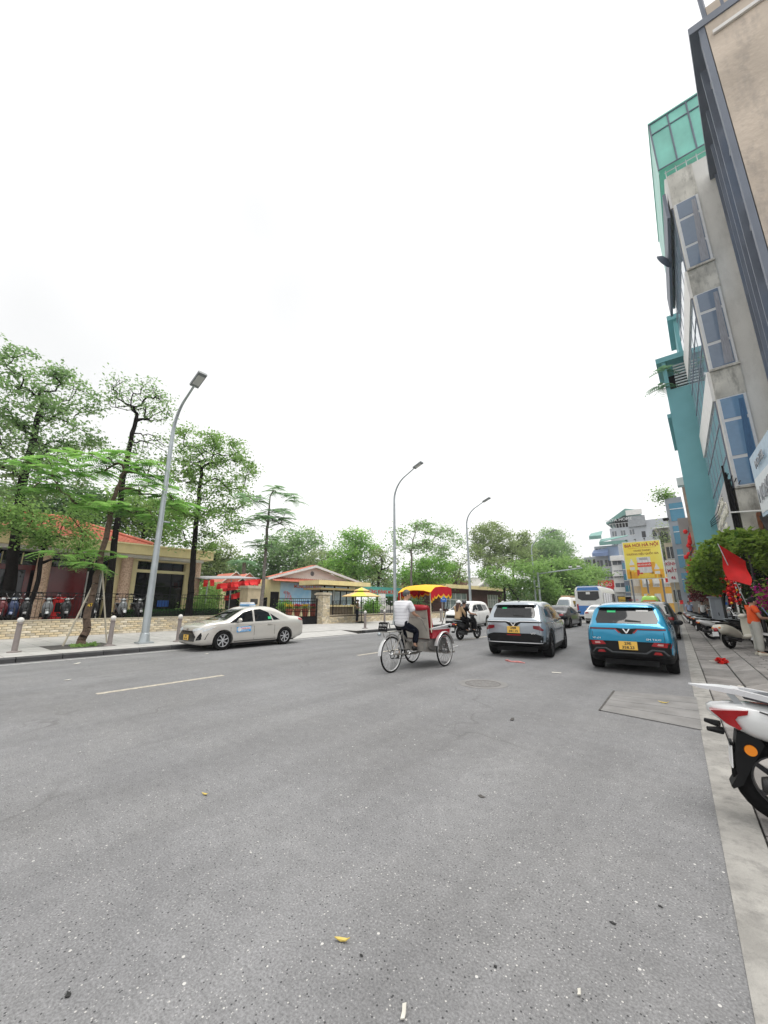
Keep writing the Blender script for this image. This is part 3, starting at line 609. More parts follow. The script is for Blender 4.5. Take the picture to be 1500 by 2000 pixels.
# umbrella
c = at(704, 1216, X=-20.6); T = thing('patio_umbrella', 'lime and tan double-tier patio umbrella beside the guard', 'umbrella', (-20.6, c.y + .1, LZ))
ULI = [mat('lime canopy', (.62, .68, .08), .7, var=.06), mat('tan canopy', (.72, .48, .22), .7, var=.06)]
P = MB(); P.cyl((0, 0, 0), (0, 0, 2.5), .03); P.ob('pole', M_BLACK, T); P = MB(); P.lathe([(.3, 0), (.3, .08), (.1, .12)], 14); P.ob('base', M_DARK, T)
for z0, z1, r_, nm in ((1.98, 2.45, 1.55, 'canopy'), (2.40, 2.66, .62, 'top_tier')):
    P = MB(); n_ = 8; v = [(0, 0, z1)] + [(r_ * math.cos(k * math.pi / 4 + .2), r_ * math.sin(k * math.pi / 4 + .2), z0) for k in range(8)] + [(0, 0, z1 - .02)] + [(r_ * math.cos(k * math.pi / 4 + .2), r_ * math.sin(k * math.pi / 4 + .2), z0 - .04) for k in range(8)]
    for k in range(8): P.add([v[0], v[1 + k], v[1 + (k + 1) % 8], v[9], v[10 + k], v[10 + (k + 1) % 8]], [(0, 1, 2), (3, 5, 4), (1, 4, 5, 2)], (k // 1) % 2)
    P.ob(nm, ULI, T)
for k in range(8): P = MB(); a_ = k * math.pi / 4 + .2; P.cyl((0, 0, 2.15), (1.1 * math.cos(a_), 1.1 * math.sin(a_), 2.07), .012, n=5); P.ob('rib', M_BLACK, T)
# covered stand with red paper bunting
CX = -26.5; a_ = at(388, 1131, X=CX); b_ = at(497, 1121, X=CX); T = thing('bunting_canopy', 'grey sheet canopy hung with rows of red paper flags behind the taxi', 'canopy', (CX, a_.y, LZ))
Lc = b_.y - a_.y
P = MB(); P.add([(.8, 0, 3.0), (.8, Lc, 3.25), (-2.5, Lc, 3.55), (-2.5, 0, 3.3), (.8, 0, 3.04), (.8, Lc, 3.29), (-2.5, Lc, 3.59), (-2.5, 0, 3.34)], [(0, 1, 2, 3), (4, 5, 6, 7), (0, 1, 5, 4), (1, 2, 6, 5), (2, 3, 7, 6), (3, 0, 4, 7)]); P.ob('roof_sheet', mat('grey sheet roof', (.33, .34, .35), .6, var=.1), T)
for yy in (.4, Lc * .5, Lc - .3): P = MB(); P.cyl((.5, yy, 0), (.5, yy, 3.05), .05, n=8); P.ob('post', M_GALV, T)
def bunting(y0, z0, y1, z1, n, w=.30, drop=.42, x=.85, jitter=.05):
    for k in range(n):
        f = k / max(1, n - 1); y_ = y0 + (y1 - y0) * f; z_ = z0 + (z1 - z0) * f; P = MB(); dy = rr.uniform(-.08, .08); dx = rr.uniform(-.2, .2)
        P.add([(x, y_ - w / 2, z_), (x, y_ + w / 2, z_), (x + dx * .3, y_ + w / 2 + dy, z_ - drop * .5), (x + dx * .3, y_ - w / 2 + dy, z_ - drop * .55), (x + dx, y_ + w * .5 + dy, z_ - drop), (x + dx, y_ - w * .4 + dy, z_ - drop * 1.05)], [(0, 1, 2, 3), (3, 2, 4, 5)]); P.ob('paper_flag', M_RED, T)
bunting(.1, 2.95, .5, 3.0, 2); bunting(1.1, 2.75, Lc - .1, 3.2, 16, .34, .36); bunting(1.6, 2.55, Lc * .95, 3.0, 13, .3, .3, .6); bunting(2.1, 2.0, Lc * .85, 2.35, 12, .3, .34, .4); bunting(2.0, 1.95, Lc * .75, 2.25, 9, .3, .3, .2)
# banners, signs and far guardhouse along the left pavement
a_, b_ = at(705, 1160, X=-27), at(800, 1160, X=-27)
T = thing('festive_banner', 'long teal banner with red letters hung on the trees right of the umbrella', 'banner', (-27, (a_.y + b_.y) / 2, 2.35)); L_ = b_.y - a_.y
P = MB(); P.box((0, 0, .45), (.03, L_, .95)); P.ob('cloth', mat('teal cloth', (.10, .42, .36), .7, var=.08), T)
P = MB(); P.box((.02, 0, .38), (.02, L_ * .96, .42)); P.ob('stripe', mat('pale teal stripe', (.25, .55, .47), .7), T)
letter('MỪNG ĐẢNG MỪNG XUÂN', .50, M_RED, T, (.04, 0, .4), (R(90), 0, R(90)), .004, 1.05, .012)
for s_ in (-1, 1): P = MB(); P.cyl((0, s_ * L_ / 2, -2.2), (0, s_ * L_ / 2, .95), .03, n=6); P.ob('pole', M_GALV, T)
c = at(746, 1186, X=-23.5); T = thing('notice_board', 'white notice board on black legs behind the railing, right of the umbrella', 'sign', (-23.5, c.y, LZ))
P = MB(); P.box((0, 0, 1.75), (.04, 1.0, 1.1)); P.ob('board', M_WHITE, T)
for s_ in (-.35, .35): P = MB(); P.cyl((-.03, s_, 0), (-.03, s_, 1.3), .03, n=6); P.ob('leg', M_BLACK, T)
for k in range(4):
    P = MB(); y_ = -.36 + k * .24; P.cyl((.03, y_, 1.35), (.03, y_, 1.8), .02, n=6); P.lathe([(.001, 0), (.07, 0), (.05, .02)], 8, (.025, y_, 1.88), 'X'); P.ob('pictogram', mat('pictogram grey', (.25, .25, .25), .6), T)
c = at(866, 1165, X=-19.5); T = thing('street_notice', 'blue notice board on a post behind the cyclo canopy', 'sign', (-19.5, c.y, LZ), R(-38))
P = MB(); P.box((0, 0, 2.25), (1.35, .06, 1.35)); P.ob('board', mat('notice blue', (.02, .16, .62), .45, var=.06), T); 
MW2 = mat('white lettering', (.75, .8, .85), .5)
for k, s_ in enumerate(('Quận', 'NỘI QUY', 'KHU VỰC', 'cấm đỗ xe', 'phạt tiền')): letter(s_, .17, MW2, T, (.1, -.035, 2.72 - k * .23), ext=.003)
P = MB(); P.box((-.42, -.033, 2.3), (.3, .01, .9)); P.ob('emblem_panel', MW2, T)
for s_ in (-.5, .5): P = MB(); P.cyl((s_, .04, 0), (s_, .04, 1.6), .035, n=6); P.ob('leg', M_GALV, T)
c = at(935, 1190, X=-24.5); T = thing('brick_guardhouse', 'small brown brick house with low pale gable, behind the white car', 'building', (-24.5, c.y, LZ)); cy = c.y
MBR = mat('brown brick', (.12, .05, .04), .8, var=.25, scale=8, bump=.3)
y0, y1 = at(868, 1170, X=-24.5).y - cy, at(992, 1170, X=-24.5).y - cy
def hb(name, p, q, m, par=None): P = MB(); P.bb(p, q); return P.ob(name, m, par or T)
hb('wall', (-6, y0, 0), (-.6, y1, 3.3), MBR); hb('eaves', (-6.5, y0 - .4, 3.3), (.3, y1 + .4, 3.75), M_YELD)
r_ = hb('roof', (-6.3, y0 - .2, 3.75), (-2.2, y1 + .2, 4.6), mat('brown roof tile', (.17, .10, .08), .8, var=.2, scale=5))
ym = y0 + (y1 - y0) * .70; P = MB(); P.prism([(.2, ym - 4.2, 3.8), (.2, ym + 4.2, 3.8), (.2, ym, 5.3)], (-4, 0, 0)); P.ob('gable', mat('grey gable', (.42, .41, .38), .8, var=.08), T)
for s_ in (-1, 1): P = MB(); P.prism([(.35, ym, 5.55), (.35, ym + s_ * 4.6, 3.85), (.35, ym + s_ * 4.6, 3.6), (.35, ym, 5.25)], (-.5, 0, 0)); P.ob('bargeboard', mat('weathered white trim', (.55, .54, .52), .7), T)
for q0, q1 in ((.04, .34), (.68, .86)):
    a0, a1 = y0 + (y1 - y0) * q0, y0 + (y1 - y0) * q1; w_ = hb('window', (-.6, a0, .8), (-.55, a1, 2.7), mat('pale far glass', (.3, .36, .36), .15, var=.3, scale=2))
    for k in range(5): yy = a0 + (a1 - a0) * k / 4; hb('glazing_bar', (-.55, yy - .05, .8), (-.5, yy + .05, 2.7), M_WHITE, w_)
    hb('glazing_bar', (-.55, a0, 1.9), (-.5, a1, 1.98), M_WHITE, w_)
# ------------------------------------------------------------------ trees
M_BARKD = mat('dark bark', (.012, .010, .009), .95, spec=.1, var=.4, scale=14, bump=.8, bscale=25)
M_BARK = mat('brown bark', (.10, .065, .045), .9, var=.35, scale=12, bump=.8, bscale=25, grunge=.5, gcol=(.2, .16, .12))
M_BARKG = mat('grey bark', (.17, .15, .135), .9, var=.3, scale=10, bump=.6, bscale=25)
def lobe(px, py, rx, ry, X, back=1.0):
    c = at(px, py, X=X); dep = (c - Vector((0, 0, CAMH))).dot(_fw); k = dep / FPX
    return np.array(c), np.array([rx * k * back, rx * k, ry * k])
def frond_leaves(c, n, L_, rng, pairs=9, lw=.045, ll=.16):
    out = []
    for i in range(n):
        a = rng.uniform(0, 2 * np.pi); el = rng.uniform(-.05, .35); d = np.array([np.cos(a) * np.cos(el), np.sin(a) * np.cos(el), np.sin(el)]); l = L_ * rng.uniform(.7, 1.25)
        t = np.linspace(.12, 1, pairs)[:, None]; p = c + d * l * t + np.array([0, 0, -.42 * l]) * t ** 2; s = np.cross(d, [0, 0, 1.]); s /= np.linalg.norm(s) + 1e-6
        lsz = ll * (1.15 - .6 * np.abs(t - .4)) * l / .6
        for sg in (-1, 1):
            q = p + s * sg * lsz + d * lsz * .45 + np.array([0, 0, -.18]) * lsz; w = d * lw * l / .6
            out.append(np.stack([p - w * .5, q - w * .3, q + w * .3, p + w * .5], 1).reshape(-1, 3))
    return np.concatenate(out)
def tree(label, base, trunk, lobes, nclump, nleaf, lsize, lm, r0=.16, bark=None, cs=.45, seed=1, fern=0, name='street_tree', shell=.45, twigr=.011, group=None, flat=.55, gap=0):
    rng = np.random.default_rng(seed); base = Vector(base); T = thing(name, label, 'tree', base, 0, group)
    tr = [np.array(p, float) for p in trunk]; nodes = []; par = []
    for i in range(len(tr) - 1):
        for k in range(4):
            p = tr[i] + (tr[i + 1] - tr[i]) * k / 4; nodes.append(p + rng.normal(0, .025, 3) * (i + k > 0)); par.append(len(nodes) - 2)
    nodes.append(tr[-1]); par.append(len(nodes) - 2); ntr = len(nodes); first = int(ntr * .45)
    vol = np.array([r[0] * r[1] * r[2] for c, r in lobes]) ** .67; cl = []
    for (c, r), v in zip(lobes, vol):
        n = max(3, int(nclump * v / vol.sum())); d = rng.normal(0, 1, (n, 3)); d /= np.linalg.norm(d, axis=1)[:, None]; cl.append(c + d * (rng.uniform(shell, 1, n) ** .6)[:, None] * r)
    cl = np.concatenate(cl); tt = np.array(nodes[first:]); dist = np.min(np.linalg.norm(cl[:, None] - tt[None], axis=2), 1); cl = cl[np.argsort(dist)]; tips = []
    for c in cl:
        A = np.array(nodes[first:]); dv = c - A; dd = np.linalg.norm(dv, axis=1) + .5 * np.maximum(0, -dv[:, 2]); j = int(np.argmin(dd)) + first; p = nodes[j]; L_ = np.linalg.norm(c - p)
        n = max(1, int(L_ / .7)); last = j
        for k in range(1, n + 1):
            f = k / (n + 1); nodes.append(p + (c - p) * f + np.array([0, 0, .10 * L_ * math.sin(f * math.pi)]) + rng.normal(0, .05 * L_ / n + .01, 3)); par.append(last); last = len(nodes) - 1
        nodes.append(c); par.append(last); tips.append(len(nodes) - 1)
    w = np.zeros(len(nodes)); w[tips] = 1
    for i in range(len(nodes) - 1, 0, -1):
        if par[i] >= 0: w[par[i]] += w[i] if i >= ntr else 0
    for i in range(ntr - 1, 0, -1): w[par[i]] = max(w[par[i]], w[i]) if False else w[par[i]] + w[i]
    tot = w[0]; rad = np.maximum(twigr, r0 * .72 * np.sqrt(w / tot)); zz = np.linspace(1, 0, ntr)
    for i in range(ntr): rad[i] = max(rad[i], r0 * (.42 + .58 * zz[i] ** 1.2))
    rad[0] *= 1.25; P = MB(); b3 = np.array(base)
    for i in range(1, len(nodes)):
        j = par[i]; big = rad[i] > .03; P.tube([nodes[j] - b3, nodes[i] - b3], [min(rad[j], rad[i] * 1.6), rad[i]], 8 if rad[j] > .07 else 5 if big else 4, cap=False)
    P.ob('trunk', bark or M_BARKD, T, 1.2)
    keep = [t for t in tips if rng.random() >= gap]; C_ = np.array([nodes[t] for t in keep])
    if fern: v = np.concatenate([frond_leaves(c, nleaf, lsize, rng) for c in C_])
    else:
        n = rng.poisson(nleaf, len(C_)); pc = np.repeat(C_, n, 0); sc = np.repeat(rng.uniform(.6, 1.35, len(C_)), n)[:, None]
        v = leaf_cloud(pc + rng.normal(0, 1, pc.shape) * [cs, cs, cs * flat] * sc, lsize, rng)
    o = ob('crown', quads_mesh('crown', v - b3, lm), T); return T
def tp(pts, X): return [tuple(at(x, y, X=X)) for x, y in pts]
def trunkpx(pts, X, z):
    q = tp(pts, X); q[0] = (q[0][0], q[0][1], z); return q
X = -25.0; tk = trunkpx([(14, 1205), (24, 1090), (42, 960), (66, 850), (80, 800)], X, .72)
tree('large spreading tree with dark trunk at the left edge of the photo', tk[0], tk, [lobe(*a, X) for a in ((60, 735, 68, 50), (125, 770, 58, 45), (30, 800, 75, 60), (125, 850, 65, 42), (30, 880, 70, 55), (85, 930, 80, 40), (-40, 850, 60, 90), (10, 980, 60, 50))], 360, 44, .18, ML_BLUE, .26, cs=.27, seed=11, gap=.22)
X = -23.6; tk = trunkpx([(48, 1205), (70, 1150), (82, 1085), (88, 1062)], X, .72)
tree('small dark forked tree behind the railing, under the large left tree', tk[0], tk, [lobe(*a, X) for a in ((60, 1030, 55, 28), (120, 1050, 55, 25), (150, 1085, 35, 18), (30, 1000, 40, 30), (170, 1010, 40, 25))], 120, 44, .16, ML_MID, .12, cs=.30, seed=12)
X = -23.9; tk = trunkpx([(206, 1208), (220, 1090), (236, 960), (256, 860), (268, 808)], X, .72)
tree('tall thin tree with sparse half bare crown, left of the nearest lamp', tk[0], tk, [lobe(*a, X) for a in ((270, 770, 58, 26), (300, 800, 40, 30), (235, 790, 28, 25), (295, 880, 42, 36), (250, 900, 30, 25))], 170, 20, .15, ML_BLUE, .19, cs=.30, seed=13, gap=.3, twigr=.014)
X = -17.0; tk = trunkpx([(158, 1262), (166, 1225), (180, 1165), (192, 1112), (206, 1050), (222, 980), (236, 930)], X, LZ - .02)
T3 = tree('leaning brown street tree with feathery leaves in a pavement pit', tk[0], tk, [lobe(*a, X, .8) for a in ((110, 915, 60, 14), (185, 905, 60, 14), (255, 900, 45, 14), (300, 950, 45, 22), (345, 985, 35, 18), (190, 985, 50, 20), (90, 950, 40, 18), (135, 1085, 28, 10), (212, 1085, 26, 10), (180, 1105, 30, 9), (290, 1010, 35, 15))], 115, 5, .62, ML_FERN, .135, M_BARK, seed=14, fern=1)
P = MB(); b_ = Vector(T3.location); P.tube([Vector((-17.35, 3.75, LZ)) - b_, Vector(tk[3]) - b_ + Vector((0, .05, -.1))], .035, 6); P.ob('support_pole', mat('bamboo', (.55, .5, .4), .7), T3)
P = MB(); P.tube([Vector((-17.6, 5.1, LZ)) - b_, Vector(tk[3]) - b_ + Vector((0, .1, .1))], .03, 6); P.ob('support_pole', mat('bamboo', (.55, .5, .4)), T3)
letter('47', .16, mat('yellow tree number', (.75, .5, .04), .7), T3, Vector(at(176, 1182, X=-16.84)) - b_, (R(90), R(-14), R(90)), .004)
box_leaves('tuft', (-.1, -.28, 0), (.45, .42, .09), 420, .09, ML_MID, 5, T3, False)
X = -23.4; tk = trunkpx([(367, 1206), (373, 1140), (381, 1050), (388, 975), (394, 915)], X, .72)
tree('full round street tree with dark trunk, right of the nearest lamp', tk[0], tk, [lobe(*a, X) for a in ((385, 868, 48, 28), (440, 880, 42, 30), (345, 915, 34, 40), (410, 925, 55, 30), (478, 915, 26, 30), (455, 970, 42, 30), (370, 985, 45, 32), (425, 1020, 45, 26), (330, 990, 30, 30), (400, 1060, 28, 26), (345, 1050, 22, 26))], 330, 48, .17, ML_MID, .22, cs=.26, seed=15, gap=.16)
X = -19.2; tk = trunkpx([(507, 1215), (513, 1150), (519, 1080), (523, 1020), (526, 985)], X, LZ)
tree('slender feathery tree growing between taxi roof and gatehouse', tk[0], tk, [lobe(*a, X, .8) for a in ((535, 955, 22, 10), (490, 975, 28, 10), (570, 975, 18, 9), (545, 1005, 35, 14), (495, 1015, 32, 15), (560, 1025, 22, 14), (520, 1060, 30, 16))], 70, 5, .62, leafmat('feathery leaf grey', (.14, .25, .13), (.27, .40, .21), .5), .12, M_BARKG, seed=16, fern=1)
# background trees of the park
def bgtree(label, X, trunk, lobes, m, n=150, nl=46, ls=.29, cs=.55, seed=1, r0=.22, bark=None, gap=0, **k):
    tk = trunkpx(trunk, X, LZ); return tree(label, tk[0], tk, [lobe(*a, X) for a in lobes], n, nl, ls, m, r0, bark or M_BARKD, cs=cs, seed=seed, name='park_tree', group='trees in the park behind the gate', gap=gap, **k)
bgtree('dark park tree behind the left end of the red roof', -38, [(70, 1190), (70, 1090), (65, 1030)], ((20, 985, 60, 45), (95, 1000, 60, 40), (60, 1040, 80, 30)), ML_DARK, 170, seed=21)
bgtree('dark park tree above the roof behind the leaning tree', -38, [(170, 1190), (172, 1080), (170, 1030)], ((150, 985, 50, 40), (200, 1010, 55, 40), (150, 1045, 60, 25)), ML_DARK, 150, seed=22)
bgtree('dark park tree behind the flat roof by the nearest lamp', -37, [(275, 1190), (278, 1090), (280, 1040)], ((260, 985, 45, 35), (310, 1010, 50, 35), (270, 1045, 55, 25)), ML_MID, 150, seed=23)
bgtree('tan leaved tree behind the building end, right of the round tree', -40, [(425, 1190), (425, 1110), (428, 1080)], ((425, 1080, 32, 28), (415, 1110, 30, 18)), ML_OLIVE, 80, seed=24)
bgtree('dark blue green tree left of the gatehouse roof', -48, [(575, 1190), (580, 1100), (585, 1075)], ((560, 1060, 32, 22), (600, 1062, 28, 24), (570, 1095, 42, 22), (530, 1080, 26, 22)), ML_BLUE, 150, nl=40, ls=.42, cs=.8, seed=25)
bgtree('olive tree behind the gatehouse gable', -44, [(640, 1190), (640, 1110), (642, 1080)], ((625, 1090, 28, 18), (650, 1100, 26, 18), (600, 1110, 30, 14)), ML_OLIVE, 80, seed=26)
bgtree('bright green tree above the guard booth, pale trunk', -34, [(693, 1195), (693, 1120), (695, 1060)], ((690, 1048, 26, 14), (712, 1075, 30, 18), (672, 1078, 26, 18), (700, 1110, 42, 22), (655, 1108, 26, 18)), ML_BRIGHT, 190, seed=27, bark=M_BARKG)
bgtree('olive half bare tree behind the umbrella', -31, [(735, 1195), (740, 1130), (748, 1095)], ((735, 1090, 24, 20), (760, 1100, 22, 18), (745, 1130, 26, 14), (722, 1135, 20, 12)), ML_OLIVE, 90, nl=20, seed=28, gap=.2)
bgtree('tall flat topped tree with two pale stems above the cyclo', -24, [(805, 1195), (804, 1130), (803, 1075), (808, 1050)], ((785, 1040, 16, 9), (830, 1032, 30, 11), (865, 1042, 26, 11), (892, 1060, 18, 8), (815, 1065, 30, 12), (775, 1065, 18, 8), (858, 1075, 30, 14)), ML_BLUE, 130, nl=30, ls=.26, cs=.5, seed=29, bark=M_BARKG, r0=.15)
bgtree('dense bright bushy tree behind the cyclo canopy', -27, [(838, 1195), (840, 1150), (838, 1120)], ((815, 1110, 26, 20), (850, 1105, 28, 20), (880, 1118, 22, 18), (840, 1135, 42, 16), (795, 1130, 18, 14)), ML_BRIGHT, 200, ls=.28, cs=.5, seed=30)
bgtree('grey half bare tree left of the third lamp', -26, [(890, 1195), (893, 1145), (900, 1100)], ((900, 1095, 18, 16), (888, 1120, 18, 12), (905, 1125, 18, 12)), ML_OLIVE, 60, nl=12, seed=31, gap=.3, bark=M_BARKG)
bgtree('tall olive sparse tree right of the third lamp', -27, [(955, 1195), (955, 1120), (958, 1070)], ((940, 1045, 22, 20), (962, 1035, 22, 16), (950, 1075, 28, 18), (930, 1080, 16, 16)), ML_OLIVE, 190, nl=34, ls=.32, seed=32, gap=.05, bark=M_BARKG)
bgtree('olive spreading tree above the brown guardhouse', -25, [(1000, 1195), (1003, 1120), (1000, 1080)], ((985, 1060, 26, 20), (1012, 1055, 22, 22), (1000, 1090, 34, 18), (965, 1100, 24, 16), (1030, 1085, 22, 20)), ML_OLIVE, 230, nl=40, ls=.36, seed=33)
bgtree('low leafy tree shading the brown guardhouse', -20, [(985, 1195), (986, 1160), (984, 1135)], ((975, 1135, 26, 12), (1005, 1140, 26, 12), (955, 1120, 20, 10), (1010, 1165, 18, 10)), ML_MID, 110, nl=32, ls=.3, cs=.55, seed=34)
bgtree('dark pointed tree right of the farthest lamp', -30, [(1078, 1195), (1078, 1120), (1078, 1060)], ((1078, 1050, 20, 14), (1062, 1070, 24, 16), (1094, 1075, 22, 16), (1075, 1095, 36, 18)), ML_BLUE, 220, nl=54, ls=.5, cs=1.0, seed=35)
bgtree('broad flat canopied tree over the road behind the grey car', -17, [(1063, 1192), (1063, 1160), (1060, 1130)], ((1035, 1108, 30, 8), (1075, 1105, 34, 9), (1115, 1108, 30, 9), (1140, 1118, 24, 11), (1090, 1130, 40, 12), (1050, 1140, 30, 12), (1125, 1145, 28, 12)), ML_MID, 210, nl=44, ls=.42, cs=.85, seed=36)
bgtree('green tree with drooping edge left of the bus', -16, [(1100, 1195), (1103, 1165), (1106, 1140)], ((1100, 1135, 30, 14), (1130, 1135, 26, 14), (1110, 1160, 30, 12), (1080, 1165, 22, 10), (1160, 1120, 14, 9)), ML_MID, 190, nl=46, ls=.5, cs=1.0, seed=37)
bgtree('round olive tree between the third and farthest lamps', -36, [(1040, 1195), (1040, 1130), (1042, 1085)], ((1030, 1080, 26, 16), (1050, 1085, 26, 18), (1040, 1110, 36, 16)), ML_MID, 120, nl=40, ls=.5, cs=1.0, seed=38)
bgtree('pale olive tree filling the gap above the gantry arm', -33, [(1130, 1195), (1130, 1150), (1128, 1120)], ((1120, 1105, 26, 14), (1145, 1112, 22, 12), (1130, 1130, 30, 14), (1100, 1095, 20, 14)), ML_OLIVE, 150, nl=46, ls=.55, cs=1.1, seed=39)
# hazy mass of park foliage behind everything on the left
def mass(label, X, spots, m, seed, n=5200, ls=.5):
    rng = np.random.default_rng(seed); v = []
    for a in spots:
        c, r = lobe(*a, X); d = rng.normal(0, 1, (n // len(spots), 3)); d /= np.linalg.norm(d, axis=1)[:, None]; v.append(c + d * (rng.uniform(.2, 1, len(d)) ** .5)[:, None] * r)
    o = ob('park_shrubbery', quads_mesh('park_shrubbery', leaf_cloud(np.concatenate(v), ls, rng), m)); return tag(o, label, 'shrubs', kind='stuff')
mass('dense low shrubs behind the taxi and red paper flags', -33, ((405, 1165, 40, 30), (455, 1160, 45, 25), (500, 1160, 35, 22)), ML_MID, 51, ls=.3)
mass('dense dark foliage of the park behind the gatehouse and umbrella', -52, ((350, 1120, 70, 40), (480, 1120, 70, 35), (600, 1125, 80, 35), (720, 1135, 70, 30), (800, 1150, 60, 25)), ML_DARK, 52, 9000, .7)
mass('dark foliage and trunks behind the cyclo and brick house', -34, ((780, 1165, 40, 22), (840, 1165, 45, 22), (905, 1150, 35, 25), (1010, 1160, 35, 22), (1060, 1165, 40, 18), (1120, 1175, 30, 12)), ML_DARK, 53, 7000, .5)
# palm
c = at(470, 1185, X=-36); T = thing('palm_tree', 'fan palm with drooping grey green fronds behind the red bunting', 'palm', (-36, c.y, LZ)); top = at(472, 1098, X=-36).z - LZ
P = MB(); P.tube([(0, 0, 0), (.1, 0, top * .5), (0, 0, top)], [.25, .2, .18], 8); P.ob('trunk', M_BARKG, T)
rng = np.random.default_rng(9); ob('crown', quads_mesh('crown', frond_leaves(np.array([0, 0, top]), 26, 1.7, rng, 14, .022, .085), ML_PALM), T)
# second stem of the flat topped tree and potted shrubs near the gate
for i, (px, py, X, s, m, lab) in enumerate(((395, 1180, -25.2, 1.0, ML_MID, 'clipped shrub at the end of the cream building'), (558, 1165, -29.0, .6, ML_BRIGHT, 'leafy shrub just right of the smooth pillar'), (725, 1185, -22.6, .8, ML_BRIGHT, 'bright shrub under the umbrella edge'), (812, 1195, -22.5, .9, ML_DARK, 'dark shrub behind the wall, hidden by the cyclo'))):
    c = at(px, py, X=X); T = thing('shrub', lab, 'shrub', (X, c.y, LZ)); rng = np.random.default_rng(70 + i); p = rng.normal(0, 1, (1500, 3)) * [.5 * s, .5 * s, .42 * s] + [0, 0, 1.15]
    ob('foliage', quads_mesh('foliage', leaf_cloud(p, .17, rng), m), T); P = MB(); P.cyl((0, 0, 0), (0, 0, 1), .05, n=6); P.ob('stem', M_BARK, T)
# ------------------------------------------------------------------ right hand buildings
M_STUC = mat('beige stucco', (.60, .515, .43), .9, var=.2, scale=.6, bump=1, bscale=7, grunge=.8, gcol=(.26, .235, .22))
M_GWALL = mat('weathered white render', (.74, .725, .68), .8, var=.08, scale=.6, bump=.15, bscale=20, grunge=.35, gcol=(.27, .255, .22))
M_STAIN = mat('stained concrete', (.62, .60, .54), .85, var=.25, scale=1.4, bump=.2, bscale=20, grunge=.9, gcol=(.12, .115, .10))
M_TEAL = mat('teal render', (.20, .46, .50), .8, var=.07, scale=.8, bump=.15, bscale=15)
M_GREY = mat('slate grey panel', (.16, .185, .235), .55, var=.12, scale=1)
M_FRM = mat('aluminium frame', (.74, .75, .76), .4, var=.06)
M_GLG = glassmat('grey curtained glass', (.20, .26, .35), .04); M_GLB = glassmat('blue glass', (.16, .30, .47), .05)
M_GREEN = mat('green polycarbonate sheet', (.22, .60, .50), .35, var=.18, scale=.8, trans=0, grunge=.3, gcol=(.08, .3, .25))
class Bx:                                            # building parts from world boxes
    def __init__(s, name, label, o, cat='building'): s.o = Vector(o); s.t = thing(name, label, cat, o)
    def bb(s, name, a, b, m, par=None, smooth=False): P = MB(); P.bb(Vector(a) - s.o, Vector(b) - s.o); return P.ob(name, m, par or s.t)
    def poly(s, name, pts, vec, m, par=None): P = MB(); P.prism([Vector(p) - s.o for p in pts], vec); return P.ob(name, m, par or s.t)
    def bar(s, name, a, b, r, m, par=None, n=6): P = MB(); P.tube([Vector(a) - s.o, Vector(b) - s.o], r, n); return P.ob(name, m, par or s.t)
# nearest: stucco side wall, facade raking along the street
B = Bx('stucco_building', 'tall building with mottled beige stucco side wall at the right edge', (6, 15, 0))
f0, f1 = Vector((2.76, 13.75, 0)), Vector((3.34, 20.1, 0)); ftop = 20.6
B.poly('wall', [(2.76, 13.75, 4.2), (14, 13.75, 4.2), (14, 20.1, 4.2), (3.34, 20.1, 4.2)], (0, 0, ftop - 4.2), M_STUC)
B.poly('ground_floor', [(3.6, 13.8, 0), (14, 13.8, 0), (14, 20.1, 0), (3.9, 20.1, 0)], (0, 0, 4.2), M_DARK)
B.poly('roof_slab', [(2.36, 13.7, ftop), (14, 13.7, ftop), (14, 20.35, ftop), (2.95, 20.35, ftop)], (0, 0, .3), M_GREY)
B.bb('cable_trunking', (2.9, 13.66, 19.95), (9, 13.74, 20.08), M_WHITE)
B.bb('parapet', (2.9, 13.75, ftop + .3), (14, 14.0, ftop + .75), M_STUC)
for k in range(6):
    B.bar('roof_post', (2.85 + k * .45, 13.8, ftop + .3), (2.85 + k * .45, 13.8, ftop + 2.6), .07, M_GREY)
B.bar('roof_rail', (2.85, 13.8, ftop + 1.5), (6, 13.8, ftop + 1.5), .05, M_GREY)
def fq(t, z, off): p = f0.lerp(f1, t); return (p.x - off, p.y, z)
def frow(name, t0, t1, z0, z1, off0, off1, m, par=None): return B.poly(name, [fq(t0, z0, off0), fq(t1, z0, off0), fq(t1, z0, off1), fq(t0, z0, off1)], (0, 0, z1 - z0), m, par)
frow('corner_trim', 0, .06, 4.2, ftop, -.02, .16, M_GREY)
NB = [2 + 0]
z = 4.9
for fl in range(5):
    for k in range(3):
        w_ = frow('window', .09 + k * .30, .36 + k * .30, z + .1, z + 2.75, 0, .05, M_GLB if fl % 2 else M_GLASSD); frow('mullion', .075 + k * .30, .095 + k * .30, z, z + 2.9, 0, .12, M_FRM, w_); frow('transom', .09 + k * .30, .36 + k * .30, z + 1.9, z + 1.96, .05, .1, M_FRM, w_)
    frow('spandrel', .07, .99, z + 2.8, z + 3.15, 0, .07, M_FRM); z += 3.15
for k in range(4): frow('fin', .2 + k * .25, .225 + k * .25, 4.3, ftop - .2, 0, .26, M_GREY)
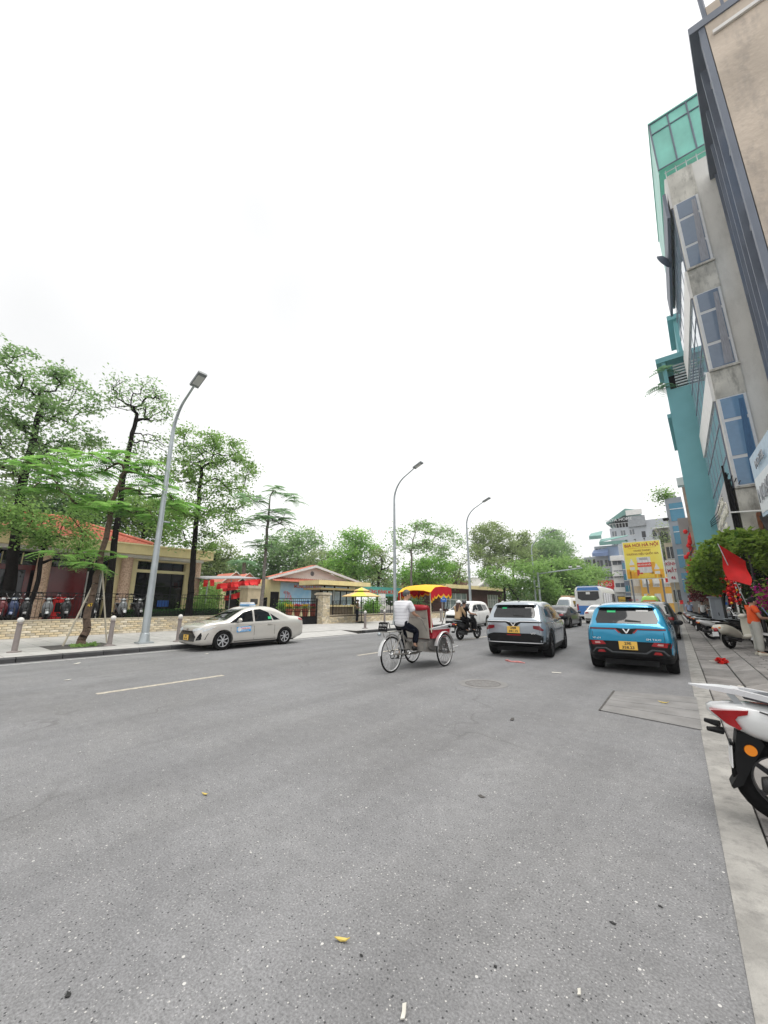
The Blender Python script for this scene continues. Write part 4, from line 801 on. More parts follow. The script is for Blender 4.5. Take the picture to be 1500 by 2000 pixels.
# its projecting signboard
B.poly('signboard', [(1.86, 13.4, 4.0), (1.72, 16.7, 4.2), (1.9, 16.7, 4.2), (2.04, 13.4, 4.0)], (0, 0, 1.95), mat('blue white sign', (.42, .55, .66), .5, var=.1))
s_ = B.poly('sign_stripe', [(1.845, 13.45, 4.1), (1.712, 16.6, 4.3), (1.73, 16.6, 4.3), (1.865, 13.45, 4.1)], (0, 0, 1.1), mat('pale sign panel', (.70, .74, .76), .5, var=.05))
for k, (w_, zz, sz) in enumerate((('NOKIA', 4.75, .62), ('HOTEL', 5.62, .34))): letter(w_, sz, mat('sign lettering grey', (.33, .34, .36), .5), B.t, Vector((1.74, 15, zz)) - B.o, (R(90), 0, R(-87.5)), .012, 1.3)
B.bar('sign_bracket', (1.9, 15, 5.8), (3.0, 15, 6.3), .04, M_GREY)
# weathered white building with three side windows
G = Bx('narrow_office_building', 'narrow weathered white building with three tall side windows and green roof canopy', (3, 24, 0))
gy = 20.2; gx = lambda y: 1.49 - .043 * (y - 20.2)
gt = at(1293, 345, Y=gy).z - .2
G.poly('wall', [(1.49, gy, 0), (6, gy, 0), (6, 28.4, 0), (gx(28.4), 28.4, 0)], (0, 0, gt), M_GWALL)
for k, (pt, pb) in enumerate((((1319.5, 401.8), (1343.4, 527.7)), ((1355.4, 579.5), (1389.9, 723.4)), ((1397.4, 781.9), (1434.9, 951.3)))):
    zt, zb = at(*pt, Y=gy).z, at(*pb, Y=gy).z; x0, x1 = 1.52, 2.42; mg = (M_GLG, M_GLG, M_GLB)[k]; ty = gy - .05
    fr = G.bb('window_frame', (x0, gy - .06, zb), (x1, gy + .0, zt), M_FRM)
    hs = [(0, .26), (.27, .68), (.69, 1.0)][::-1]; H_ = zt - zb
    for a_, b_ in hs: w_ = G.bb('window', (x0 + .09, gy - .075, zt - H_ * b_ + .05), (x1 - .09, gy - .055, zt - H_ * a_ - .05), mg, fr)
    G.poly('curtain', [(x1 - .42, gy - .078, zb + .1), (x1 - .12, gy - .078, zb + .1), (x1 - .12, gy - .078, zt - .2), (x1 - .26, gy - .078, zt - .2)], (0, -.002, 0), mat('blue curtain' if k == 2 else 'grey curtain', (.05, .14, .28) if k == 2 else (.33, .34, .38), .5, var=.3, scale=9, stretch=(6, 1, .3)), fr)
    G.bb('window_sill', (x0 - .04, gy - .12, zb - .09), (x1 + .04, gy, zb - .005), M_STAIN)
    zn = (gt, at(1355.4, 579.5, Y=gy).z, at(1397.4, 781.9, Y=gy).z)
    # stained spandrel above the window
    ztop = (gt, at(1343.4, 527.7, Y=gy).z - .1, at(1389.9, 723.4, Y=gy).z - .1)[k]
    G.bb('spandrel', (1.50, gy - .03, zt + .03), (2.45, gy - .003, ztop), M_STAIN)
# front facade: bays with white spandrels and glazed grids
def gq(y, z, off): return (gx(y) - off, y, z)
def gpoly(name, y0, y1, z0, z1, o0, o1, m, par=None): return G.poly(name, [gq(y0, z0, o0), gq(y1, z0, o0), gq(y1, z0, o1), gq(y0, z0, o1)], (0, 0, z1 - z0), m, par)
zs = [at(1434.9, 951.3, Y=gy).z, at(1397.4, 781.9, Y=gy).z, at(1389.9, 723.4, Y=gy).z, at(1355.4, 579.5, Y=gy).z, at(1343.4, 527.7, Y=gy).z, at(1319.5, 401.8, Y=gy).z, gt]
for k in range(3):
    a_, b_ = zs[2 * k], zs[2 * k + 1]
    gpoly('spandrel_panel', gy + .05, 28.4, b_, zs[2 * k + 2], 0, .10, M_WHITE)
    for j in range(6):
        y0 = gy + .15 + j * 1.36; w_ = gpoly('window', y0, y0 + 1.3, a_, b_, 0, .04, glassmat('sky reflection glass', (.30, .40, .48), .05)); gpoly('mullion', y0 - .05, y0, a_, b_, 0, .05, M_GREY, w_); gpoly('transom', y0, y0 + 1.3, a_ + (b_ - a_) * .35, a_ + (b_ - a_) * .35 + .07, .04, .06, M_GREY, w_); gpoly('transom', y0, y0 + 1.3, a_ + (b_ - a_) * .72, a_ + (b_ - a_) * .72 + .07, .04, .06, M_GREY, w_)  # pane colour is paled to paint in the bright sky reflection
gpoly('soffit_panel', gy - .02, 28.4, zs[5] - .5, gt - .9, .17, .30, M_GREY)
# roof canopy of green sheet
ct, cb = at(1268, 250, Y=gy).z, at(1300, 330, Y=gy).z
G.bb('canopy_sheet', (1.25, gy - .12, cb), (4.5, gy - .09, ct), M_GREEN)
G.poly('canopy_sheet', [(1.23, gy - .1, cb - .2), (1.02, 28.3, cb - .2), (1.05, 28.3, cb - .2), (1.26, gy - .1, cb - .2)], (0, 0, ct - cb + .2), M_GREEN)
G.poly('canopy_roof', [(1.2, gy - .2, ct), (4.6, gy - .2, ct), (4.6, 28.4, ct), (.98, 28.4, ct)], (0, 0, .06), M_GREEN)
for k in range(5): G.bar('canopy_frame', (1.25 + k * .75, gy - .14, cb), (1.25 + k * .75, gy - .14, ct), .035, M_GREY)
for zz in (cb, ct - .7, ct): G.bar('canopy_frame', (1.22, gy - .14, zz), (4.5, gy - .14, zz), .035, M_GREY)
for k in range(6): G.bar('railing_bar', (1.5 + k * .4, gy + .1, gt), (1.5 + k * .4, gy + .1, cb), .02, M_FRM)
G.bar('railing_rail', (1.45, gy + .1, gt + .4), (4, gy + .1, gt + .4), .025, M_FRM)
d_ = G.o; P = MB(); P.lathe([(.02, 0), (.3, .06), (.48, .2), (.47, .21), (.29, .08), (.02, .03)], 18, (0, 0, 0), 'X'); o = P.ob('satellite_dish', M_GREY, G.t, .6, Vector((1.02, 23.2, at(1290, 505, Y=23).z)) - d_); o.rotation_euler = (0, R(15), R(150))
# street level sign on the facade, stained corner and pipes
s_ = G.poly('signboard', [(1.24, gy, 4.35), (1.0, 27.9, 4.35), (1.08, 27.9, 4.35), (1.32, gy, 4.35)], (0, 0, 2.1), mat('grey sign panel', (.42, .41, .42), .6, var=.08))
ML_ = mat('cream sign lettering', (.80, .77, .66), .5)
for k, (w_, zz) in enumerate((('NHÀ HÀNG', 5.95), ('CƠM NIÊU HÀ NỘI', 5.4), ('ĐẶC SẢN', 4.85))): letter(w_, .55, ML_, s_, Vector((1.10, 24.0, zz)) - d_, (R(90), 0, R(-88.2)), .02, 1.25)
for k in range(3): G.bar('drain_pipe', (1.36 - .06 * k, gy - .06, 2.5), (1.36 - .06 * k, gy - .06, 6.4 + .3 * k), .035, M_BLACK)
G.bb('corner_pier', (1.47, gy - .05, 0), (2.3, gy - .004, zs[0] - .12), M_STAIN)
G.poly('awning', [(1.95, gy - 1.6, 3.9), (4.5, gy - 1.6, 3.9), (4.5, gy - .05, 4.9), (1.95, gy - .05, 4.9)], (0, 0, .06), mat('dark mesh awning', (.03, .026, .026), .8, var=.3, scale=3))
G.poly('awning_valance', [(1.95, gy - 1.62, 3.0), (4.5, gy - 1.62, 3.0), (4.5, gy - 1.62, 3.95), (1.95, gy - 1.62, 3.95)], (0, .03, 0), mat('dark mesh awning', (.03, .026, .026)))
G.bar('awning_arm', (1.2, gy - .1, 5.05), (2.1, gy - .9, 4.85), .03, M_WHITE); G.bb('awning_case', (1.9, gy - .35, 4.0), (2.0, gy - .06, 4.9), mat('rusty steel', (.25, .10, .05), .8, var=.4, scale=6))
# teal building
TY = 29.0; TL = Bx('teal_building', 'tall teal rendered building with blank side wall and roof loggia', (2, 32, 0)); tx = -.09
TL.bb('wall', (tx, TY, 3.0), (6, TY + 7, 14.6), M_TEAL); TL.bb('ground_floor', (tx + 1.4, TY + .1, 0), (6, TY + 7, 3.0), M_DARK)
TL.bb('parapet_wall', (tx, TY, 14.6), (1.3, TY + .15, 15.0), M_TEAL)
for a_, b_ in ((tx, tx + .22), (1.1, 1.7)): TL.bb('loggia_pier', (a_, TY, 15.0), (b_, TY + .3, 17.0), M_TEAL)
TL.bb('loggia_back', (tx, TY + 2.2, 14.6), (6, TY + 2.4, 17), M_DARK); TL.bb('loggia_side', (1.7, TY, 14.6), (6, TY + 2.2, 17), M_TEAL)
for k in range(9): TL.bb('louvre', (.45, TY + .35, 15.1 + k * .2), (1.12, TY + .45, 15.18 + k * .2), M_FRM)
TL.bb('cornice', (tx - .28, TY - .12, 17.0), (6, TY + 3, 17.35), M_TEAL); TL.bb('roof_box', (.95, TY + 1.0, 17.35), (6, TY + 5, 20.4), M_TEAL); TL.bb('roof_cornice', (.65, TY + .8, 20.4), (6, TY + 5, 20.75), M_TEAL)
TL.bb('cornice', (tx - .2, TY - .05, 13.1), (tx, TY + 7, 13.35), M_TEAL); TL.bb('ac_bracket', (tx - .35, TY + 1.5, 9.0), (tx, TY + 2.2, 9.5), M_WHITE)
rng = np.random.default_rng(33)
for k, (x_, z_) in enumerate(((-.35, 15.4), (.1, 16.4), (-.15, 15.2))): ob('balcony_plant', quads_mesh('balcony_plant', frond_leaves(np.array([x_ - 2, TY - .1 - 32, z_]), 10, .8, rng, 8, .05, .12), ML_PALM), TL.t)
# ------------------------------------------------------------------ farther right side
def house(label, Y, px0, px1, ptop, depth, m, rows=0, cols=0, gl=None, z0=0, name='shop_house', wz=(.25, .8), wx=.7, side=None):
    """box house whose front faces the camera end of the street, window grid on the front"""
    a_, b_ = at(px0, ptop, Y=Y), at(px1, ptop, Y=Y); H_ = (a_.z + b_.z) / 2; o = Vector(((a_.x + b_.x) / 2, Y, 0)); w_ = abs(b_.x - a_.x); t = thing(name, label, 'building', o)
    P = MB(); P.bb((-w_ / 2, 0, z0), (w_ / 2, depth, H_)); wl = P.ob('wall', m, t)
    for r_ in range(rows):
        h = (H_ - 1.0) / rows; zb = 1.0 + h * r_
        for c_ in range(cols):
            cw = w_ / cols; x = -w_ / 2 + cw * (c_ + .5); P = MB(); P.bb((x - cw * wx / 2, -.05, zb + h * wz[0]), (x + cw * wx / 2, -.01, zb + h * wz[1])); q = P.ob('window', gl or M_GLASSD, t)
            P = MB(); P.bb((x - cw * wx / 2 - .06, -.08, zb + h * wz[0] - .1), (x + cw * wx / 2 + .06, -.005, zb + h * wz[0] - .01)); P.ob('sill', M_WHITE, q)
            P = MB(); P.bb((x - .03, -.08, zb + h * wz[0]), (x + .03, -.052, zb + h * wz[1])); P.ob('glazing_bar', M_WHITE, q)
    return t, o, w_, H_
def hbx(t, name, a, b, m): P = MB(); P.bb(a, b); return P.ob(name, m, t)
M_PALE = mat('pale grey render', (.46, .49, .53), .8, var=.06, scale=.5, grunge=.25, gcol=(.3, .3, .3)); M_CRM = mat('cream weathered render', (.60, .52, .38), .85, var=.1, scale=.7, grunge=.5, gcol=(.25, .2, .15)); M_BRN = mat('raw brick gable', (.30, .22, .17), .9, var=.25, scale=2, grunge=.4)
M_CONC2 = mat('grey concrete face', (.30, .29, .29), .85, var=.12, scale=.7, bump=.2, bscale=9); M_SAGE = mat('sage roof sheet', (.16, .32, .29), .6, var=.12, scale=1)
house('narrow raw brick house just left of the teal building', 42, 1329, 1372, 938, 8, M_BRN, 0, 0)
t, o, w_, H_ = house('grey concrete fronted building left of the lantern string', 50, 1322, 1375, 1010, 9, M_CONC2, 0, 0)
hbx(t, 'balcony_frame', (.0, -1.5, 8.6), (4, -.02, 8.9), M_FRM); hbx(t, 'dark_recess', (.1, -.05, 4.3), (3, -.02, 8.5), mat('ochre recess', (.35, .24, .09), .8, var=.5, scale=1.5)); hbx(t, 'balcony_slab', (-.5, -1.6, 3.6), (4, -.02, 3.9), M_CONC2); hbx(t, 'frame_post', (-.05, -1.5, 3.9), (.1, -1.4, 8.6), M_FRM)
t, o, w_, H_ = house('tall narrow building with blue glass strip and rooftop plants', 60, 1297, 1330, 972, 10, mat('bluish grey render', (.29, .32, .36), .8, var=.1, scale=.5), 0, 0)
for k in range(4): zb = 2.9 + k * (H_ - 3.0) / 4; P = MB(); P.bb((-w_ / 2 + .35, -.06, zb), (-w_ / 2 + 1.75, -.01, zb + 2.3)); q = P.ob('window', M_GLASSB, t); P = MB(); P.bb((-w_ / 2 + .35, -.1, zb + 1.5), (-w_ / 2 + 1.75, -.06, zb + 1.58)); P.ob('transom', M_FRM, q)
hbx(t, 'roof_tank', (-.8, 1, H_), (.3, 2.2, H_ + .9), M_FRM); rng = np.random.default_rng(8); tag(ob('roof_plants', quads_mesh('roof_plants', leaf_cloud(rng.normal(0, 1, (500, 3)) * [.6, .3, .5] + [-.9, .4, H_ + .6], .3, rng), ML_MID), t), kind='stuff'); hbx(t, 'balcony', (-w_ / 2 - .5, -.6, H_ - 2.8), (-w_ / 2 + .1, .6, H_ - 2.6), M_DARK)
t, o, w_, H_ = house('cream weathered narrow house behind the eyewear sign', 68, 1296, 1316, 1060, 10, M_CRM, 3, 1, M_GLASSD)
t, o, w_, H_ = house('house with bare shrubs on its terrace, right of the billboard', 92, 1283, 1306, 1032, 10, M_CONC2, 4, 1)
rng = np.random.default_rng(18); tag(ob('terrace_plants', quads_mesh('terrace_plants', leaf_cloud(rng.normal(0, 1, (700, 3)) * [1, .4, 2] + [0, -.5, H_ - 3], .4, rng), ML_OLIVE), t), kind='stuff'); hbx(t, 'tin_roof', (-w_ / 2 - .6, -.8, H_), (w_ / 2 + .4, 6, H_ + .2), M_FRM)
# end of the street
t, o, w_, H_ = house('white hotel block with green pitched roof terrace, above the billboard', 112, 1190, 1242, 1030, 14, M_PALE, 6, 3, glassmat('hotel glass', (.16, .18, .2)), wx=.5, wz=(.35, .75))
P = MB(); P.bb((w_ / 2 - .01, 0, 0), (w_ / 2 + 7.2, 14, H_ + 1.2)); P.ob('side_wall', M_PALE, t)
for k in range(3):
    for j in range(3): P = MB(); x = w_ / 2 + 1.0 + j * 2.2; zb = H_ - 3 - k * 3.4; P.bb((x, -.06, zb), (x + .8, -.01, zb + 1.5)); P.ob('window', M_GLASSD, t)
P = MB(); P.prism([(-w_ / 2 - .5, -.6, H_ + 1.6), (1.2, -.6, H_ + 4.6), (w_ / 2 + 1, -.6, H_ + 3.9), (w_ / 2 + 1, -.6, H_ + 3.4), (1.2, -.6, H_ + 3.6), (-w_ / 2 - .5, -.6, H_ + 1.2)], (0, 9, 0)); P.ob('pitched_roof', M_SAGE, t)
P = MB(); P.prism([(-w_ / 2 - .4, -.62, H_ + 1.4), (1.2, -.62, H_ + 4.4), (1.2, -.62, H_ + 3.0), (-w_ / 2 - .4, -.62, H_ + 1.2)], (0, .04, 0)); P.ob('roof_gable', M_SAGE, t)
hbx(t, 'roof_room', (-w_ / 2 + 1.2, 1, H_), (w_ / 2 - .5, 7, H_ + 2.4), M_DARK); letter('MAYA HOME', 1.05, M_FRM, t, (-.6, -.75, H_ + 1.9), ext=.03)
for k in range(9): hbx(t, 'terrace_post', (-w_ / 2 + .2 + k * (w_ - .4) / 8, -.3, H_), (-w_ / 2 + .28 + k * (w_ - .4) / 8, -.22, H_ + 1.1), M_FRM)
hbx(t, 'terrace_rail', (-w_ / 2, -.32, H_ + 1.05), (w_ / 2, -.2, H_ + 1.12), M_FRM)
sg = hbx(t, 'roof_sign', (w_ / 2 - 1.6, -.9, H_ + 2.7), (w_ / 2 + 1.8, -.7, H_ + 4.0), M_WHITE); hbx(t, 'bay_window', (w_ / 2 - 1.4, -.7, H_ - .2), (w_ / 2 + 2.2, -.02, H_ + 2.4), mat('bay glass', (.3, .32, .34), .2, var=.2, scale=1.4))
hbx(t, 'glass_balustrade', (-w_ / 2 - 1, -2.4, H_ - 7.4), (w_ / 2 + 3, -2.3, H_ - 6.1), mat('green glass balustrade', (.42, .62, .56), .1, var=.1)); hbx(t, 'balcony_slab', (-w_ / 2 - 1, -2.4, H_ - 7.7), (w_ / 2 + 3, -.02, H_ - 7.4), M_PALE)
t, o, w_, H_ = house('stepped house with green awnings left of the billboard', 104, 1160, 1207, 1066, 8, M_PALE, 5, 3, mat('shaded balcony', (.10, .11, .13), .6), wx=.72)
for k, (x0, x1, zz, mm) in enumerate(((-w_ / 2 - .4, -.3, H_ + 2.2, M_SAGE), (-w_ / 2 + 1.6, w_ / 2 + 2.4, H_ + .6, M_SAGE), (-w_ / 2 - .2, .6, H_ - 1.9, mat('blue sheet', (.17, .24, .42), .6, var=.1)))): P = MB(); P.prism([(x0, -2.2, zz), (x1, -2.2, zz + (.9 if k == 1 else .0)), (x1, .2, zz + 1.4), (x0, .2, zz + 1.0)], (0, 0, .12)); P.ob('awning', mm, t); P = MB(); P.bb((x0, -2.25, zz - .7), (x1, -2.2, zz + .1)); P.ob('valance', mm, t)
hbx(t, 'blue_shutter', (.3, -.5, H_ - 3.6), (w_ / 2, -.02, H_ - .4), mat('pale blue sheet', (.30, .40, .58), .6, var=.1, stretch=(8, 1, 1)))
t, o, w_, H_ = house('grey house half hidden by the broad tree, left of the stepped house', 108, 1140, 1170, 1088, 8, M_PALE, 4, 2)
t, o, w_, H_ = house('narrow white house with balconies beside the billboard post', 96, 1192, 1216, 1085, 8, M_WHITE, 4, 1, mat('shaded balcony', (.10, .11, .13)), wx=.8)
for k in range(3): hbx(t, 'balcony', (-w_ / 2, -.9, 3.9 + k * 3.3), (w_ / 2, -.02, 4.9 + k * 3.3), M_WHITE)
t, o, w_, H_ = house('narrow dark blue shuttered house under the billboard edge', 94, 1213, 1228, 1095, 8, mat('slate blue render', (.18, .22, .30), .8, var=.2), 4, 1, M_GLASSB, wx=.8)
t, o, w_, H_ = house('cream house with white shutters below the billboard', 92, 1227, 1248, 1120, 8, M_CRM, 2, 1, mat('white shutter', (.62, .62, .60), .6, var=.2, scale=4, stretch=(9, 1, 1)), wx=.8)
t, o, w_, H_ = house('orange yellow colonial house below the billboard', 90, 1248, 1310, 1122, 8, mat('orange yellow render', (.72, .40, .06), .8, var=.07, scale=.6), 2, 3, mat('white shutter', (.6, .6, .6)), wx=.6)
for k in range(4): hbx(t, 'air_conditioner', (-w_ / 2 + .6 + k * 1.6, -.6, 5.2), (-w_ / 2 + 1.5 + k * 1.6, -.05, 5.9), M_WHITE)
c0 = at(1178, 1145, Y=98); s_ = thing('shop_signboard', 'red shop signboard above the bus', 'sign', (c0.x, 98, 4)); P = MB(); P.bb((-2.2, 0, .6), (2.2, .2, 2.6)); P.ob('board', M_RED, s_); letter('PHỞ BÒ', 1.0, M_WHITE, s_, (0, -.02, 1.6), ext=.01)
for xx in (-1.9, 1.9): P = MB(); P.cyl((xx, .3, -4), (xx, .3, 1.6), .06, n=6); P.ob('post', M_GALV, s_)
for (px, py, w_, h_, mm, tx_, tm, lab) in ((1221, 1172, 2.1, 1.2, mat('amber sign', (.80, .50, .05), .5), 'KHÁCH SẠN', M_INK, 'amber sign behind the bus, below the cream house'), (1238, 1172, 2.6, 1.5, M_WHITE, 'PHO 10', M_RED, 'white sign with red letters beside the amber sign')):
    c0 = at(px, py, Y=84); s_ = thing('shop_signboard', lab, 'sign', (c0.x, 84, 0)); P = MB(); P.bb((-w_ / 2, 0, c0.z - h_ / 2), (w_ / 2, .15, c0.z + h_ / 2)); P.ob('board', mm, s_); letter(tx_, .42, tm, s_, (0, -.02, c0.z), ext=.01); P = MB(); P.cyl((0, .1, 0), (0, .1, c0.z), .05, n=6); P.ob('post', M_GALV, s_)
# far backdrop rows so that gaps do not open onto nothing
house('long pale row of shop houses far behind the bus', 125, 1085, 1145, 1125, 8, M_PALE, 3, 6)
house('long low row behind the tree line at the far left end of the street', 130, 1000, 1080, 1150, 8, M_CRM, 2, 8)
# billboard
bl_, br_, zt, zb = -10.35, -4.95, 12.1, 5.75
T = thing('billboard', 'big yellow beer billboard reading BIA HOI HA NOI over the street', 'billboard', ((bl_ + br_) / 2, 80, 0)); w_ = br_ - bl_; zc = (zt + zb) / 2; h_ = zt - zb
P = MB(); P.bb((-w_ / 2 - .12, 0, zb - .12), (w_ / 2 + .12, .35, zt + .12)); P.ob('frame', M_FRM, T)
MY = mat('billboard yellow', (.88, .62, .01), .45, var=.04, col2=(.86, .80, .16), scale=.25, edge=(.3, .7)); P = MB(); P.bb((-w_ / 2, -.02, zb), (w_ / 2, -.002, zt)); pn = P.ob('panel', MY, T)
MDR = mat('billboard dark red', (.40, .03, .01), .5); MBRN = mat('billboard brown', (.30, .12, .01), .5)
letter('BIA HƠI HÀ NỘI', .74, MDR, T, (0, -.03, zt - .62), ext=.006, sx=.93, bold=.02); letter('VANG DANH', .42, MBRN, T, (0, -.03, zt - 1.55), ext=.006, bold=.012); letter('THƯƠNG HIỆU QUỐC GIA', .42, MBRN, T, (0, -.03, zt - 2.15), ext=.006, bold=.012, sx=.92)
P = MB(); P.bb((-2.0, -.03, zt - 1.10), (2.0, -.022, zt - 1.07)); P.ob('rule', MDR, T)
MS = mat('keg silver', (.66, .66, .68), .35, var=.2, scale=2, stretch=(3, 1, .5)); kx, k0, k1 = 0.05, zb + .95, zb + 3.65
P = MB(); P.bb((kx - .98, -.045, k0), (kx + .98, -.022, k1)); P.prism([(kx - 1.05, -.044, k0 + .35), (kx + 1.05, -.044, k0 + .35), (kx + 1.1, -.044, k0 + .2), (kx - 1.1, -.044, k0 + .2)], (0, .015, 0)); P.ob('keg_print', MS, T); P = MB(); P.bb((kx - 1.02, -.055, k0 + 1.0), (kx + 1.02, -.046, k0 + 1.75)); P.ob('keg_label', mat('keg label red', (.72, .05, .02), .5), T); letter('BIA HƠI HÀ NỘI', .36, M_WHITE, T, (kx, -.06, k0 + 1.37), ext=.003, sx=.72, bold=.008)
P = MB(); P.bb((kx - .6, -.05, k1 - .5), (kx + .6, -.046, k1 - .1)); P.ob('keg_top', mat('keg shade', (.38, .38, .40), .5), T)
for x, w0, zz, hh, mm in ((-1.75, .36, zb + 1.5, 1.9, M_WHITE), (1.75, .36, zb + .7, 1.7, M_WHITE)):
    P = MB(); y_ = -.04; P.prism([(x - w0, y_, zz), (x + w0, y_, zz), (x + w0, y_, zz + hh * .55), (x + w0 * .35, y_, zz + hh * .85), (x + w0 * .3, y_, zz + hh), (x - w0 * .3, y_, zz + hh), (x - w0 * .35, y_, zz + hh * .85), (x - w0, y_, zz + hh * .55)], (0, .015, 0)); P.ob('bottle_print', mm, T); P = MB(); P.bb((x - w0, -.048, zz + hh * .28), (x + w0, -.041, zz + hh * .45)); P.ob('bottle_label', M_YELC, T)
for x, w0, hh in ((-2.35, .28, 1.5), (-1.9, .3, 1.2), (-1.35, .28, 1.0), (1.25, .32, 2.6), (2.35, .25, 1.4), (.9, .3, .9), (2.0, .25, .5)): P = MB(); P.bb((x - w0, -.036, zb + .05), (x + w0, -.021, zb + .1 + hh)); P.ob('glass_print', mat('beer amber', (.80, .38, .0), .4, var=.15, scale=2), T)
for x in (-.95, -.5): P = MB(); P.bb((x - .2, -.06, zb + .5), (x + .2, -.05, zb + 1.0 if x > -.6 else zb + 1.5)); P.ob('can_print', mat('can red', (.55, .02, .02), .4), T)
P = MB(); P.bb((-.9, -.065, zb + .1), (1.3, -.055, zb + .75)); P.ob('stage_print', mat('stage gold', (.85, .60, .05), .4), T)
for x in (-2.2, 0, 2.2): P = MB(); P.bb((x - .12, .4, 0), (x + .12, .6, zt - .3)); P.ob('post', M_GREY, T)
for k in range(4): x = -2 + k * 1.35; P = MB(); P.tube([(x, 0, zt + .1), (x, -.6, zt + .5), (x, -1.0, zt + .35)], .03, 5); P.box((x, -1.05, zt + .3), (.3, .2, .1)); P.ob('flood_lamp', M_BLACK, T)
c0 = at(1313, 1115, Y=66); T = thing('eyewear_sign', 'tall white shop sign with red letters KINH MAT, right of the billboard', 'sign', (c0.x, 66, 0)); P = MB(); P.bb((-.65, 0, c0.z - 1.55), (.65, .25, c0.z + 1.5)); P.ob('board', M_WHITE, T)
for k, s_ in enumerate(('KÍNH', 'MẮT', '46')): letter(s_, .62, mat('sign crimson', (.5, .02, .05), .5), T, (0, -.02, c0.z + .95 - k * .95), ext=.01, sx=.85, bold=.012)
P = MB(); P.cyl((0, .12, 0), (0, .12, c0.z - 1.5), .06, n=6); P.ob('post', M_GALV, T)
# string of red lanterns
T = thing('lantern_string', 'hanging string of red lanterns on the concrete fronted building', 'lanterns', (.0, 46, 0)); rr = random.Random(2)
za, zb_ = at(1345, 1030, Y=46), at(1350, 1165, Y=46)
P = MB(); P.cyl((za.x, 0, za.z), (zb_.x, 0, zb_.z), .02, n=5); P.ob('cord', M_BLACK, T)
LN = MB(); LN.lathe([(.04, -.22), (.14, -.16), (.2, 0), (.14, .16), (.04, .22)], 10); lm_ = LN.mesh('lantern', M_RED, 1.2)
for k in range(24): f = (k + .5) / 24; ob('lantern', lm_, T, (za.x + (zb_.x - za.x) * f + rr.uniform(-.28, .28), rr.uniform(-.15, .15), za.z + (zb_.z - za.z) * f))
# shop fronts at pavement level under the buildings, right
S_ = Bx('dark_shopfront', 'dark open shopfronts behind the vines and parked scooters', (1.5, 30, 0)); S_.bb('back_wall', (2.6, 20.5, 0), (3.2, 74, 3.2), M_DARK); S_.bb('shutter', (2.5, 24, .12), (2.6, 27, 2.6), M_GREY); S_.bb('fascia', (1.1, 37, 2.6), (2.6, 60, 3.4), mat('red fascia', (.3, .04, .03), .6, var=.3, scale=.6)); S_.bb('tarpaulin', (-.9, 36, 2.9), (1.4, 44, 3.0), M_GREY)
# ------------------------------------------------------------------ vehicles
def paint(name, c, metal=.5, rough=.28): return mat(name, c, rough, metal=metal, var=.03, scale=2, coat=.8, spec=.5)
M_CGL = glassmat('car glass', (.005, .006, .007), .03); M_RIM = mat('alloy rim', (.62, .63, .65), .3, metal=.5, var=.1); M_RIMD = mat('dark alloy', (.05, .05, .055), .35, metal=.5, var=.1)
M_HEADL = mat('headlamp lens', (.55, .58, .6), .08, var=.3, scale=14, coat=.8)
TOPS = {'suv': [(0, .60), (.012, .665), (.03, .70), (.105, .915), (.115, .955), (.2, .985), (.42, 1), (.55, .985), (.64, .93), (.775, .69), (.80, .665), (.93, .60), (.985, .52), (1, .42)],
        'sedan': [(0, .55), (.008, .66), (.03, .715), (.13, .745), (.17, .765), (.31, .955), (.36, .98), (.46, 1), (.55, .985), (.62, .925), (.755, .71), (.785, .685), (.93, .61), (.985, .54), (1, .42)],
        'mpv': [(0, .62), (.012, .70), (.05, .90), (.06, .95), (.15, .99), (.4, 1), (.58, .97), (.66, .91), (.80, .68), (.83, .655), (.94, .59), (.985, .52), (1, .42)],
        'van': [(0, .70), (.008, .85), (.02, .95), (.05, .985), (.3, 1), (.7, 1), (.80, .97), (.93, .62), (.95, .58), (.99, .48), (1, .36)]}
WPL = [(0, .80), (.006, .86), (.03, .93), (.10, .975), (.3, 1), (.75, 1), (.88, .965), (.95, .90), (.985, .80), (1, .66)]
def fi(tab, t): return float(np.interp(t, [a for a, b in tab], [b for a, b in tab]))
def wheel_mesh(r, w, spokes=5, dark=False, twist=.35):
    P = MB(); P.lathe([(.60 * r, -w / 2), (.93 * r, -w / 2), (r, -.34 * w), (r, .34 * w), (.93 * r, w / 2), (.66 * r, w / 2), (.64 * r, .3 * w)], 28, axis='X'); ty = P.mesh('wheel', M_RUB, .6)
    P = MB(); P.torus((w * .40, 0, 0), .63 * r, .035 * r, 28, 6, 'X')
    for k in range(spokes):
        for s_ in ((-.09, .09) if spokes < 7 else (0,)):
            a0 = 2 * math.pi * k / spokes + s_; a1 = a0 + twist * (1 if spokes >= 7 else .0) + s_ * .9; d = .03 * r if spokes < 7 else .05 * r
            p = [Vector((w * .43, rr_ * math.cos(a) * r, rr_ * math.sin(a) * r)) for rr_, a in ((.1, a0), (.63, a1))]; n_ = Vector((0, -math.sin(a0), math.cos(a0))) * d
            P.prism([p[0] - n_, p[0] + n_, p[1] + n_ * 1.3, p[1] - n_ * 1.3], (-.035, 0, 0))
    P.lathe([(.001, w * .46), (.13 * r, w * .46), (.15 * r, w * .36)], 14, axis='X'); return ty, P.mesh('rim', M_RIMD if dark else M_RIM, .6)
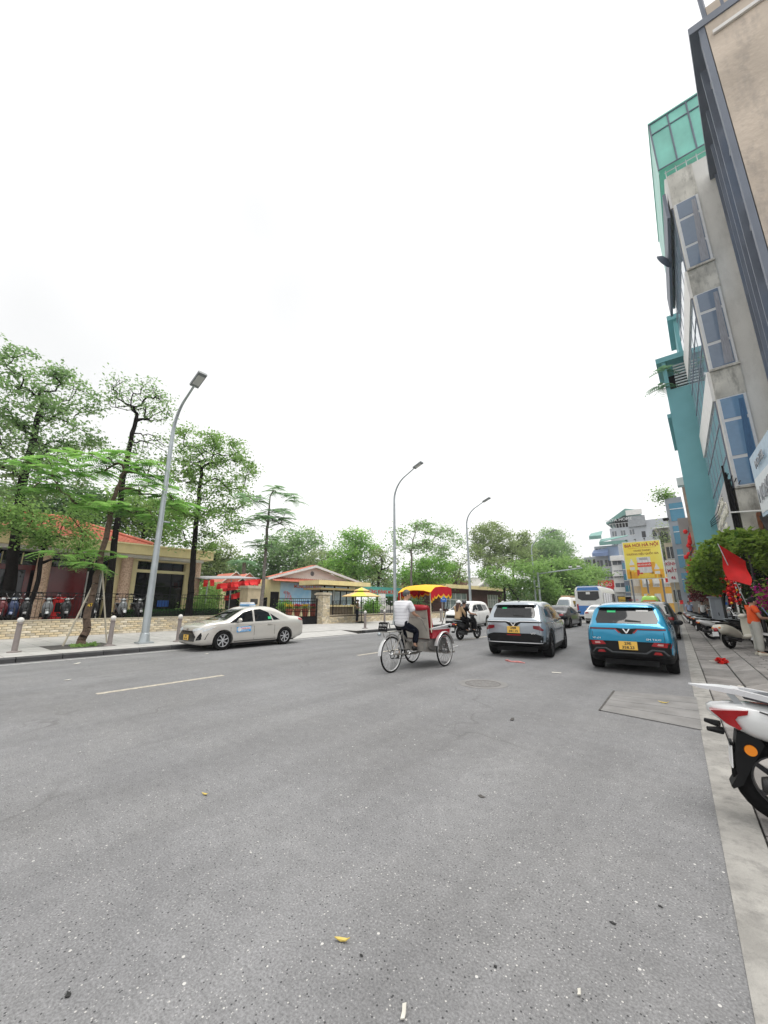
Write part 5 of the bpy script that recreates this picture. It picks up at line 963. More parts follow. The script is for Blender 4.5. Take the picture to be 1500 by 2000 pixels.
class Car:
    def __init__(s, label, loc, rz, L, W, H, kind, pm, wb, wr=.33, roh=None, rimdark=False, spokes=5, name='parked_car', clear=.17, belt=(.60, .57), ww=.22, group=None, lift=.12, clad=0):
        s.t = thing(name, label, 'car', loc, rz, group); s.L, s.W, s.H = L, W, H; top = TOPS[kind]; rings = []; s.roh = roh if roh is not None else L * .19; s.wb = wb
        ts = sorted(set([0, .004, .012, .03, .06, .09, .105, .115, .14, .17, .2, .25, .31, .36, .42, .48, .55, .6, .64, .68, .72, .755, .775, .8, .84, .88, .91, .93, .95, .97, .985, .994, 1]))
        for t_ in ts:
            y = -L / 2 + L * t_; w = W / 2 * fi(WPL, t_); zt = H * fi(top, t_); bz = H * (belt[0] + (belt[1] - belt[0]) * t_); zb = clear + (lift if t_ < .03 else lift * .7 if t_ < .08 else 0) + (.10 if t_ > .99 else .03 if t_ > .96 else 0); hb = min(bz, zt - .03); h = zt - hb
            A = [(0, zb), (.6 * w, zb), (.90 * w, zb + .015), (.985 * w, zb + .09), (w, zb + .45 * (hb - zb)), (.985 * w, hb - .10), (.945 * w, hb - .012)]
            c1 = [(.925 * w, hb + .015), (.925 * w - .165 * h, hb + h * .5), (.925 * w - .33 * (h - .09), zt - .10), (.925 * w - .33 * h - .09, zt - .022), (.4 * w, zt - .002), (0, zt + .006)]
            c0 = [(.90 * w, hb + h * .35), (.83 * w, hb + h * .62), (.74 * w, hb + h * .85), (.6 * w, zt - .004), (.35 * w, zt), (0, zt + .004)]
            b = min(1, max(0, (h - .05) / .25)); A += [(c0[i][0] * (1 - b) + c1[i][0] * b, c0[i][1] * (1 - b) + c1[i][1] * b) for i in range(6)]
            rings.append([(x, y, z) for x, z in A] + [(-x, y, z) for x, z in A[-2:0:-1]])
        P = MB(); P.loft(rings); me = P.mesh('body', pm); o = ob('body', me)
        m = o.modifiers.new('s', 'SUBSURF'); m.levels = 1; m.render_levels = 1
        s.ya, s.yf = -L / 2 + s.roh, -L / 2 + s.roh + wb; cut = MB()
        for yy in (s.ya, s.yf):
            for sx in (-1, 1): cut.cyl((sx * (W / 2 + .1), yy, wr), (sx * (W / 2 - .34), yy, wr), wr * 1.13, n=24)
        co = ob('cut', cut.mesh('cut', M_PLAS)); bo = o.modifiers.new('b', 'BOOLEAN'); bo.object = co; bo.operation = 'DIFFERENCE'; bo.solver = 'EXACT'
        bm_ = evalmesh(o); bpy.data.objects.remove(co); bpy.data.objects.remove(o); bm_.name = 'body'; bm_.materials.append(M_PLAS); [setattr(p, 'material_index', 1 if p.center.z < clad and (p.normal.z < -.3 or p.center.y < -L / 2 + .5 or p.center.z < clad - .12) else 0) for p in bm_.polygons]; shade(bm_, .75); s.body = ob('body', bm_, s.t)
        s.bvh = BVHTree.FromPolygons([v.co.copy() for v in bm_.vertices], [tuple(p.vertices) for p in bm_.polygons])
        ty, rim = wheel_mesh(wr, ww, spokes, rimdark); s.wr = wr
        for yy in (s.ya, s.yf):
            for sx in (-1, 1):
                w_ = ob('wheel', ty, s.t, (sx * (W / 2 - ww / 2 - .02), yy, wr)); w_.rotation_euler = (0, 0, 0 if sx > 0 else math.pi); ob('rim', rim, w_)
        P = MB(); P.bb((-W / 2 + .36, -L / 2 + .3, clear - .03), (W / 2 - .36, L / 2 - .3, clear + .2)); P.bb((-W / 2 + .1, s.ya + wr * 1.25, clear - .035), (W / 2 - .1, s.yf - wr * 1.25, clear + .1)); P.ob('underbody', M_PLAS, s.t)  # second, wider box added to deepen the contact shadow under the car
    def hit(s, ax, a, b):
        L, W = s.L, s.W
        o, d = {'R': ((a, -L, b), (0, 1, 0)), 'F': ((a, L, b), (0, -1, 0)), 'E': ((W, a, b), (-1, 0, 0)), 'W': ((-W, a, b), (1, 0, 0)), 'T': ((a, b, 4), (0, 0, -1))}[ax]
        p = s.bvh.ray_cast(Vector(o), Vector(d)); return (p[0], Vector(d)) if p[0] is not None else (None, Vector(d))
    def patch(s, name, poly, ax, m, off=.006, skirt=.02, par=None, lim=.1, label=None):
        bm = bmesh.new(); vs = [bm.verts.new((a, b, 0)) for a, b in poly]; f = bm.faces.new(vs); bmesh.ops.triangulate(bm, faces=[f])
        for _ in range(5):
            e = [x for x in bm.edges if x.calc_length() > lim]
            if not e: break
            bmesh.ops.subdivide_edges(bm, edges=e, cuts=1); bmesh.ops.triangulate(bm, faces=bm.faces[:])
        n0 = list(bm.verts); last = None; ok = []
        for v in n0:
            p, d = s.hit(ax, v.co.x, v.co.y); ok.append(p is not None)
            v.co = (p - d * off) if p is not None else Vector((9e3, v.co.x, v.co.y))
        dead = [v for v, k in zip(n0, ok) if not k]
        if dead: bmesh.ops.delete(bm, geom=dead, context='VERTS')
        be = [e for e in bm.edges if e.is_boundary]; r_ = bmesh.ops.extrude_edge_only(bm, edges=be)
        for v in [g_ for g_ in r_['geom'] if isinstance(g_, bmesh.types.BMVert)]: v.co += d * skirt
        bmesh.ops.recalc_face_normals(bm, faces=bm.faces[:]); me = bpy.data.meshes.new(name); bm.to_mesh(me); bm.free(); me.materials.append(m); shade(me, .9)
        o = ob(name, me, par or s.t)
        if label: o['label'] = label
        return o
    def both(s, name, poly, m, **k): return [s.patch(name, poly, 'E', m, **k), s.patch(name, poly, 'W', m, **k)]
    def mir(s, name, poly, ax, m, **k): return [s.patch(name, poly, ax, m, **k), s.patch(name, [(-a, b) for a, b in poly][::-1], ax, m, **k)]
    def text(s, body, a, b, size, ax, m, off=.012, sx=1.0, bold=0, par=None):
        p, d = s.hit(ax, a, b)
        if p is None: return
        rz = {'R': 0, 'F': math.pi, 'E': math.pi / 2, 'W': -math.pi / 2}[ax]; return letter(body, size, m, par or s.t, p - d * off, (R(90), 0, rz), .002, sx, bold)
    def arches(s, m, g=.075):
        for yy in (s.ya, s.yf):
            r0, r1 = s.wr * 1.13, s.wr * 1.13 + g; a = [math.pi * k / 12 for k in range(13)]
            pl = [(yy + r1 * math.cos(q), s.wr + r1 * math.sin(q)) for q in a] + [(yy + r0 * 1.01 * math.cos(q), s.wr + r0 * 1.01 * math.sin(q)) for q in a[::-1]]
            s.both('wheel_arch_trim', pl, m, off=.008)
    def mirrors(s, m, y=None, z=None):
        y = y if y is not None else s.L * .17; z = z or s.H * .655
        for sx in (-1, 1): P = MB(); P.ball((sx * (s.W / 2 + .10), y, z), (.11, .06, .075), 10); P.box((sx * (s.W / 2 - .02), y, z - .04), (.16, .05, .04)); P.ob('door_mirror', m, s.t, .9)
    def seams(s, ys, z0, z1, m):
        for y in ys: s.both('door_seam', [(y - .006, z0), (y + .006, z0), (y + .006, z1), (y - .006, z1)], m, off=.002, skirt=.01, lim=.2)
    def plate(s, ax, x, z, w, h, m, lines, ink=None, tilt=0):
        p, d = s.hit(ax, x, z); P = MB(); P.box((0, 0, 0), (w, .015, h)); o = P.ob('number_plate', m, s.t, loc=p - d * .02)
        rz = 0 if ax == 'R' else math.pi; o.rotation_euler = (0, 0, rz)
        for k, t_ in enumerate(lines): letter(t_, h * .46, ink or M_INK, o, (0, -.009, h * (.24 - .48 * k) if len(lines) > 1 else 0), ext=.002, sx=1.1, bold=.002)
        return o
def hatch_windows(c, gl, z0, z1, ys, zc=.0):
    """three side windows following the roofline: ys = rear tip, quarter, B pillar, front"""
# --- grey crossover
pm = paint('grey silver paint', (.37, .41, .45), .45, .2)
hd = R(7.5); ax_ = Vector((-4.70, 12.45, 0)); L, W, H, wb = 4.45, 1.88, 1.66, 2.78; roh = .80
c = Car('silver grey crossover driving away, second car from the right', ax_ + Vector((-math.sin(hd), math.cos(hd), 0)) * (L / 2 - roh), hd, L, W, H, 'suv', pm, wb, .36, roh, True, 5, name='crossover_car', ww=.25, belt=(.655, .60), lift=.20, clear=.20, clad=.46); r = -L / 2
c.patch('rear_window', [(-.60, 1.14), (.60, 1.14), (.62, 1.24), (.55, 1.49), (.45, 1.52), (-.45, 1.52), (-.55, 1.49), (-.62, 1.24)], 'R', M_CGL)
c.patch('spoiler', [(-.62, 1.515), (.62, 1.515), (.60, 1.56), (-.60, 1.56)], 'R', pm, off=.10, skirt=.12)
c.both('side_window', [(r + .62, 1.18), (r + 1.55, 1.10), (r + 1.55, 1.46), (r + 1.1, 1.46), (r + .75, 1.36)], M_CGL); c.both('side_window', [(r + 1.63, 1.10), (r + 2.72, 1.05), (r + 2.55, 1.16), (r + 2.2, 1.40), (r + 1.63, 1.46)], M_CGL)
c.patch('windscreen', [(-.68, 1.06), (.68, 1.06), (.56, 1.5), (-.56, 1.5)], 'F', M_CGL)
c.patch('rear_bumper', [(-.84, .39), (.84, .39), (.90, .50), (.88, .62), (.6, .70), (-.6, .70), (-.88, .62), (-.90, .50)], 'R', M_PLAS, off=.012); c.patch('diffuser_line', [(-.78, .43), (.78, .43), (.78, .45), (-.78, .45)], 'R', M_FRM, off=.03)
c.patch('light_bar', [(-.80, 1.0), (-.22, 1.0), (-.10, .90), (.10, .90), (.22, 1.0), (.80, 1.0), (.80, 1.03), (.20, 1.035), (.09, 1.0), (-.09, 1.0), (-.20, 1.035), (-.80, 1.03)], 'R', M_PLAS, off=.010)
c.mir('chrome_strip', [(.76, 1.045), (.20, 1.05), (.10, 1.02), (.10, 1.008), (.20, 1.036), (.76, 1.034)], 'R', M_FRM, off=.014)
c.patch('emblem', [(-.075, .995), (-.05, .995), (0, .925), (.05, .995), (.075, .995), (.012, .895), (-.012, .895)], 'R', M_WHITE, off=.02, lim=.3)
c.mir('tail_light', [(.56, .84), (.80, .78), (.84, .80), (.74, .92), (.56, .92)], 'R', mat('dark red lens', (.16, .01, .015), .12, coat=.6), off=.012)
c.plate('R', 0, .80, .36, .19, M_PLY, ('24M', '041.15')); c.text('VF7', .55, .70, .07, 'R', M_WHITE, off=.02, sx=1.2); c.patch('reflector', [(-.20, .64), (.20, .64), (.20, .665), (-.20, .665)], 'R', M_REDL, off=.022)
c.patch('wiper', [(-.02, 1.20), (.30, 1.19), (.30, 1.205), (.0, 1.24)], 'R', M_PLAS, off=.02); c.patch('window_sticker', [(-.38, 1.40), (-.24, 1.40), (-.24, 1.44), (-.38, 1.44)], 'R', mat('green sticker', (.02, .45, .16), .5), off=.011); c.patch('window_sticker', [(.30, 1.42), (.50, 1.42), (.50, 1.435), (.30, 1.435)], 'R', M_WHITE, off=.011)
c.arches(M_PLAS); c.both('sill_trim', [(r + 1.25, .20), (r + 3.1, .20), (r + 3.1, .34), (r + 1.25, .34)], M_PLAS); c.mirrors(M_PLAS, .62, 1.08); c.seams((r + 1.6, r + 2.72), .36, 1.08, M_PLAS)
for a in (-.72, .72): c.patch('hatch_seam', [(a - .004, .72), (a + .004, .72), (a + .004, 1.12), (a - .004, 1.12)], 'R', M_PLAS, off=.002)
P = MB(); P.prism([(0, r + .75, 1.66), (0, r + .95, 1.66), (0, r + .78, 1.73)], (.03, 0, 0)); P.ob('antenna_fin', M_PLAS, c.t); c.mir('head_light', [(.5, .75), (.85, .72), (.85, .8), (.5, .82)], 'F', M_HEADL)
c.both('door_handle', [(r + 1.35, .98), (r + 1.52, .98), (r + 1.52, 1.005), (r + 1.35, 1.005)], pm, off=.02); c.both('door_handle', [(r + 2.35, .96), (r + 2.52, .96), (r + 2.52, .985), (r + 2.35, .985)], pm, off=.02)
# --- blue crossover
pb = paint('teal blue paint', (.015, .27, .46), .35, .2)
hd = R(3); ax_ = Vector((-1.60, 11.45, 0)); L, W, H, wb = 4.25, 1.79, 1.60, 2.6; roh = .78
c = Car('bright blue crossover driving away beside the right kerb', ax_ + Vector((-math.sin(hd), math.cos(hd), 0)) * (L / 2 - roh), hd, L, W, H, 'suv', pb, wb, .345, roh, True, 5, name='crossover_car', ww=.24, belt=(.655, .60), lift=.19, clear=.20, clad=.46); r = -L / 2
c.patch('rear_window', [(-.60, 1.10), (.60, 1.10), (.63, 1.18), (.55, 1.44), (.46, 1.47), (-.46, 1.47), (-.55, 1.44), (-.63, 1.18)], 'R', M_CGL)
c.patch('spoiler', [(-.60, 1.465), (.60, 1.465), (.58, 1.505), (-.58, 1.505)], 'R', pb, off=.09, skirt=.11)
c.both('side_window', [(r + .62, 1.12), (r + 1.5, 1.05), (r + 1.5, 1.41), (r + 1.05, 1.41), (r + .72, 1.30)], M_CGL); c.both('side_window', [(r + 1.58, 1.05), (r + 2.6, 1.0), (r + 2.45, 1.10), (r + 2.1, 1.36), (r + 1.58, 1.41)], M_CGL); c.patch('windscreen', [(-.64, 1.02), (.64, 1.02), (.54, 1.44), (-.54, 1.44)], 'F', M_CGL)
c.patch('rear_bumper', [(-.83, .375), (.83, .375), (.87, .55), (.86, .71), (-.86, .71), (-.87, .55)], 'R', M_PLAS, off=.010); c.patch('skid_moulding', [(-.76, .44), (-.66, .55), (-.44, .56), (-.32, .48), (.32, .48), (.44, .56), (.66, .55), (.76, .44), (.72, .44), (.64, .525), (.46, .535), (.34, .455), (-.34, .455), (-.46, .535), (-.64, .525), (-.72, .44)], 'R', mat('grey plastic', (.06, .065, .07), .5), off=.035)
c.patch('light_bar', [(-.82, .965), (-.20, .965), (-.10, .87), (.10, .87), (.20, .965), (.82, .965), (.82, 1.0), (.18, 1.0), (.08, .99), (-.08, .99), (-.18, 1.0), (-.82, 1.0)], 'R', M_PLAS, off=.010)
c.mir('red_strip', [(.80, .988), (.21, .985), (.12, .90), (.15, .885), (.23, .975), (.80, .976)], 'R', M_REDL, off=.016)
c.patch('emblem', [(-.075, .985), (-.045, .985), (0, .915), (.045, .985), (.075, .985), (.012, .885), (-.012, .885)], 'R', M_CHROME, off=.022, lim=.3)
c.mir('tail_light', [(.44, .63), (.80, .60), (.83, .70), (.50, .71)], 'R', M_REDL, off=.016); c.mir('tail_light_core', [(.55, .645), (.66, .64), (.67, .68), (.57, .685)], 'R', mat('pale lens', (.55, .3, .28), .2), off=.020)
c.plate('R', 0, .62, .36, .18, M_PLY, ('29E', '358.23')); o_ = c.text('SM TAXI', .50, .765, .055, 'R', M_WHITE, off=.012, sx=1.35); c.text('VF e34', -.62, .765, .055, 'R', M_WHITE, off=.012, sx=1.1)
c.mir('fog_lamp', [(.46, .455), (.63, .45), (.60, .505), (.50, .51)], 'R', M_REDL, off=.03)
c.patch('wiper', [(-.02, 1.15), (.30, 1.14), (.30, 1.155), (.0, 1.19)], 'R', M_PLAS, off=.02); c.patch('window_sticker', [(-.38, 1.345), (-.20, 1.345), (-.20, 1.39), (-.38, 1.39)], 'R', mat('green sticker', (.02, .45, .16), .5), off=.011); c.patch('window_sticker', [(.22, 1.37), (.46, 1.37), (.46, 1.40), (.22, 1.40)], 'R', M_WHITE, off=.011)
c.arches(M_PLAS, .07); c.both('sill_trim', [(r + 1.2, .20), (r + 2.95, .20), (r + 2.95, .32), (r + 1.2, .32)], M_PLAS); c.mirrors(M_PLAS, .58, 1.05); c.seams((r + 1.54, r + 2.6), .34, 1.04, M_PLAS)
for a in (-.70, .70): c.patch('hatch_seam', [(a - .004, .72), (a + .004, .72), (a + .004, 1.08), (a - .004, 1.08)], 'R', M_PLAS, off=.002)
c.mir('head_light', [(.5, .7), (.82, .68), (.82, .76), (.5, .78)], 'F', M_HEADL)
# --- taxi
pt = paint('champagne silver paint', (.62, .595, .55), .35, .2)
L, W, H, wb = 4.40, 1.73, 1.475, 2.55
c = Car('champagne silver taxi sedan parked at the left kerb', (-13.88, 8.52, 0), R(180), L, W, H, 'sedan', pt, wb, .32, .98, False, 7, name='taxi_sedan', belt=(.635, .60)); f = L / 2; r = -L / 2
c.both('side_window', [(-.62, .93), (.12, .91), (.12, 1.33), (-.15, 1.35), (-.50, 1.22)], M_CGL); c.both('side_window', [(.20, .91), (1.12, .89), (.98, .97), (.56, 1.24), (.20, 1.32)], M_CGL); c.both('quarter_window', [(-.97, .95), (-.68, .94), (-.57, 1.18), (-.64, 1.14)], M_CGL)
c.patch('windscreen', [(-.66, .98), (.66, .98), (.60, 1.10), (.52, 1.36), (-.52, 1.36), (-.60, 1.10)], 'F', M_CGL); c.patch('rear_window', [(-.58, 1.06), (.58, 1.06), (.48, 1.34), (-.48, 1.34)], 'R', M_CGL)
c.patch('grille', [(-.52, .32), (.52, .32), (.60, .48), (.36, .66), (-.36, .66), (-.60, .48)], 'F', mat('gloss black grille', (.008, .008, .009), .2), off=.012); c.mir('head_light', [(.34, .70), (.44, .64), (.80, .70), (.84, .77), (.50, .745)], 'F', M_HEADL, off=.012); c.both('head_light', [(f - .62, .80), (f - .18, .70), (f - .16, .63), (f - .30, .66)], M_HEADL, off=.010)
c.mir('fog_recess', [(.62, .36), (.78, .38), (.80, .58), (.72, .60), (.66, .46)], 'F', M_PLAS, off=.012); c.plate('F', 0, .44, .34, .17, M_PLY, ('29E', '013.45')); c.patch('emblem', [(-.09, .70), (0, .665), (.09, .70), (0, .735)], 'F', M_CHROME, off=.02, lim=.3); c.patch('lip', [(-.75, .245), (.75, .245), (.75, .29), (-.75, .29)], 'F', pt, off=.03)
c.both('tail_light', [(r + .03, .86), (r + .30, .92), (r + .30, 1.0), (r + .04, .96)], M_REDL, off=.012); c.mir('tail_light', [(.45, .88), (.78, .86), (.78, .97), (.5, .96)], 'R', M_REDL); c.mirrors(pt, .82, .98); c.seams((.16, 1.08, -.72), .30, .9, M_PLAS)
for y0 in (.22, -.60): c.both('door_handle', [(y0, .80), (y0 + .18, .80), (y0 + .18, .825), (y0, .825)], pt, off=.025)
c.both('sill_line', [(-.8, .255), (1.1, .255), (1.1, .275), (-.8, .275)], M_PLAS, off=.004); c.both('crease_line', [(-1.2, .865), (1.3, .80), (1.3, .81), (-1.2, .875)], pt, off=.006)
for ax in 'EW':
    o = c.patch('door_decal', [(.30, .58), (.86, .56), (.86, .74), (.30, .76)], ax, mat('decal blue', (.05, .33, .68), .4), off=.008); c.patch('decal_band', [(.33, .655), (.70, .645), (.70, .72), (.33, .735)], ax, mat('decal white', (.75, .75, .76), .4), off=.012)
    sg = 1 if ax == 'E' else -1; c.text('THANH NGA', .53, .69, .075, ax, mat('decal red', (.65, .03, .05), .5), off=.018, sx=.85); c.text('024.38.215.215', .55, .605, .06, ax, M_WHITE, off=.018, sx=.85); p, d = c.hit(ax, .77, .66); P = MB(); P.lathe([(.001, .006), (.075, .006), (.075, -.01)], 16, axis='X'); P.ob('decal_roundel', mat('decal white', (.75, .75, .76)), c.t, loc=p - d * .014)
c.both('window_sticker', [(-.57, .98), (-.44, .98), (-.44, 1.07), (-.57, 1.07)], mat('green sticker', (.02, .45, .16)), off=.011)
P = MB(); P.prism([(-.34, .12, 1.475), (-.34, -.14, 1.475), (-.30, -.10, 1.60), (-.30, .08, 1.60)], (.68, 0, 0)); q = P.ob('roof_sign', mat('taxi sign white', (.70, .71, .72), .4), c.t); P = MB(); P.bb((-.335, -.145, 1.475), (.335, .125, 1.52)); P.ob('roof_sign_base', mat('decal blue', (.05, .33, .68)), q); letter('TAXI', .09, mat('decal blue', (.05, .33, .68)), q, (.352, 0, 1.55), (R(90), 0, R(90)), .002)
# --- white multi-purpose car facing us
pw = paint('white paint', (.72, .72, .71), 0, .25)
L, W, H = 4.5, 1.76, 1.73
c = Car('white family car facing the camera behind the motorbike', (-13.15, 25.3, 0), R(184), L, W, H, 'mpv', pw, 2.75, .33, .85, False, 5, name='family_car'); f = L / 2
c.patch('windscreen', [(-.68, 1.12), (.68, 1.12), (.56, 1.56), (-.56, 1.56)], 'F', M_CGL); c.both('side_window', [(-.9, 1.08), (.05, 1.06), (.05, 1.5), (-.8, 1.52)], M_CGL); c.both('side_window', [(.12, 1.06), (1.15, 1.02), (.62, 1.42), (.12, 1.5)], M_CGL); c.both('quarter_window', [(-1.75, 1.15), (-.98, 1.09), (-.88, 1.5), (-1.6, 1.45)], M_CGL)
c.patch('grille', [(-.62, .62), (.62, .62), (.56, .80), (-.56, .80)], 'F', M_PLAS, off=.012); c.patch('bumper_grille', [(-.70, .30), (.70, .30), (.62, .44), (-.62, .44)], 'F', M_PLAS, off=.012); c.mir('head_light', [(.60, .60), (.78, .56), (.80, .78), (.66, .80)], 'F', M_HEADL, off=.012); c.mir('chrome_bar', [(.2, .80), (.62, .80), (.74, .84), (.2, .84)], 'F', M_CHROME, off=.016); c.plate('F', 0, .53, .34, .17, M_PLW, ('30K', '215.06')); c.mirrors(pw, .85, 1.12); c.seams((.1, 1.1), .35, 1.06, M_PLAS); c.arches(M_PLAS, .05)
# --- black sedan, white sedan ahead
for (lab, loc, rz, pm_, kind, plt) in (('black sedan half hidden behind the grey crossover', (-8.05, 29.2, 0), R(1), paint('black paint', (.012, .013, .015), .3), 'sedan', M_PLW), ('white sedan ahead, between the two crossovers', (-7.05, 36.9, 0), R(2), pw, 'sedan', M_PLW)):
    L, W, H = 4.7, 1.82, 1.46; c = Car(lab, loc, rz, L, W, H, kind, pm_, 2.8, .33, 1.0, lab[0] == 'b', 5, name='sedan_car'); r = -L / 2
    c.both('side_window', [(-.72, .95), (.08, .93), (.08, 1.30), (-.2, 1.32), (-.6, 1.20)], M_CGL); c.both('side_window', [(.16, .93), (1.12, .90), (.58, 1.20), (.16, 1.29)], M_CGL); c.patch('rear_window', [(-.62, 1.06), (.62, 1.06), (.50, 1.33), (-.50, 1.33)], 'R', glassmat('pale car glass', (.16, .19, .21), .04) if 'white' in lab else M_CGL); c.patch('windscreen', [(-.66, .98), (.66, .98), (.52, 1.34), (-.52, 1.34)], 'F', M_CGL)
    c.mir('tail_light', [(.46, .80), (.82, .78), (.84, .92), (.50, .90)], 'R', M_REDL, off=.012); c.plate('R', 0, .62, .40, .14, plt, ('30A-618.25',)); c.patch('rear_bumper', [(-.8, .32), (.8, .32), (.8, .42), (-.8, .42)], 'R', M_PLAS); c.mirrors(pm_, .85, .98); c.seams((.12,), .32, .92, M_PLAS); c.both('chrome_strip', [(-.9, .915), (1.1, .88), (1.1, .89), (-.9, .928)], M_CHROME, off=.006)
# --- dark suv ahead of the blue car
c = Car('dark parked car ahead of the blue crossover, by the parked scooters', (-2.15, 23.8, 0), R(3), 4.5, 1.84, 1.66, 'suv', paint('black paint', (.012, .013, .015)), 2.7, .36, None, True, name='parked_car'); r = -2.25
c.patch('rear_window', [(-.6, 1.12), (.6, 1.12), (.52, 1.5), (-.52, 1.5)], 'R', M_CGL); c.both('side_window', [(r + .65, 1.16), (r + 1.5, 1.08), (r + 1.5, 1.44), (r + .8, 1.40)], M_CGL); c.both('side_window', [(r + 1.58, 1.08), (r + 2.7, 1.03), (r + 2.2, 1.38), (r + 1.58, 1.44)], M_CGL); c.mir('tail_light', [(.5, .85), (.82, .85), (.82, .98), (.55, .97)], 'R', M_REDL); c.mirrors(M_PLAS); c.plate('R', 0, .75, .34, .17, M_PLW, ('30H', '552.10'))
c = Car('white hatchback farther along the right kerb, beyond the dark car', (-3.0, 30.5, 0), R(3), 4.2, 1.76, 1.6, 'mpv', pw, 2.6, .33, None, name='parked_car'); c.patch('rear_window', [(-.6, 1.08), (.6, 1.08), (.54, 1.45), (-.54, 1.45)], 'R', M_CGL); c.both('side_window', [(-1.4, 1.05), (.0, 1.02), (.0, 1.4), (-1.2, 1.42)], M_CGL); c.both('side_window', [(.08, 1.02), (1.0, .98), (.6, 1.34), (.08, 1.4)], M_CGL); c.mir('tail_light', [(.6, .8), (.8, .8), (.8, 1.1), (.65, 1.1)], 'R', M_REDL); c.mirrors(pw)
# --- white van facing us, lime minibus
L, W, H = 5.2, 1.95, 2.25
c = Car('white minibus van facing the camera left of the bus', (-12.2, 47.5, 0), R(182), L, W, H, 'van', pw, 3.1, .34, 1.0, name='minibus', belt=(.55, .5)); c.patch('windscreen', [(-.75, 1.30), (.75, 1.30), (.66, 1.98), (-.66, 1.98)], 'F', glassmat('pale car glass', (.16, .19, .21), .04)); c.patch('grille', [(-.5, .85), (.5, .85), (.5, 1.0), (-.5, 1.0)], 'F', M_PLAS); c.mir('head_light', [(.56, .8), (.84, .8), (.84, 1.02), (.56, 1.02)], 'F', M_HEADL); c.both('side_window', [(-2.0, 1.3), (1.2, 1.3), (.9, 1.85), (-2.0, 1.85)], M_CGL); c.mirrors(M_PLAS, 1.6, 1.3); P = MB(); P.bb((-.5, -1.2, 2.25), (.5, .9, 2.42)); P.ob('roof_unit', mat('tan roof unit', (.5, .33, .2), .7), c.t)
c = Car('lime green minibus seen over the roof of the blue crossover', (-4.35, 47, 0), R(2), 5.4, 1.95, 2.3, 'van', paint('lime paint', (.32, .62, .05), 0), 3.1, .34, 1.0, name='minibus', belt=(.55, .5)); c.patch('rear_window', [(-.74, 1.25), (.74, 1.25), (.70, 1.82), (-.70, 1.82)], 'R', M_CGL); c.both('side_window', [(-2.2, 1.3), (1.5, 1.3), (1.2, 1.85), (-2.2, 1.85)], M_CGL); c.mir('tail_light', [(.74, .8), (.88, .8), (.88, 1.2), (.76, 1.2)], 'R', M_REDL); c.patch('sunstrip', [(-.5, 1.74), (.5, 1.74), (.48, 1.86), (-.48, 1.86)], 'R', mat('sunstrip red', (.7, .12, .03), .5), off=.012); P = MB(); P.prism([(-.2, -2.5, 2.28), (.2, -2.5, 2.28), (0, -2.5, 2.5)], (0, .1, 0)); P.ob('roof_sign', M_YELC, c.t)
# --- coach
T = thing('tour_bus', 'white and blue tour coach seen from behind between the crossovers', 'bus', (-9.15, 46.9, 0), R(2)); L, W, H = 9.0, 2.45, 3.2; r = -L / 2
prof = [(-1.14, .35), (1.14, .35), (1.22, .6), (1.22, 2.75), (1.1, 3.1), (.9, H), (-.9, H), (-1.1, 3.1), (-1.22, 2.75), (-1.22, .6)]
P = MB(); P.loft([[(x * s_, y, .35 + (z - .35) * (1 - (1 - s_) * .6)) for x, z in prof] for y, s_ in ((r, .94), (r + .06, .985), (r + .25, 1), (L / 2 - .3, 1), (L / 2 - .05, .97), (L / 2, .9))]); P.ob('body', pw, T, .5)
MBL = paint('coach blue', (.02, .17, .50), 0)
P = MB(); P.prism([(-1.0, r - .015, 2.80), (1.0, r - .015, 2.80), (.88, r - .015, 3.13), (-.88, r - .015, 3.13)], (0, .05, 0)); P.ob('blue_top', MBL, T); P = MB(); P.bb((-.95, r + .1, H - .005), (.95, L / 2 - .5, H + .05)); P.ob('roof_pod', MBL, T)
P = MB(); P.prism([(-.95, r - .02, 2.05), (-.6, r - .02, 1.85), (.6, r - .02, 1.85), (.95, r - .02, 2.05), (.92, r - .02, 2.72), (-.92, r - .02, 2.72)], (0, .05, 0)); P.ob('rear_window', M_CGL, T)
P = MB(); P.bb((-1.08, r - .012, .5), (1.08, r + .03, 1.35)); P.ob('blue_band', MBL, T)
for sx in (-1, 1):
    P = MB(); P.bb((sx * .95, r - .03, .9), (sx * 1.1, r + .02, 1.5)); P.ob('tail_light', M_REDL, T); P = MB(); P.bb((sx * 1.225, r + .5, 1.55), (sx * 1.235, L / 2 - .6, 2.6)); w_ = P.ob('side_glass', M_CGL, T)
    for k in range(6): P = MB(); y_ = r + .5 + k * 1.5; P.bb((sx * 1.232, y_ - .03, 1.55), (sx * 1.245, y_ + .03, 2.6)); P.ob('pillar', M_PLAS, w_)
    ty, rim = wheel_mesh(.48, .3, 5)
    for y_ in (r + 2.2, L / 2 - 2.0): q = ob('wheel', ty, T, (sx * 1.05, y_, .48)); q.rotation_euler = (0, 0, 0 if sx > 0 else math.pi); ob('rim', rim, q)
P = MB(); P.box((0, r - .03, 1.05), (.5, .02, .16)); P.ob('number_plate', M_PLY, T); P = MB(); P.lathe([(.001, .03), (.16, .03), (.16, 0)], 16, (0, r - .03, 1.6), 'Y'); P.ob('badge', M_FRM, T); P = MB(); P.box((0, r - .035, 2.55), (.35, .02, .22)); P.ob('rear_notice', M_WHITE, T)
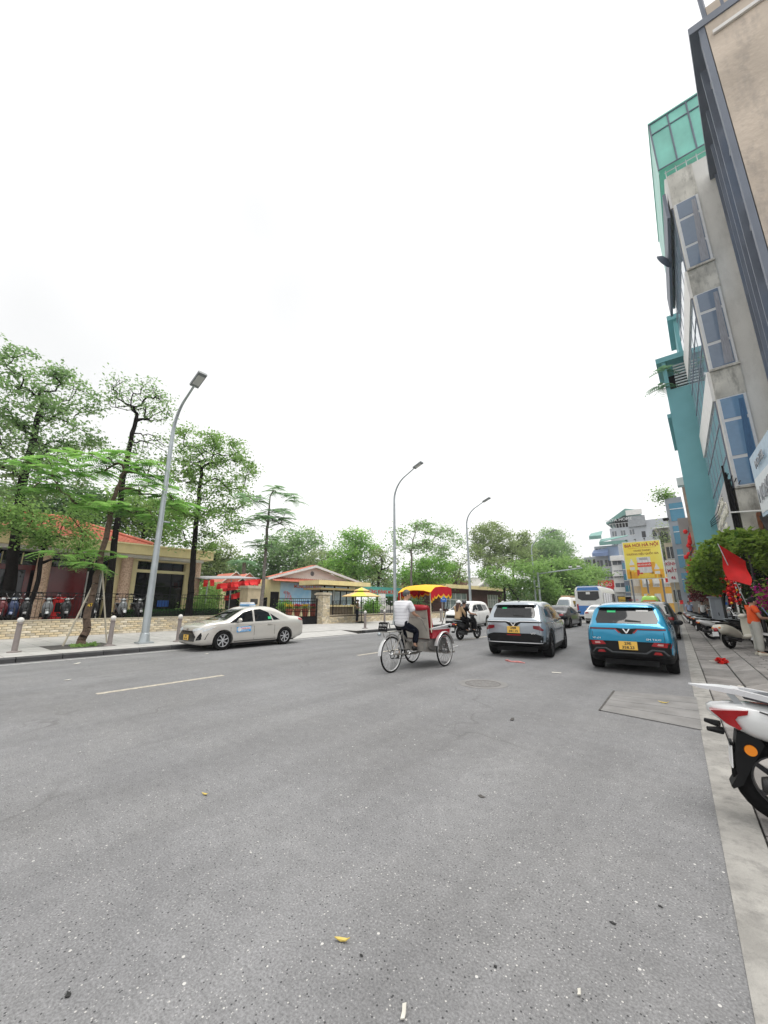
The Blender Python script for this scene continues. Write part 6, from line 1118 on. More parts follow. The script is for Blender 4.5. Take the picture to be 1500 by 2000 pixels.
# ------------------------------------------------------------------ scooters
def sc_wheel(r, tr, parent, loc, spokes=5, rm=None, name='wheel'):
    P = MB(); P.torus((0, 0, 0), r - tr, tr, 28, 10, 'X', sq=.95); w = P.ob(name, M_RUB, parent, 1.2, loc)
    P = MB(); P.torus((0, 0, 0), r - tr * 1.75, tr * .32, 28, 6, 'X', sq=2.2)
    for k in range(spokes): a = 2 * math.pi * k / spokes; d = Vector((0, math.cos(a), math.sin(a))); n_ = Vector((0, -math.sin(a), math.cos(a))) * .02; P.prism([d * .03 - n_, d * .03 + n_, d * (r - tr * 1.7) + n_ * .7, d * (r - tr * 1.7) - n_ * .7], (.03, 0, 0))
    P.lathe([(.001, -.05), (.045, -.05), (.05, .05), (.001, .05)], 12, axis='X'); P.ob('rim', rm or M_RIMD, w, .6); return w
M_SEAT = mat('black seat vinyl', (.008, .008, .009), .6, var=.2, scale=9, bump=.2, spec=.2); M_ENG = mat('engine grey', (.035, .035, .037), .5, metal=.3, var=.3, scale=12)
def scooter(label, loc, rz, pm, group=None, seatm=None, lean=0, style='scooter', name='parked_scooter', mirror=True, plate=True):
    """origin on the ground under the rear axle, nose towards +y"""
    t = thing(name, label, 'motorbike', loc, rz, group); t.rotation_euler = (0, R(lean), rz); r = .275; fy = 1.26
    sc_wheel(r, .055, t, (0, 0, r)); sc_wheel(r, .05, t, (0, fy, r))
    P = MB()
    if style == 'retro': st = [(0, -.44, .60, .07, .06), (0, -.38, .62, .17, .14), (0, -.15, .62, .22, .18), (0, .15, .52, .21, .19), (0, .4, .44, .17, .14), (0, .5, .40, .12, .08)]
    else: st = [(0, -.46, .73, .05, .03), (0, -.34, .71, .13, .075), (0, -.12, .66, .165, .12), (0, .15, .60, .165, .14), (0, .38, .50, .14, .12), (0, .52, .40, .10, .06)]
    P.shell(st, 16, 2.6); P.ob('rear_body', pm, t, 1.1)
    P = MB(); P.shell([(0, -.30, .80, .09, .02), (0, -.2, .81, .14, .045), (0, .1, .79, .15, .05), (0, .2, .76, .145, .045), (0, .42, .745, .11, .045), (0, .52, .73, .05, .02)], 14, 2.8); P.ob('seat', seatm or M_SEAT, t, 1.1)
    P = MB(); P.shell([(0, -.08, .30, .06, .06), (0, .1, .32, .12, .11), (0, .4, .33, .12, .10), (0, .5, .30, .08, .06)], 10); P.cyl((.07, 0, r), (.07, .45, .34), .05, n=8); P.ob('engine', M_ENG, t, 1.0)
    P = MB(); P.shell([(0, .42, .36, .14, .06), (0, .55, .33, .17, .05), (0, .85, .33, .16, .05), (0, .98, .42, .12, .05)], 12, 3); P.ob('floorboard', M_PLAS if style != 'retro' else pm, t, .9)
    P = MB(); rings = []
    for z, y, w, d in ((.30, .93, .15, .05), (.5, 1.0, .20, .07), (.72, 1.01, .20, .085), (.88, .98, .15, .09), (.98, .93, .09, .07)): rings.append([(w * math.cos(a), y + d * math.sin(a) * (1 if math.sin(a) > 0 else .5), z) for a in [2 * math.pi * k / 14 for k in range(14)]])
    P.loft(rings); P.ob('leg_shield', pm, t, 1.1)
    P = MB(); rings = []
    for k in range(9): a = R(20 + k * 17); c_ = (fy + .315 * math.cos(a), r + .315 * math.sin(a)); n_ = (math.cos(a), math.sin(a)); rings.append([(x, c_[0] - n_[0] * q, c_[1] - n_[1] * q) for x, q in ((-.075, .06), (-.07, .0), (0, -.015), (.07, 0), (.075, .06), (0, .02))])
    P.loft(rings); P.ob('front_mudguard', pm, t, .9)
    P = MB(); [P.cyl((s_ * .075, fy, r), (s_ * .06, .98, .78), .025, n=8) for s_ in (-1, 1)]; P.ob('fork', M_ENG, t)
    P = MB(); P.ball((0, .93, 1.03), (.135, .12, .085), 14); P.ob('headset', pm, t, 1.2); P = MB(); P.ball((0, 1.02, 1.03), (.09, .05, .055), 12); P.ob('headlight', M_HEADL, t, 1.2)
    P = MB(); P.tube([(-.34, .80, 1.03), (-.22, .86, 1.06), (0, .90, 1.05), (.22, .86, 1.06), (.34, .80, 1.03)], .013, 8); hb_ = P.ob('handlebar', M_CHROME, t, 1.0)
    for s_ in (-1, 1):
        P = MB(); P.cyl((s_ * .24, .85, 1.055), (s_ * .36, .79, 1.025), .02, n=8); P.ob('grip', M_SEAT, hb_)
        if mirror:
            P = MB(); P.tube([(s_ * .22, .87, 1.07), (s_ * .28, .90, 1.2), (s_ * .31, .89, 1.27)], .007, 5); q = P.ob('mirror_stalk', M_CHROME, hb_); P = MB(); P.ball((s_ * .31, .88, 1.31), (.07, .018, .045), 10); P.ob('mirror', M_CHROME if style != 'scooter' else M_PLAS, q, 1.2)
        P = MB(); P.ball((s_ * .10, -.40, .66), (.04, .05, .03), 8); P.ob('indicator', M_ORL, t, 1.2)
    P = MB(); P.tube([(.12, .35, .22), (.16, .15, .24), (.17, 0, .28)], .025, 8); P.cyl((.17, .05, .27), (.18, -.34, .34), .055, .06, n=12); P.ob('exhaust', M_ENG, t, .9)
    P = MB(); P.ball((0, -.445, .68 if style != 'retro' else .60), (.10, .035, .045) if style != 'retro' else (.075, .05, .075), 12); P.ob('tail_light', M_REDL, t, 1.2)
    P = MB(); P.prism([(-.07, -.30, .62), (-.07, -.46, .60), (-.07, -.50, .32), (-.07, -.46, .32)], (.14, 0, 0)); P.ob('rear_mudguard', M_PLAS, t)
    if plate: P = MB(); P.box((0, -.505, .47), (.19, .01, .14)); q = P.ob('number_plate', M_PLW, t); q.rotation_euler = (0, 0, 0)
    P = MB(); P.tube([(-.15, .0, .80), (-.15, -.32, .84), (-.06, -.42, .86), (.06, -.42, .86), (.15, -.32, .84), (.15, 0, .80)], .014, 6); P.ob('grab_rail', M_CHROME if style != 'scooter' else M_GALV, t, 1.0)
    P = MB(); P.cyl((-.10, .3, .3), (-.24, .22, .01), .012, n=6); P.ob('side_stand', M_ENG, t)
    return t
SP = [('black', paint('scooter black', (.012, .012, .014), .1)), ('white', paint('scooter white', (.68, .68, .67), 0)), ('dark red', paint('scooter maroon', (.14, .01, .015), .2)), ('grey', paint('scooter grey', (.20, .21, .22), .3)), ('silver', paint('scooter silver', (.42, .43, .44), .5)), ('dark blue', paint('scooter blue', (.02, .04, .12), .3))]
# in the yard behind the railing, tails towards the road
GY = 'scooters parked in the yard behind the railing'
yard = ((12, 2, 'leftmost in the yard, beside the dark tree trunk'), (33, 5, 'with round mirrors before the dark window'), (57, 0, 'just left of the granite column'), (98, 3, 'in front of the red cash machine'), (133, 0, 'left of the leaning street tree'), (186, 0, 'just right of the leaning street tree'), (242, 3, 'before the hedge, left of the nearest lamp'), (273, 0, 'before the hedge, touching the nearest lamp pole'))
first = None; vari = {}
for k, (px, ci, where) in enumerate(yard):
    c = at(px, 1207, X=-23.5); lab = '%s scooter %s' % (SP[ci][0], where); rz = R(-78 + ((k * 37) % 36) - 24); lc = (-24.55, c.y, .72)
    if ci not in vari: vari[ci] = scooter(lab, lc, rz, SP[ci][1], GY)
    else: dup(vari[ci], lc, rz, lab, GY)
# parked on the right pavement
def zk(x, y): return .125 if x - xr(y) > 1.19 else .02
GR = 'scooters parked along the right pavement'
scooter('white scooter with black seat parked behind the cream one', (-.06, 21.6, .10), R(-78), SP[1][1], GR, lean=-6)
for k, (x, y, rz, ci, where) in enumerate(((-.40, 27.2, -70, 4, 'with pale wheels beyond the white scooter'), (-.62, 29.6, -66, 0, 'third in the row towards the far end'), (-.75, 31.6, -72, 1, 'fourth in the row, half hidden'), (-.88, 33.8, -68, 3, 'fifth in the row near the seated man'), (-1.0, 36.0, -70, 0, 'sixth in the row'), (-1.15, 38.4, -66, 5, 'seventh in the row'), (-1.3, 41, -70, 1, 'farthest one visible in the row'), (.75, 21.4, -50, 0, 'squeezed between the cream scooter and the grey cabinet'))):
    lab = '%s scooter %s on the right pavement' % (SP[ci][0], where); lc = (x, y, .10)
    if ci in vari: dup(vari[ci], lc, R(rz), lab, GR)
    else: vari[ci] = scooter(lab, lc, R(rz), SP[ci][1], GR)
cream = paint('cream scooter paint', (.60, .57, .48), 0)
vs = scooter('cream retro scooter with round red tail light beside the woman in orange', (.36, 17.5, .11), R(-36), cream, GR, style='retro', lean=-5)
scooter('dark scooter whose grey front wheel pokes in at the right edge by the woman', (2.35, 15.9, .125), R(82), SP[1][1], GR, lean=4)
# ------------------------------------------------------------------ large white scooter in the foreground
T = thing('foreground_scooter', 'large white scooter cut by the right edge, red tail light and orange reflector', 'motorbike', (.26, 4.30, 0), R(-86)); pw2 = paint('pearl white paint', (.66, .67, .67), 0, .22); r = .285
w = sc_wheel(r, .062, T, (0, -.03, r), 5, M_RIMD); P = MB(); P.torus((.03, 0, 0), .185, .005, 40, 6, 'X'); P.ob('rim_stripe', M_WHITE, w)
sc_wheel(r, .055, T, (0, 1.34, r), 5, M_RIM)
P = MB(); P.shell([(0, -.40, .745, .02, .02), (0, -.36, .735, .075, .05), (0, -.28, .715, .125, .085), (0, -.15, .69, .15, .12), (0, .05, .66, .165, .145), (0, .3, .60, .165, .155), (0, .5, .50, .14, .13), (0, .62, .42, .1, .07)], 22, 2.7); b_ = P.ob('rear_body', pw2, T, 1.1)
for s_ in (-1, 1):                                   # wrap-around tail lamp, side panel edge, reflector
    P = MB(); pts = [(-.385, .748), (-.16, .772), (-.17, .742), (-.225, .725), (-.245, .70), (-.215, .64), (-.232, .632), (-.30, .665)]
    P.prism([(s_ * .06, y, z) for y, z in pts], (s_ * .092, 0, 0)); P.ob('tail_light', M_REDL, T)
    P = MB(); P.tube([(s_ * .155, -.10, .775), (s_ * .162, .0, .745), (s_ * .17, .25, .70), (s_ * .165, .5, .62)], .006, 6); P.ob('panel_line', M_ENG, T, 1)
    P = MB(); P.lathe([(.001, .0), (.036, .0), (.038, -.012)], 20, (s_ * .093, -.185, .485), 'X'); o = P.ob('reflector', M_ORL, T, .5)
    letter('SCR', .055, mat('badge grey', (.2, .2, .2), .4), T, (s_ * .178, .05 if s_ > 0 else .05, .645), (R(90), 0, R(90) if s_ > 0 else R(-90)), .002, 1.2)
    P = MB(); P.tube([(s_ * .10, -.33, .60), (s_ * .14, -.42, .61)], [.028, .016], 8); P.ob('indicator', M_PLAS, T, 1)
P = MB(); rings = []                                 # silver grab rail tapering to a tail
for y, z, w_, h in ((-.49, .90, .010, .008), (-.42, .885, .04, .022), (-.30, .875, .065, .034), (-.18, .862, .09, .04)): rings.append([(-w_, y, z), (-w_, y, z + h), (w_, y, z + h), (w_, y, z)])
P.loft(rings); P.ob('grab_rail', mat('satin silver', (.70, .71, .73), .3, metal=.25, var=.05), T)
for s_ in (-1, 1):
    P = MB(); rings = [[(s_ * (x - .026), y, z - .012), (s_ * (x - .026), y, z + .026), (s_ * (x + .026), y, z + .026), (s_ * (x + .026), y, z - .012)] for x, y, z in ((.06, -.22, .882), (.11, -.08, .862), (.15, .10, .828), (.155, .30, .78), (.15, .42, .755))]; P.loft(rings); P.ob('grab_rail', mat('satin silver', (.55, .56, .58)), T, .5)
    P = MB(); P.prism([(s_ * .05, -.28, .90), (s_ * .05, -.24, .90), (s_ * .05, -.16, .77), (s_ * .05, -.21, .77)], (s_ * .02, 0, 0)); P.ob('rail_bracket', M_GALV, T)
P = MB(); P.shell([(0, -.16, .845, .06, .012), (0, -.05, .85, .13, .03), (0, .2, .84, .155, .05), (0, .42, .80, .15, .05), (0, .75, .79, .11, .05), (0, .85, .78, .05, .02)], 16, 2.8); P.ob('seat', mat('grey black seat', (.06, .065, .075), .5, var=.15, scale=9, bump=.2), T, 1.1)
P = MB(); P.prism([(-.075, -.13, .60), (-.075, -.245, .60), (-.075, -.285, .42), (-.075, -.285, .30), (-.075, -.335, .215), (-.075, -.325, .20), (-.075, -.265, .235), (-.075, -.195, .37), (-.075, -.10, .53)], (.15, 0, 0)); P.ob('rear_mudguard', M_PLAS, T)
P = MB(); P.box((0, -.300, .42), (.17, .008, .15), M=Matrix.Rotation(R(-6), 3, 'X')); P.ob('number_plate', M_PLW, T); P = MB(); P.box((0, -.288, .43), (.11, .02, .17)); P.ob('plate_bracket', M_BLACK, T)
P = MB(); P.tube([(.10, .45, .22), (.15, .25, .25), (.165, .10, .28)], .028, 8); P.tube([(.165, .14, .275), (.17, -.02, .29), (.172, -.12, .295), (.172, -.165, .30)], [.06, .066, .062, .045], 16); e_ = P.ob('exhaust', mat('matt black exhaust', (.02, .02, .021), .55, var=.3, scale=14), T, .8)
P = MB(); P.lathe([(.001, .0), (.012, .0), (.013, -.01)], 10, (.238, -.02, .295), 'X'); P.ob('bolt', M_CHROME, e_); P = MB(); P.torus((.172, -.10, .295), .064, .004, 20, 6, 'Y'); P.ob('clamp', M_RIM, e_)
P = MB(); [P.torus((-.13, .02 + k * .012, .40 + k * .022), .026, .006, 12, 6, 'Z') for k in range(6)]; P.cyl((-.13, 0, .34), (-.13, .08, .56), .012); P.ob('shock_absorber', M_BLACK, T); P = MB(); [P.torus((.13, -.03 + k * .012, .45 + k * .018), .026, .006, 12, 6, 'Z') for k in range(6)]; P.cyl((.13, -.06, .32), (.13, .05, .58), .012); P.ob('shock_absorber', M_BLACK, T)
P = MB(); P.shell([(0, .05, .34, .07, .06), (0, .3, .33, .13, .11), (0, .55, .30, .10, .08)], 12); P.ob('engine', M_ENG, T, 1); P = MB(); P.shell([(0, .6, .30, .15, .05), (0, .9, .30, .17, .05), (0, 1.05, .45, .12, .06)], 12, 3); P.ob('floorboard', M_PLAS, T, .9)
P = MB(); P.loft([[(w_ * math.cos(a), y + d * math.sin(a), z) for a in [2 * math.pi * k / 14 for k in range(14)]] for z, y, w_, d in ((.32, 1.0, .15, .05), (.55, 1.08, .21, .07), (.85, 1.05, .18, .08), (1.02, .98, .1, .07))]); P.ob('leg_shield', pw2, T, 1.1)
P = MB(); P.ball((0, .98, 1.08), (.15, .12, .09), 14); P.ob('headset', pw2, T, 1.2); P = MB(); P.tube([(-.35, .84, 1.08), (0, .94, 1.1), (.35, .84, 1.08)], .014, 8); P.ob('handlebar', M_SEAT, T)
# ------------------------------------------------------------------ people
SKIN = mat('skin', (.42, .24, .16), .55, var=.06); HAIRD = mat('dark hair', (.008, .007, .006), .6, spec=.2, var=.3, scale=30)
def skin_mesh(name, V, E, m, root=0, sub=2):
    me = bpy.data.meshes.new(name); me.from_pydata([v[:3] for v in V], E, []); o = ob(name, me); md = o.modifiers.new('k', 'SKIN'); md.use_smooth_shade = True
    for i, v in enumerate(V): sv = me.skin_vertices[0].data[i]; rr_ = v[3]; sv.radius = rr_ if isinstance(rr_, tuple) else (rr_, rr_); sv.use_root = (i == root)
    ms = o.modifiers.new('s', 'SUBSURF'); ms.levels = sub; ms.render_levels = sub; q = evalmesh(o); bpy.data.objects.remove(o); q.name = name; q.materials.clear(); q.materials.append(m); q.polygons.foreach_set('use_smooth', [True] * len(q.polygons)); return q
def person(label, loc, rz, J, shirt, pants, shoe, hair=None, hairm=None, sleeve=.55, fat=1.0, look=(0, 1, 0), cap=None, long_hair=False, group=None, fingers=True, longsleeve=False, cuff=.98):
    """J: joints in local metres (y forward): pelvis chest neck head; sh el wr for l/r, hip kn an toe"""
    t = thing('person', label, 'person', loc, rz, group); V = []; E = []; ix = {}
    def v(n, p, r_): ix[n] = len(V); V.append((*p, r_)); return ix[n]
    def e(a, b): E.append((ix[a], ix[b]))
    J = {k: Vector(q) for k, q in J.items()}; mid = J['pelvis'].lerp(J['chest'], .5); lk = Vector(look).normalized(); f = fat
    v('pelvis', J['pelvis'], (.125 * f, .10 * f)); v('mid', mid, (.115 * f, .09 * f)); v('chest', J['chest'], (.12 * f, .09 * f)); v('neck', J['neck'], .052); hd_ = J['head']; v('jaw', J['neck'].lerp(hd_, .55) + lk * .02, (.062, .068)); v('head', hd_, (.078, .092)); v('crown', hd_ + Vector((0, 0, .085)), (.062, .075)); v('nose', hd_ + lk * .092 + Vector((0, 0, -.025)), .012)
    for a, b in (('pelvis', 'mid'), ('mid', 'chest'), ('chest', 'neck'), ('neck', 'jaw'), ('jaw', 'head'), ('head', 'crown'), ('head', 'nose')): e(a, b)
    for s_ in 'lr':
        sh, el, wr, hip, kn, an, toe = (J[k + s_] for k in ('sh', 'el', 'wr', 'hip', 'kn', 'an', 'toe')); d = (wr - el).normalized(); sg = -1 if s_ == 'l' else 1
        v('sh' + s_, sh, .06 * f); v('el' + s_, el, .042); v('wr' + s_, wr, .028); v('pm' + s_, wr + d * .065, (.04, .022)); e('chest', 'sh' + s_); e('sh' + s_, 'el' + s_); e('el' + s_, 'wr' + s_); e('wr' + s_, 'pm' + s_)
        if fingers:
            sd_ = d.cross(Vector((0, 0, 1))); sd_ = sd_.normalized() if sd_.length > .01 else Vector((1, 0, 0)); dn = sd_.cross(d)
            for k in range(4): o_ = sd_ * (.027 - .018 * k); ln = (.062, .072, .068, .052)[k]; v('f%d%s' % (k, s_), wr + d * (.10 + ln * .4) + o_, .0095); v('g%d%s' % (k, s_), wr + d * (.10 + ln * .8) + o_ - Vector((0, 0, .03)), .0085); e('pm' + s_, 'f%d%s' % (k, s_)); e('f%d%s' % (k, s_), 'g%d%s' % (k, s_))
            v('t0' + s_, wr + d * .06 + sd_ * -sg * .04, .011); v('t1' + s_, wr + d * .10 + sd_ * -sg * .05 - Vector((0, 0, .02)), .0095); e('wr' + s_, 't0' + s_); e('t0' + s_, 't1' + s_)
        v('hip' + s_, hip, .085 * f); v('kn' + s_, kn, .058); v('an' + s_, an, .036); v('toe' + s_, toe, (.036, .024)); e('pelvis', 'hip' + s_); e('hip' + s_, 'kn' + s_); e('kn' + s_, 'an' + s_); e('an' + s_, 'toe' + s_)
    body = ob('body', skin_mesh('body', V, E, SKIN), t)
    V = []; E = []; ix = {}
    v('hem', J['pelvis'].lerp(J['chest'], -.22), (.185 * f, .155 * f)); v('mid', J['pelvis'].lerp(J['chest'], .1), (.185 * f, .155 * f)); v('m2', mid, (.18 * f, .15 * f)); v('chest', J['chest'], (.185 * f, .152 * f)); v('c2', J['chest'].lerp(J['neck'], .45), (.14, .11)); v('col', J['chest'].lerp(J['neck'], .9), .07); e('hem', 'mid'); e('mid', 'm2'); e('m2', 'chest'); e('chest', 'c2'); e('c2', 'col')
    for s_ in 'lr':
        sh, el, wr = J['sh' + s_], J['el' + s_], J['wr' + s_]; v('sh' + s_, sh, .086 * f); e('chest', 'sh' + s_)
        if longsleeve: v('el' + s_, el, .056); v('cu' + s_, el.lerp(wr, .92), .045); e('sh' + s_, 'el' + s_); e('el' + s_, 'cu' + s_)
        else: v('sl' + s_, sh.lerp(el, sleeve * .6), .082 * f); v('s2' + s_, sh.lerp(el, sleeve), .080 * f); e('sh' + s_, 'sl' + s_); e('sl' + s_, 's2' + s_)
    ob('shirt', skin_mesh('shirt', V, E, shirt), t)
    V = []; E = []; ix = {}; v('pv', J['pelvis'] + Vector((0, 0, .13)), (.155 * f, .13 * f)); v('p2', J['pelvis'], (.16 * f, .135 * f)); e('pv', 'p2')
    for s_ in 'lr':
        hip, kn, an = J['hip' + s_], J['kn' + s_], J['an' + s_]; v('h' + s_, hip, .112 * f); v('k' + s_, kn, .088); v('a' + s_, kn.lerp(an, cuff), .074); e('p2', 'h' + s_); e('h' + s_, 'k' + s_); e('k' + s_, 'a' + s_)
    ob('trousers', skin_mesh('trousers', V, E, pants), t)
    for s_ in 'lr':
        an, toe = J['an' + s_], J['toe' + s_]; d = (toe - an); d.z = 0; d = d.normalized(); P = MB(); q = Matrix.Rotation(math.atan2(-d.x, d.y), 3, 'Z'); rings = []
        for y, w_, h in ((-.07, .032, .045), (-.03, .042, .06), (.06, .045, .05), (.14, .042, .035), (.185, .022, .02)): rings.append([Vector(an) + q @ Vector((w_ * math.cos(a), y, -.055 + h * max(-.55, math.sin(a)))) for a in [2 * math.pi * k / 12 for k in range(12)]])
        P.loft(rings); P.ob('shoe', shoe, t, 1.0)
    q = Matrix.Rotation(math.atan2(-lk.x, lk.y), 3, 'Z')
    if hair is None or hair:
        P = MB(); rings = []; hm = hairm or HAIRD
        for k in range(7):
            el_ = R(88 - k * 20); rr_ = math.cos(el_); ring = []
            for j in range(16):
                a = 2 * math.pi * j / 16; front = max(0, math.cos(a)); low = el_ if el_ > R(25) else max(el_, R(25) * front + el_ * (1 - front)); ring.append(Vector(hd_) + q @ Vector((.088 * math.cos(low) * math.sin(a), .102 * math.cos(low) * math.cos(a) - .008, .045 + .108 * math.sin(low))))
            rings.append(ring)
        P.loft(rings); P.ob('hair', hm, t, 1.2)
    if long_hair:
        P = MB(); b0 = Vector(hd_); rings = []
        for z, y, w_, d in ((.06, -.07, .075, .03), (-.03, -.10, .09, .035), (-.14, -.13, .085, .035), (-.27, -.15, .07, .03), (-.38, -.155, .035, .02)): rings.append([b0 + q @ Vector((w_ * math.cos(a), y + d * math.sin(a), z)) for a in [2 * math.pi * k / 12 for k in range(12)]])
        P.loft(rings); P.ob('long_hair', hairm or HAIRD, t, 1.2)
    if cap:
        P = MB(); b0 = Vector(hd_) + Vector((0, 0, .05)); rings = [[b0 + q @ Vector((.112 * math.cos(el_) * math.cos(a), .122 * math.cos(el_) * math.sin(a), .105 * math.sin(el_))) for a in [2 * math.pi * k / 16 for k in range(16)]] for el_ in [R(-8), R(15), R(40), R(65), R(88)]]; P.loft(rings)
        P.prism([b0 + q @ Vector((x, y, -.01)) for x, y in ((-.09, .09), (.09, .09), (.06, .19), (-.06, .19))], (0, 0, .012)); P.ob('helmet', cap, t, 1.0)
    for sx in (-1, 1):
        P = MB(); P.ball(Vector(hd_) + q @ Vector((sx * .031, .083, .008)), .010, 8); P.ob('eye', M_INK, body, 1.2); P = MB(); P.ball(Vector(hd_) + q @ Vector((sx * .084, -.005, -.005)), (.012, .022, .032), 8); P.ob('ear', SKIN, body, 1.2)
    P = MB(); P.ball(Vector(hd_) + q @ Vector((0, .082, -.055)), (.024, .008, .006), 8); P.ob('mouth', mat('lips', (.35, .12, .10), .5), body, 1.2)
    return t
def standing(h=1.65, lean=0):
    k = h / 1.70; return {a: tuple(x * k for x in p) for a, p in dict(pelvis=(0, 0, .93), chest=(0, .02, 1.27), neck=(0, .02, 1.43), head=(0, .03, 1.565), shl=(-.17, .01, 1.37), shr=(.17, .01, 1.37), ell=(-.24, .0, 1.10), elr=(.24, 0, 1.10), wrl=(-.24, .08, .87), wrr=(.24, .08, .87), hipl=(-.09, 0, .88), hipr=(.09, 0, .88), knl=(-.10, .02, .48), knr=(.10, .02, .48), anl=(-.10, -.01, .09), anr=(.10, -.01, .09), toel=(-.12, .13, .04), toer=(.12, .13, .04)).items()}
MSH = bpy.data.materials.new('white checked shirt'); MSH.use_nodes = True; n_ = MSH.node_tree; b_ = n_.nodes['Principled BSDF']; b_.inputs['Roughness'].default_value = .85
tcn = n_.nodes.new('ShaderNodeTexCoord'); mpn = n_.nodes.new('ShaderNodeMapping'); mpn.inputs['Scale'].default_value = (1, 1, 1); n_.links.new(tcn.outputs['Object'], mpn.inputs[0]); wv = n_.nodes.new('ShaderNodeTexWave'); wv.bands_direction = 'Z'; wv.inputs['Scale'].default_value = 4.2; wv.inputs['Distortion'].default_value = 2.0; wv.inputs['Detail'].default_value = 2; n_.links.new(mpn.outputs[0], wv.inputs['Vector']); rpn = n_.nodes.new('ShaderNodeValToRGB'); rpn.color_ramp.elements[0].position = .0; rpn.color_ramp.elements[0].color = (.46, .46, .50, 1); rpn.color_ramp.elements[1].position = .14; rpn.color_ramp.elements[1].color = (.66, .66, .69, 1); n_.links.new(wv.outputs['Fac'], rpn.inputs[0]); n_.links.new(rpn.outputs[0], b_.inputs['Base Color'])
M_NAVY = mat('dark trousers', (.008, .010, .018), .95, var=.25, scale=8, spec=.1); M_SHOE = mat('black shoe', (.012, .011, .011), .4, var=.2); M_GRH = mat('greying hair', (.07, .068, .066), .6, var=.5, scale=40)
# ------------------------------------------------------------------ cyclo
CY = (-5.88, 7.43, 0); T = thing('cyclo_rickshaw', 'cyclo rickshaw with yellow and red canopy crossing the middle of the road', 'rickshaw', CY, R(1)); r = .40
M_STEEL = mat('brushed stainless', (.38, .36, .33), .35, metal=.7, var=.2, scale=6); M_RSEAT = mat('red seat vinyl', (.36, .012, .025), .4, var=.12, scale=5, bump=.15)
def spoked(loc, n=28):
    P = MB(); P.torus((0, 0, 0), r - .016, .019, 48, 8, 'X'); w = P.ob('wheel', M_RUB, T, 1.2, loc); P = MB(); P.torus((0, 0, 0), r - .045, .012, 48, 6, 'X', sq=1.4); P.ob('rim', mat('bright rim', (.66, .66, .66), .3, metal=.5), w, 1.0)
    P = MB()
    for k in range(n): a = 2 * math.pi * k / n; b = a + (.5 if k % 2 else -.5); P.cyl((.03 if k % 2 else -.03, .03 * math.cos(b), .03 * math.sin(b)), (0, (r - .045) * math.cos(a), (r - .045) * math.sin(a)), .0028, n=4)
    P.ob('spokes', M_CHROME, w); P = MB(); P.lathe([(.001, -.06), (.03, -.06), (.03, .06), (.001, .06)], 10, axis='X'); P.ob('hub', M_CHROME, w); return w
w0 = spoked((0, 0, r)); spoked((.50, 1.60, r)); spoked((-.50, 1.60, r)); P = MB(); P.torus((.03, 0, 0), .09, .012, 20, 6, 'X', sq=.4); P.ob('sprocket', M_ENG, w0)
def pipe(name, pts, rad, m=None, n=8): P = MB(); P.tube(pts, rad, n); return P.ob(name, m or M_STEEL, T, 1.0)
for s_ in (-1, 1): pipe('chain_stay', [(s_ * .065, 0, r), (s_ * .04, .60, .36)], .013); pipe('seat_stay', [(s_ * .065, 0, r), (s_ * .03, .38, .86)], .013)
pipe('seat_tube', [(0, .62, .36), (0, .42, .95)], .02); pipe('main_beam', [(0, .60, .36), (0, 1.0, .34), (0, 1.60, r)], .03); pipe('down_tube', [(0, .46, .82), (0, .95, .40)], .02); pipe('axle_beam', [(-.50, 1.60, r), (.50, 1.60, r)], .018, M_ENG)
P = MB(); P.torus((.05, .62, .36), .10, .012, 24, 6, 'X', sq=.4); P.ob('chainring', M_ENG, T); pipe('chain', [(.05, .62, .46), (.045, .0, .49)], .006, M_ENG, 5); pipe('chain', [(.05, .62, .26), (.045, 0, .31)], .006, M_ENG, 5)
pipe('crank', [(.06, .62, .36), (.09, .76, .44)], .011, M_CHROME); pipe('crank', [(-.06, .62, .36), (-.09, .50, .27)], .011, M_CHROME)
for x, y, z in ((.15, .77, .445), (-.15, .49, .265)): P = MB(); P.box((x, y, z), (.10, .08, .025)); P.ob('pedal', M_BLACK, T)
P = MB(); P.shell([(0, .30, .985, .05, .03), (0, .38, .99, .115, .04), (0, .47, .99, .11, .035), (0, .60, .985, .04, .025), (0, .66, .98, .02, .02)], 12, 2.4); P.ob('saddle', M_SEAT, T, 1.1)
P = MB(); rings = []
for k in range(14): a = R(10 + k * 13); rings.append([(x, (r + .045) * math.cos(a) + .0, r + (r + .045 + q) * math.sin(a)) for x, q in ((-.045, -.012), (-.03, .004), (0, .01), (.03, .004), (.045, -.012), (0, .0))])
P.loft(rings); P.ob('rear_mudguard', mat('bright rim', (.66, .66, .66)), T, 1.0)
P = MB(); P.bb((-.11, -.28, .90), (.11, .30, .915)); rk = P.ob('rear_rack', M_STEEL, T)
for s_ in (-1, 1): pipe('rack_stay', [(s_ * .1, -.2, .90), (s_ * .065, 0, r)], .008)
P = MB(); P.box((-.02, -.29, 1.02), (.26, .012, .20), M=Matrix.Rotation(R(-8), 3, 'X')); q = P.ob('number_plate', M_BLACK, T); letter('HN 096', .075, M_WHITE, q, (-.02, -.30, 1.06), ext=.001); letter('CYCLO', .065, M_WHITE, q, (-.02, -.30, .97), ext=.001)
pipe('rack_loop', [(-.13, -.22, 1.0), (-.13, -.26, 1.12), (.13, -.26, 1.12), (.13, -.22, 1.0)], .012, M_BLACK); P = MB(); P.ball((-.12, -.30, .86), (.05, .05, .045), 8); P.ob('tail_lamp', M_GALV, T, 1.2)
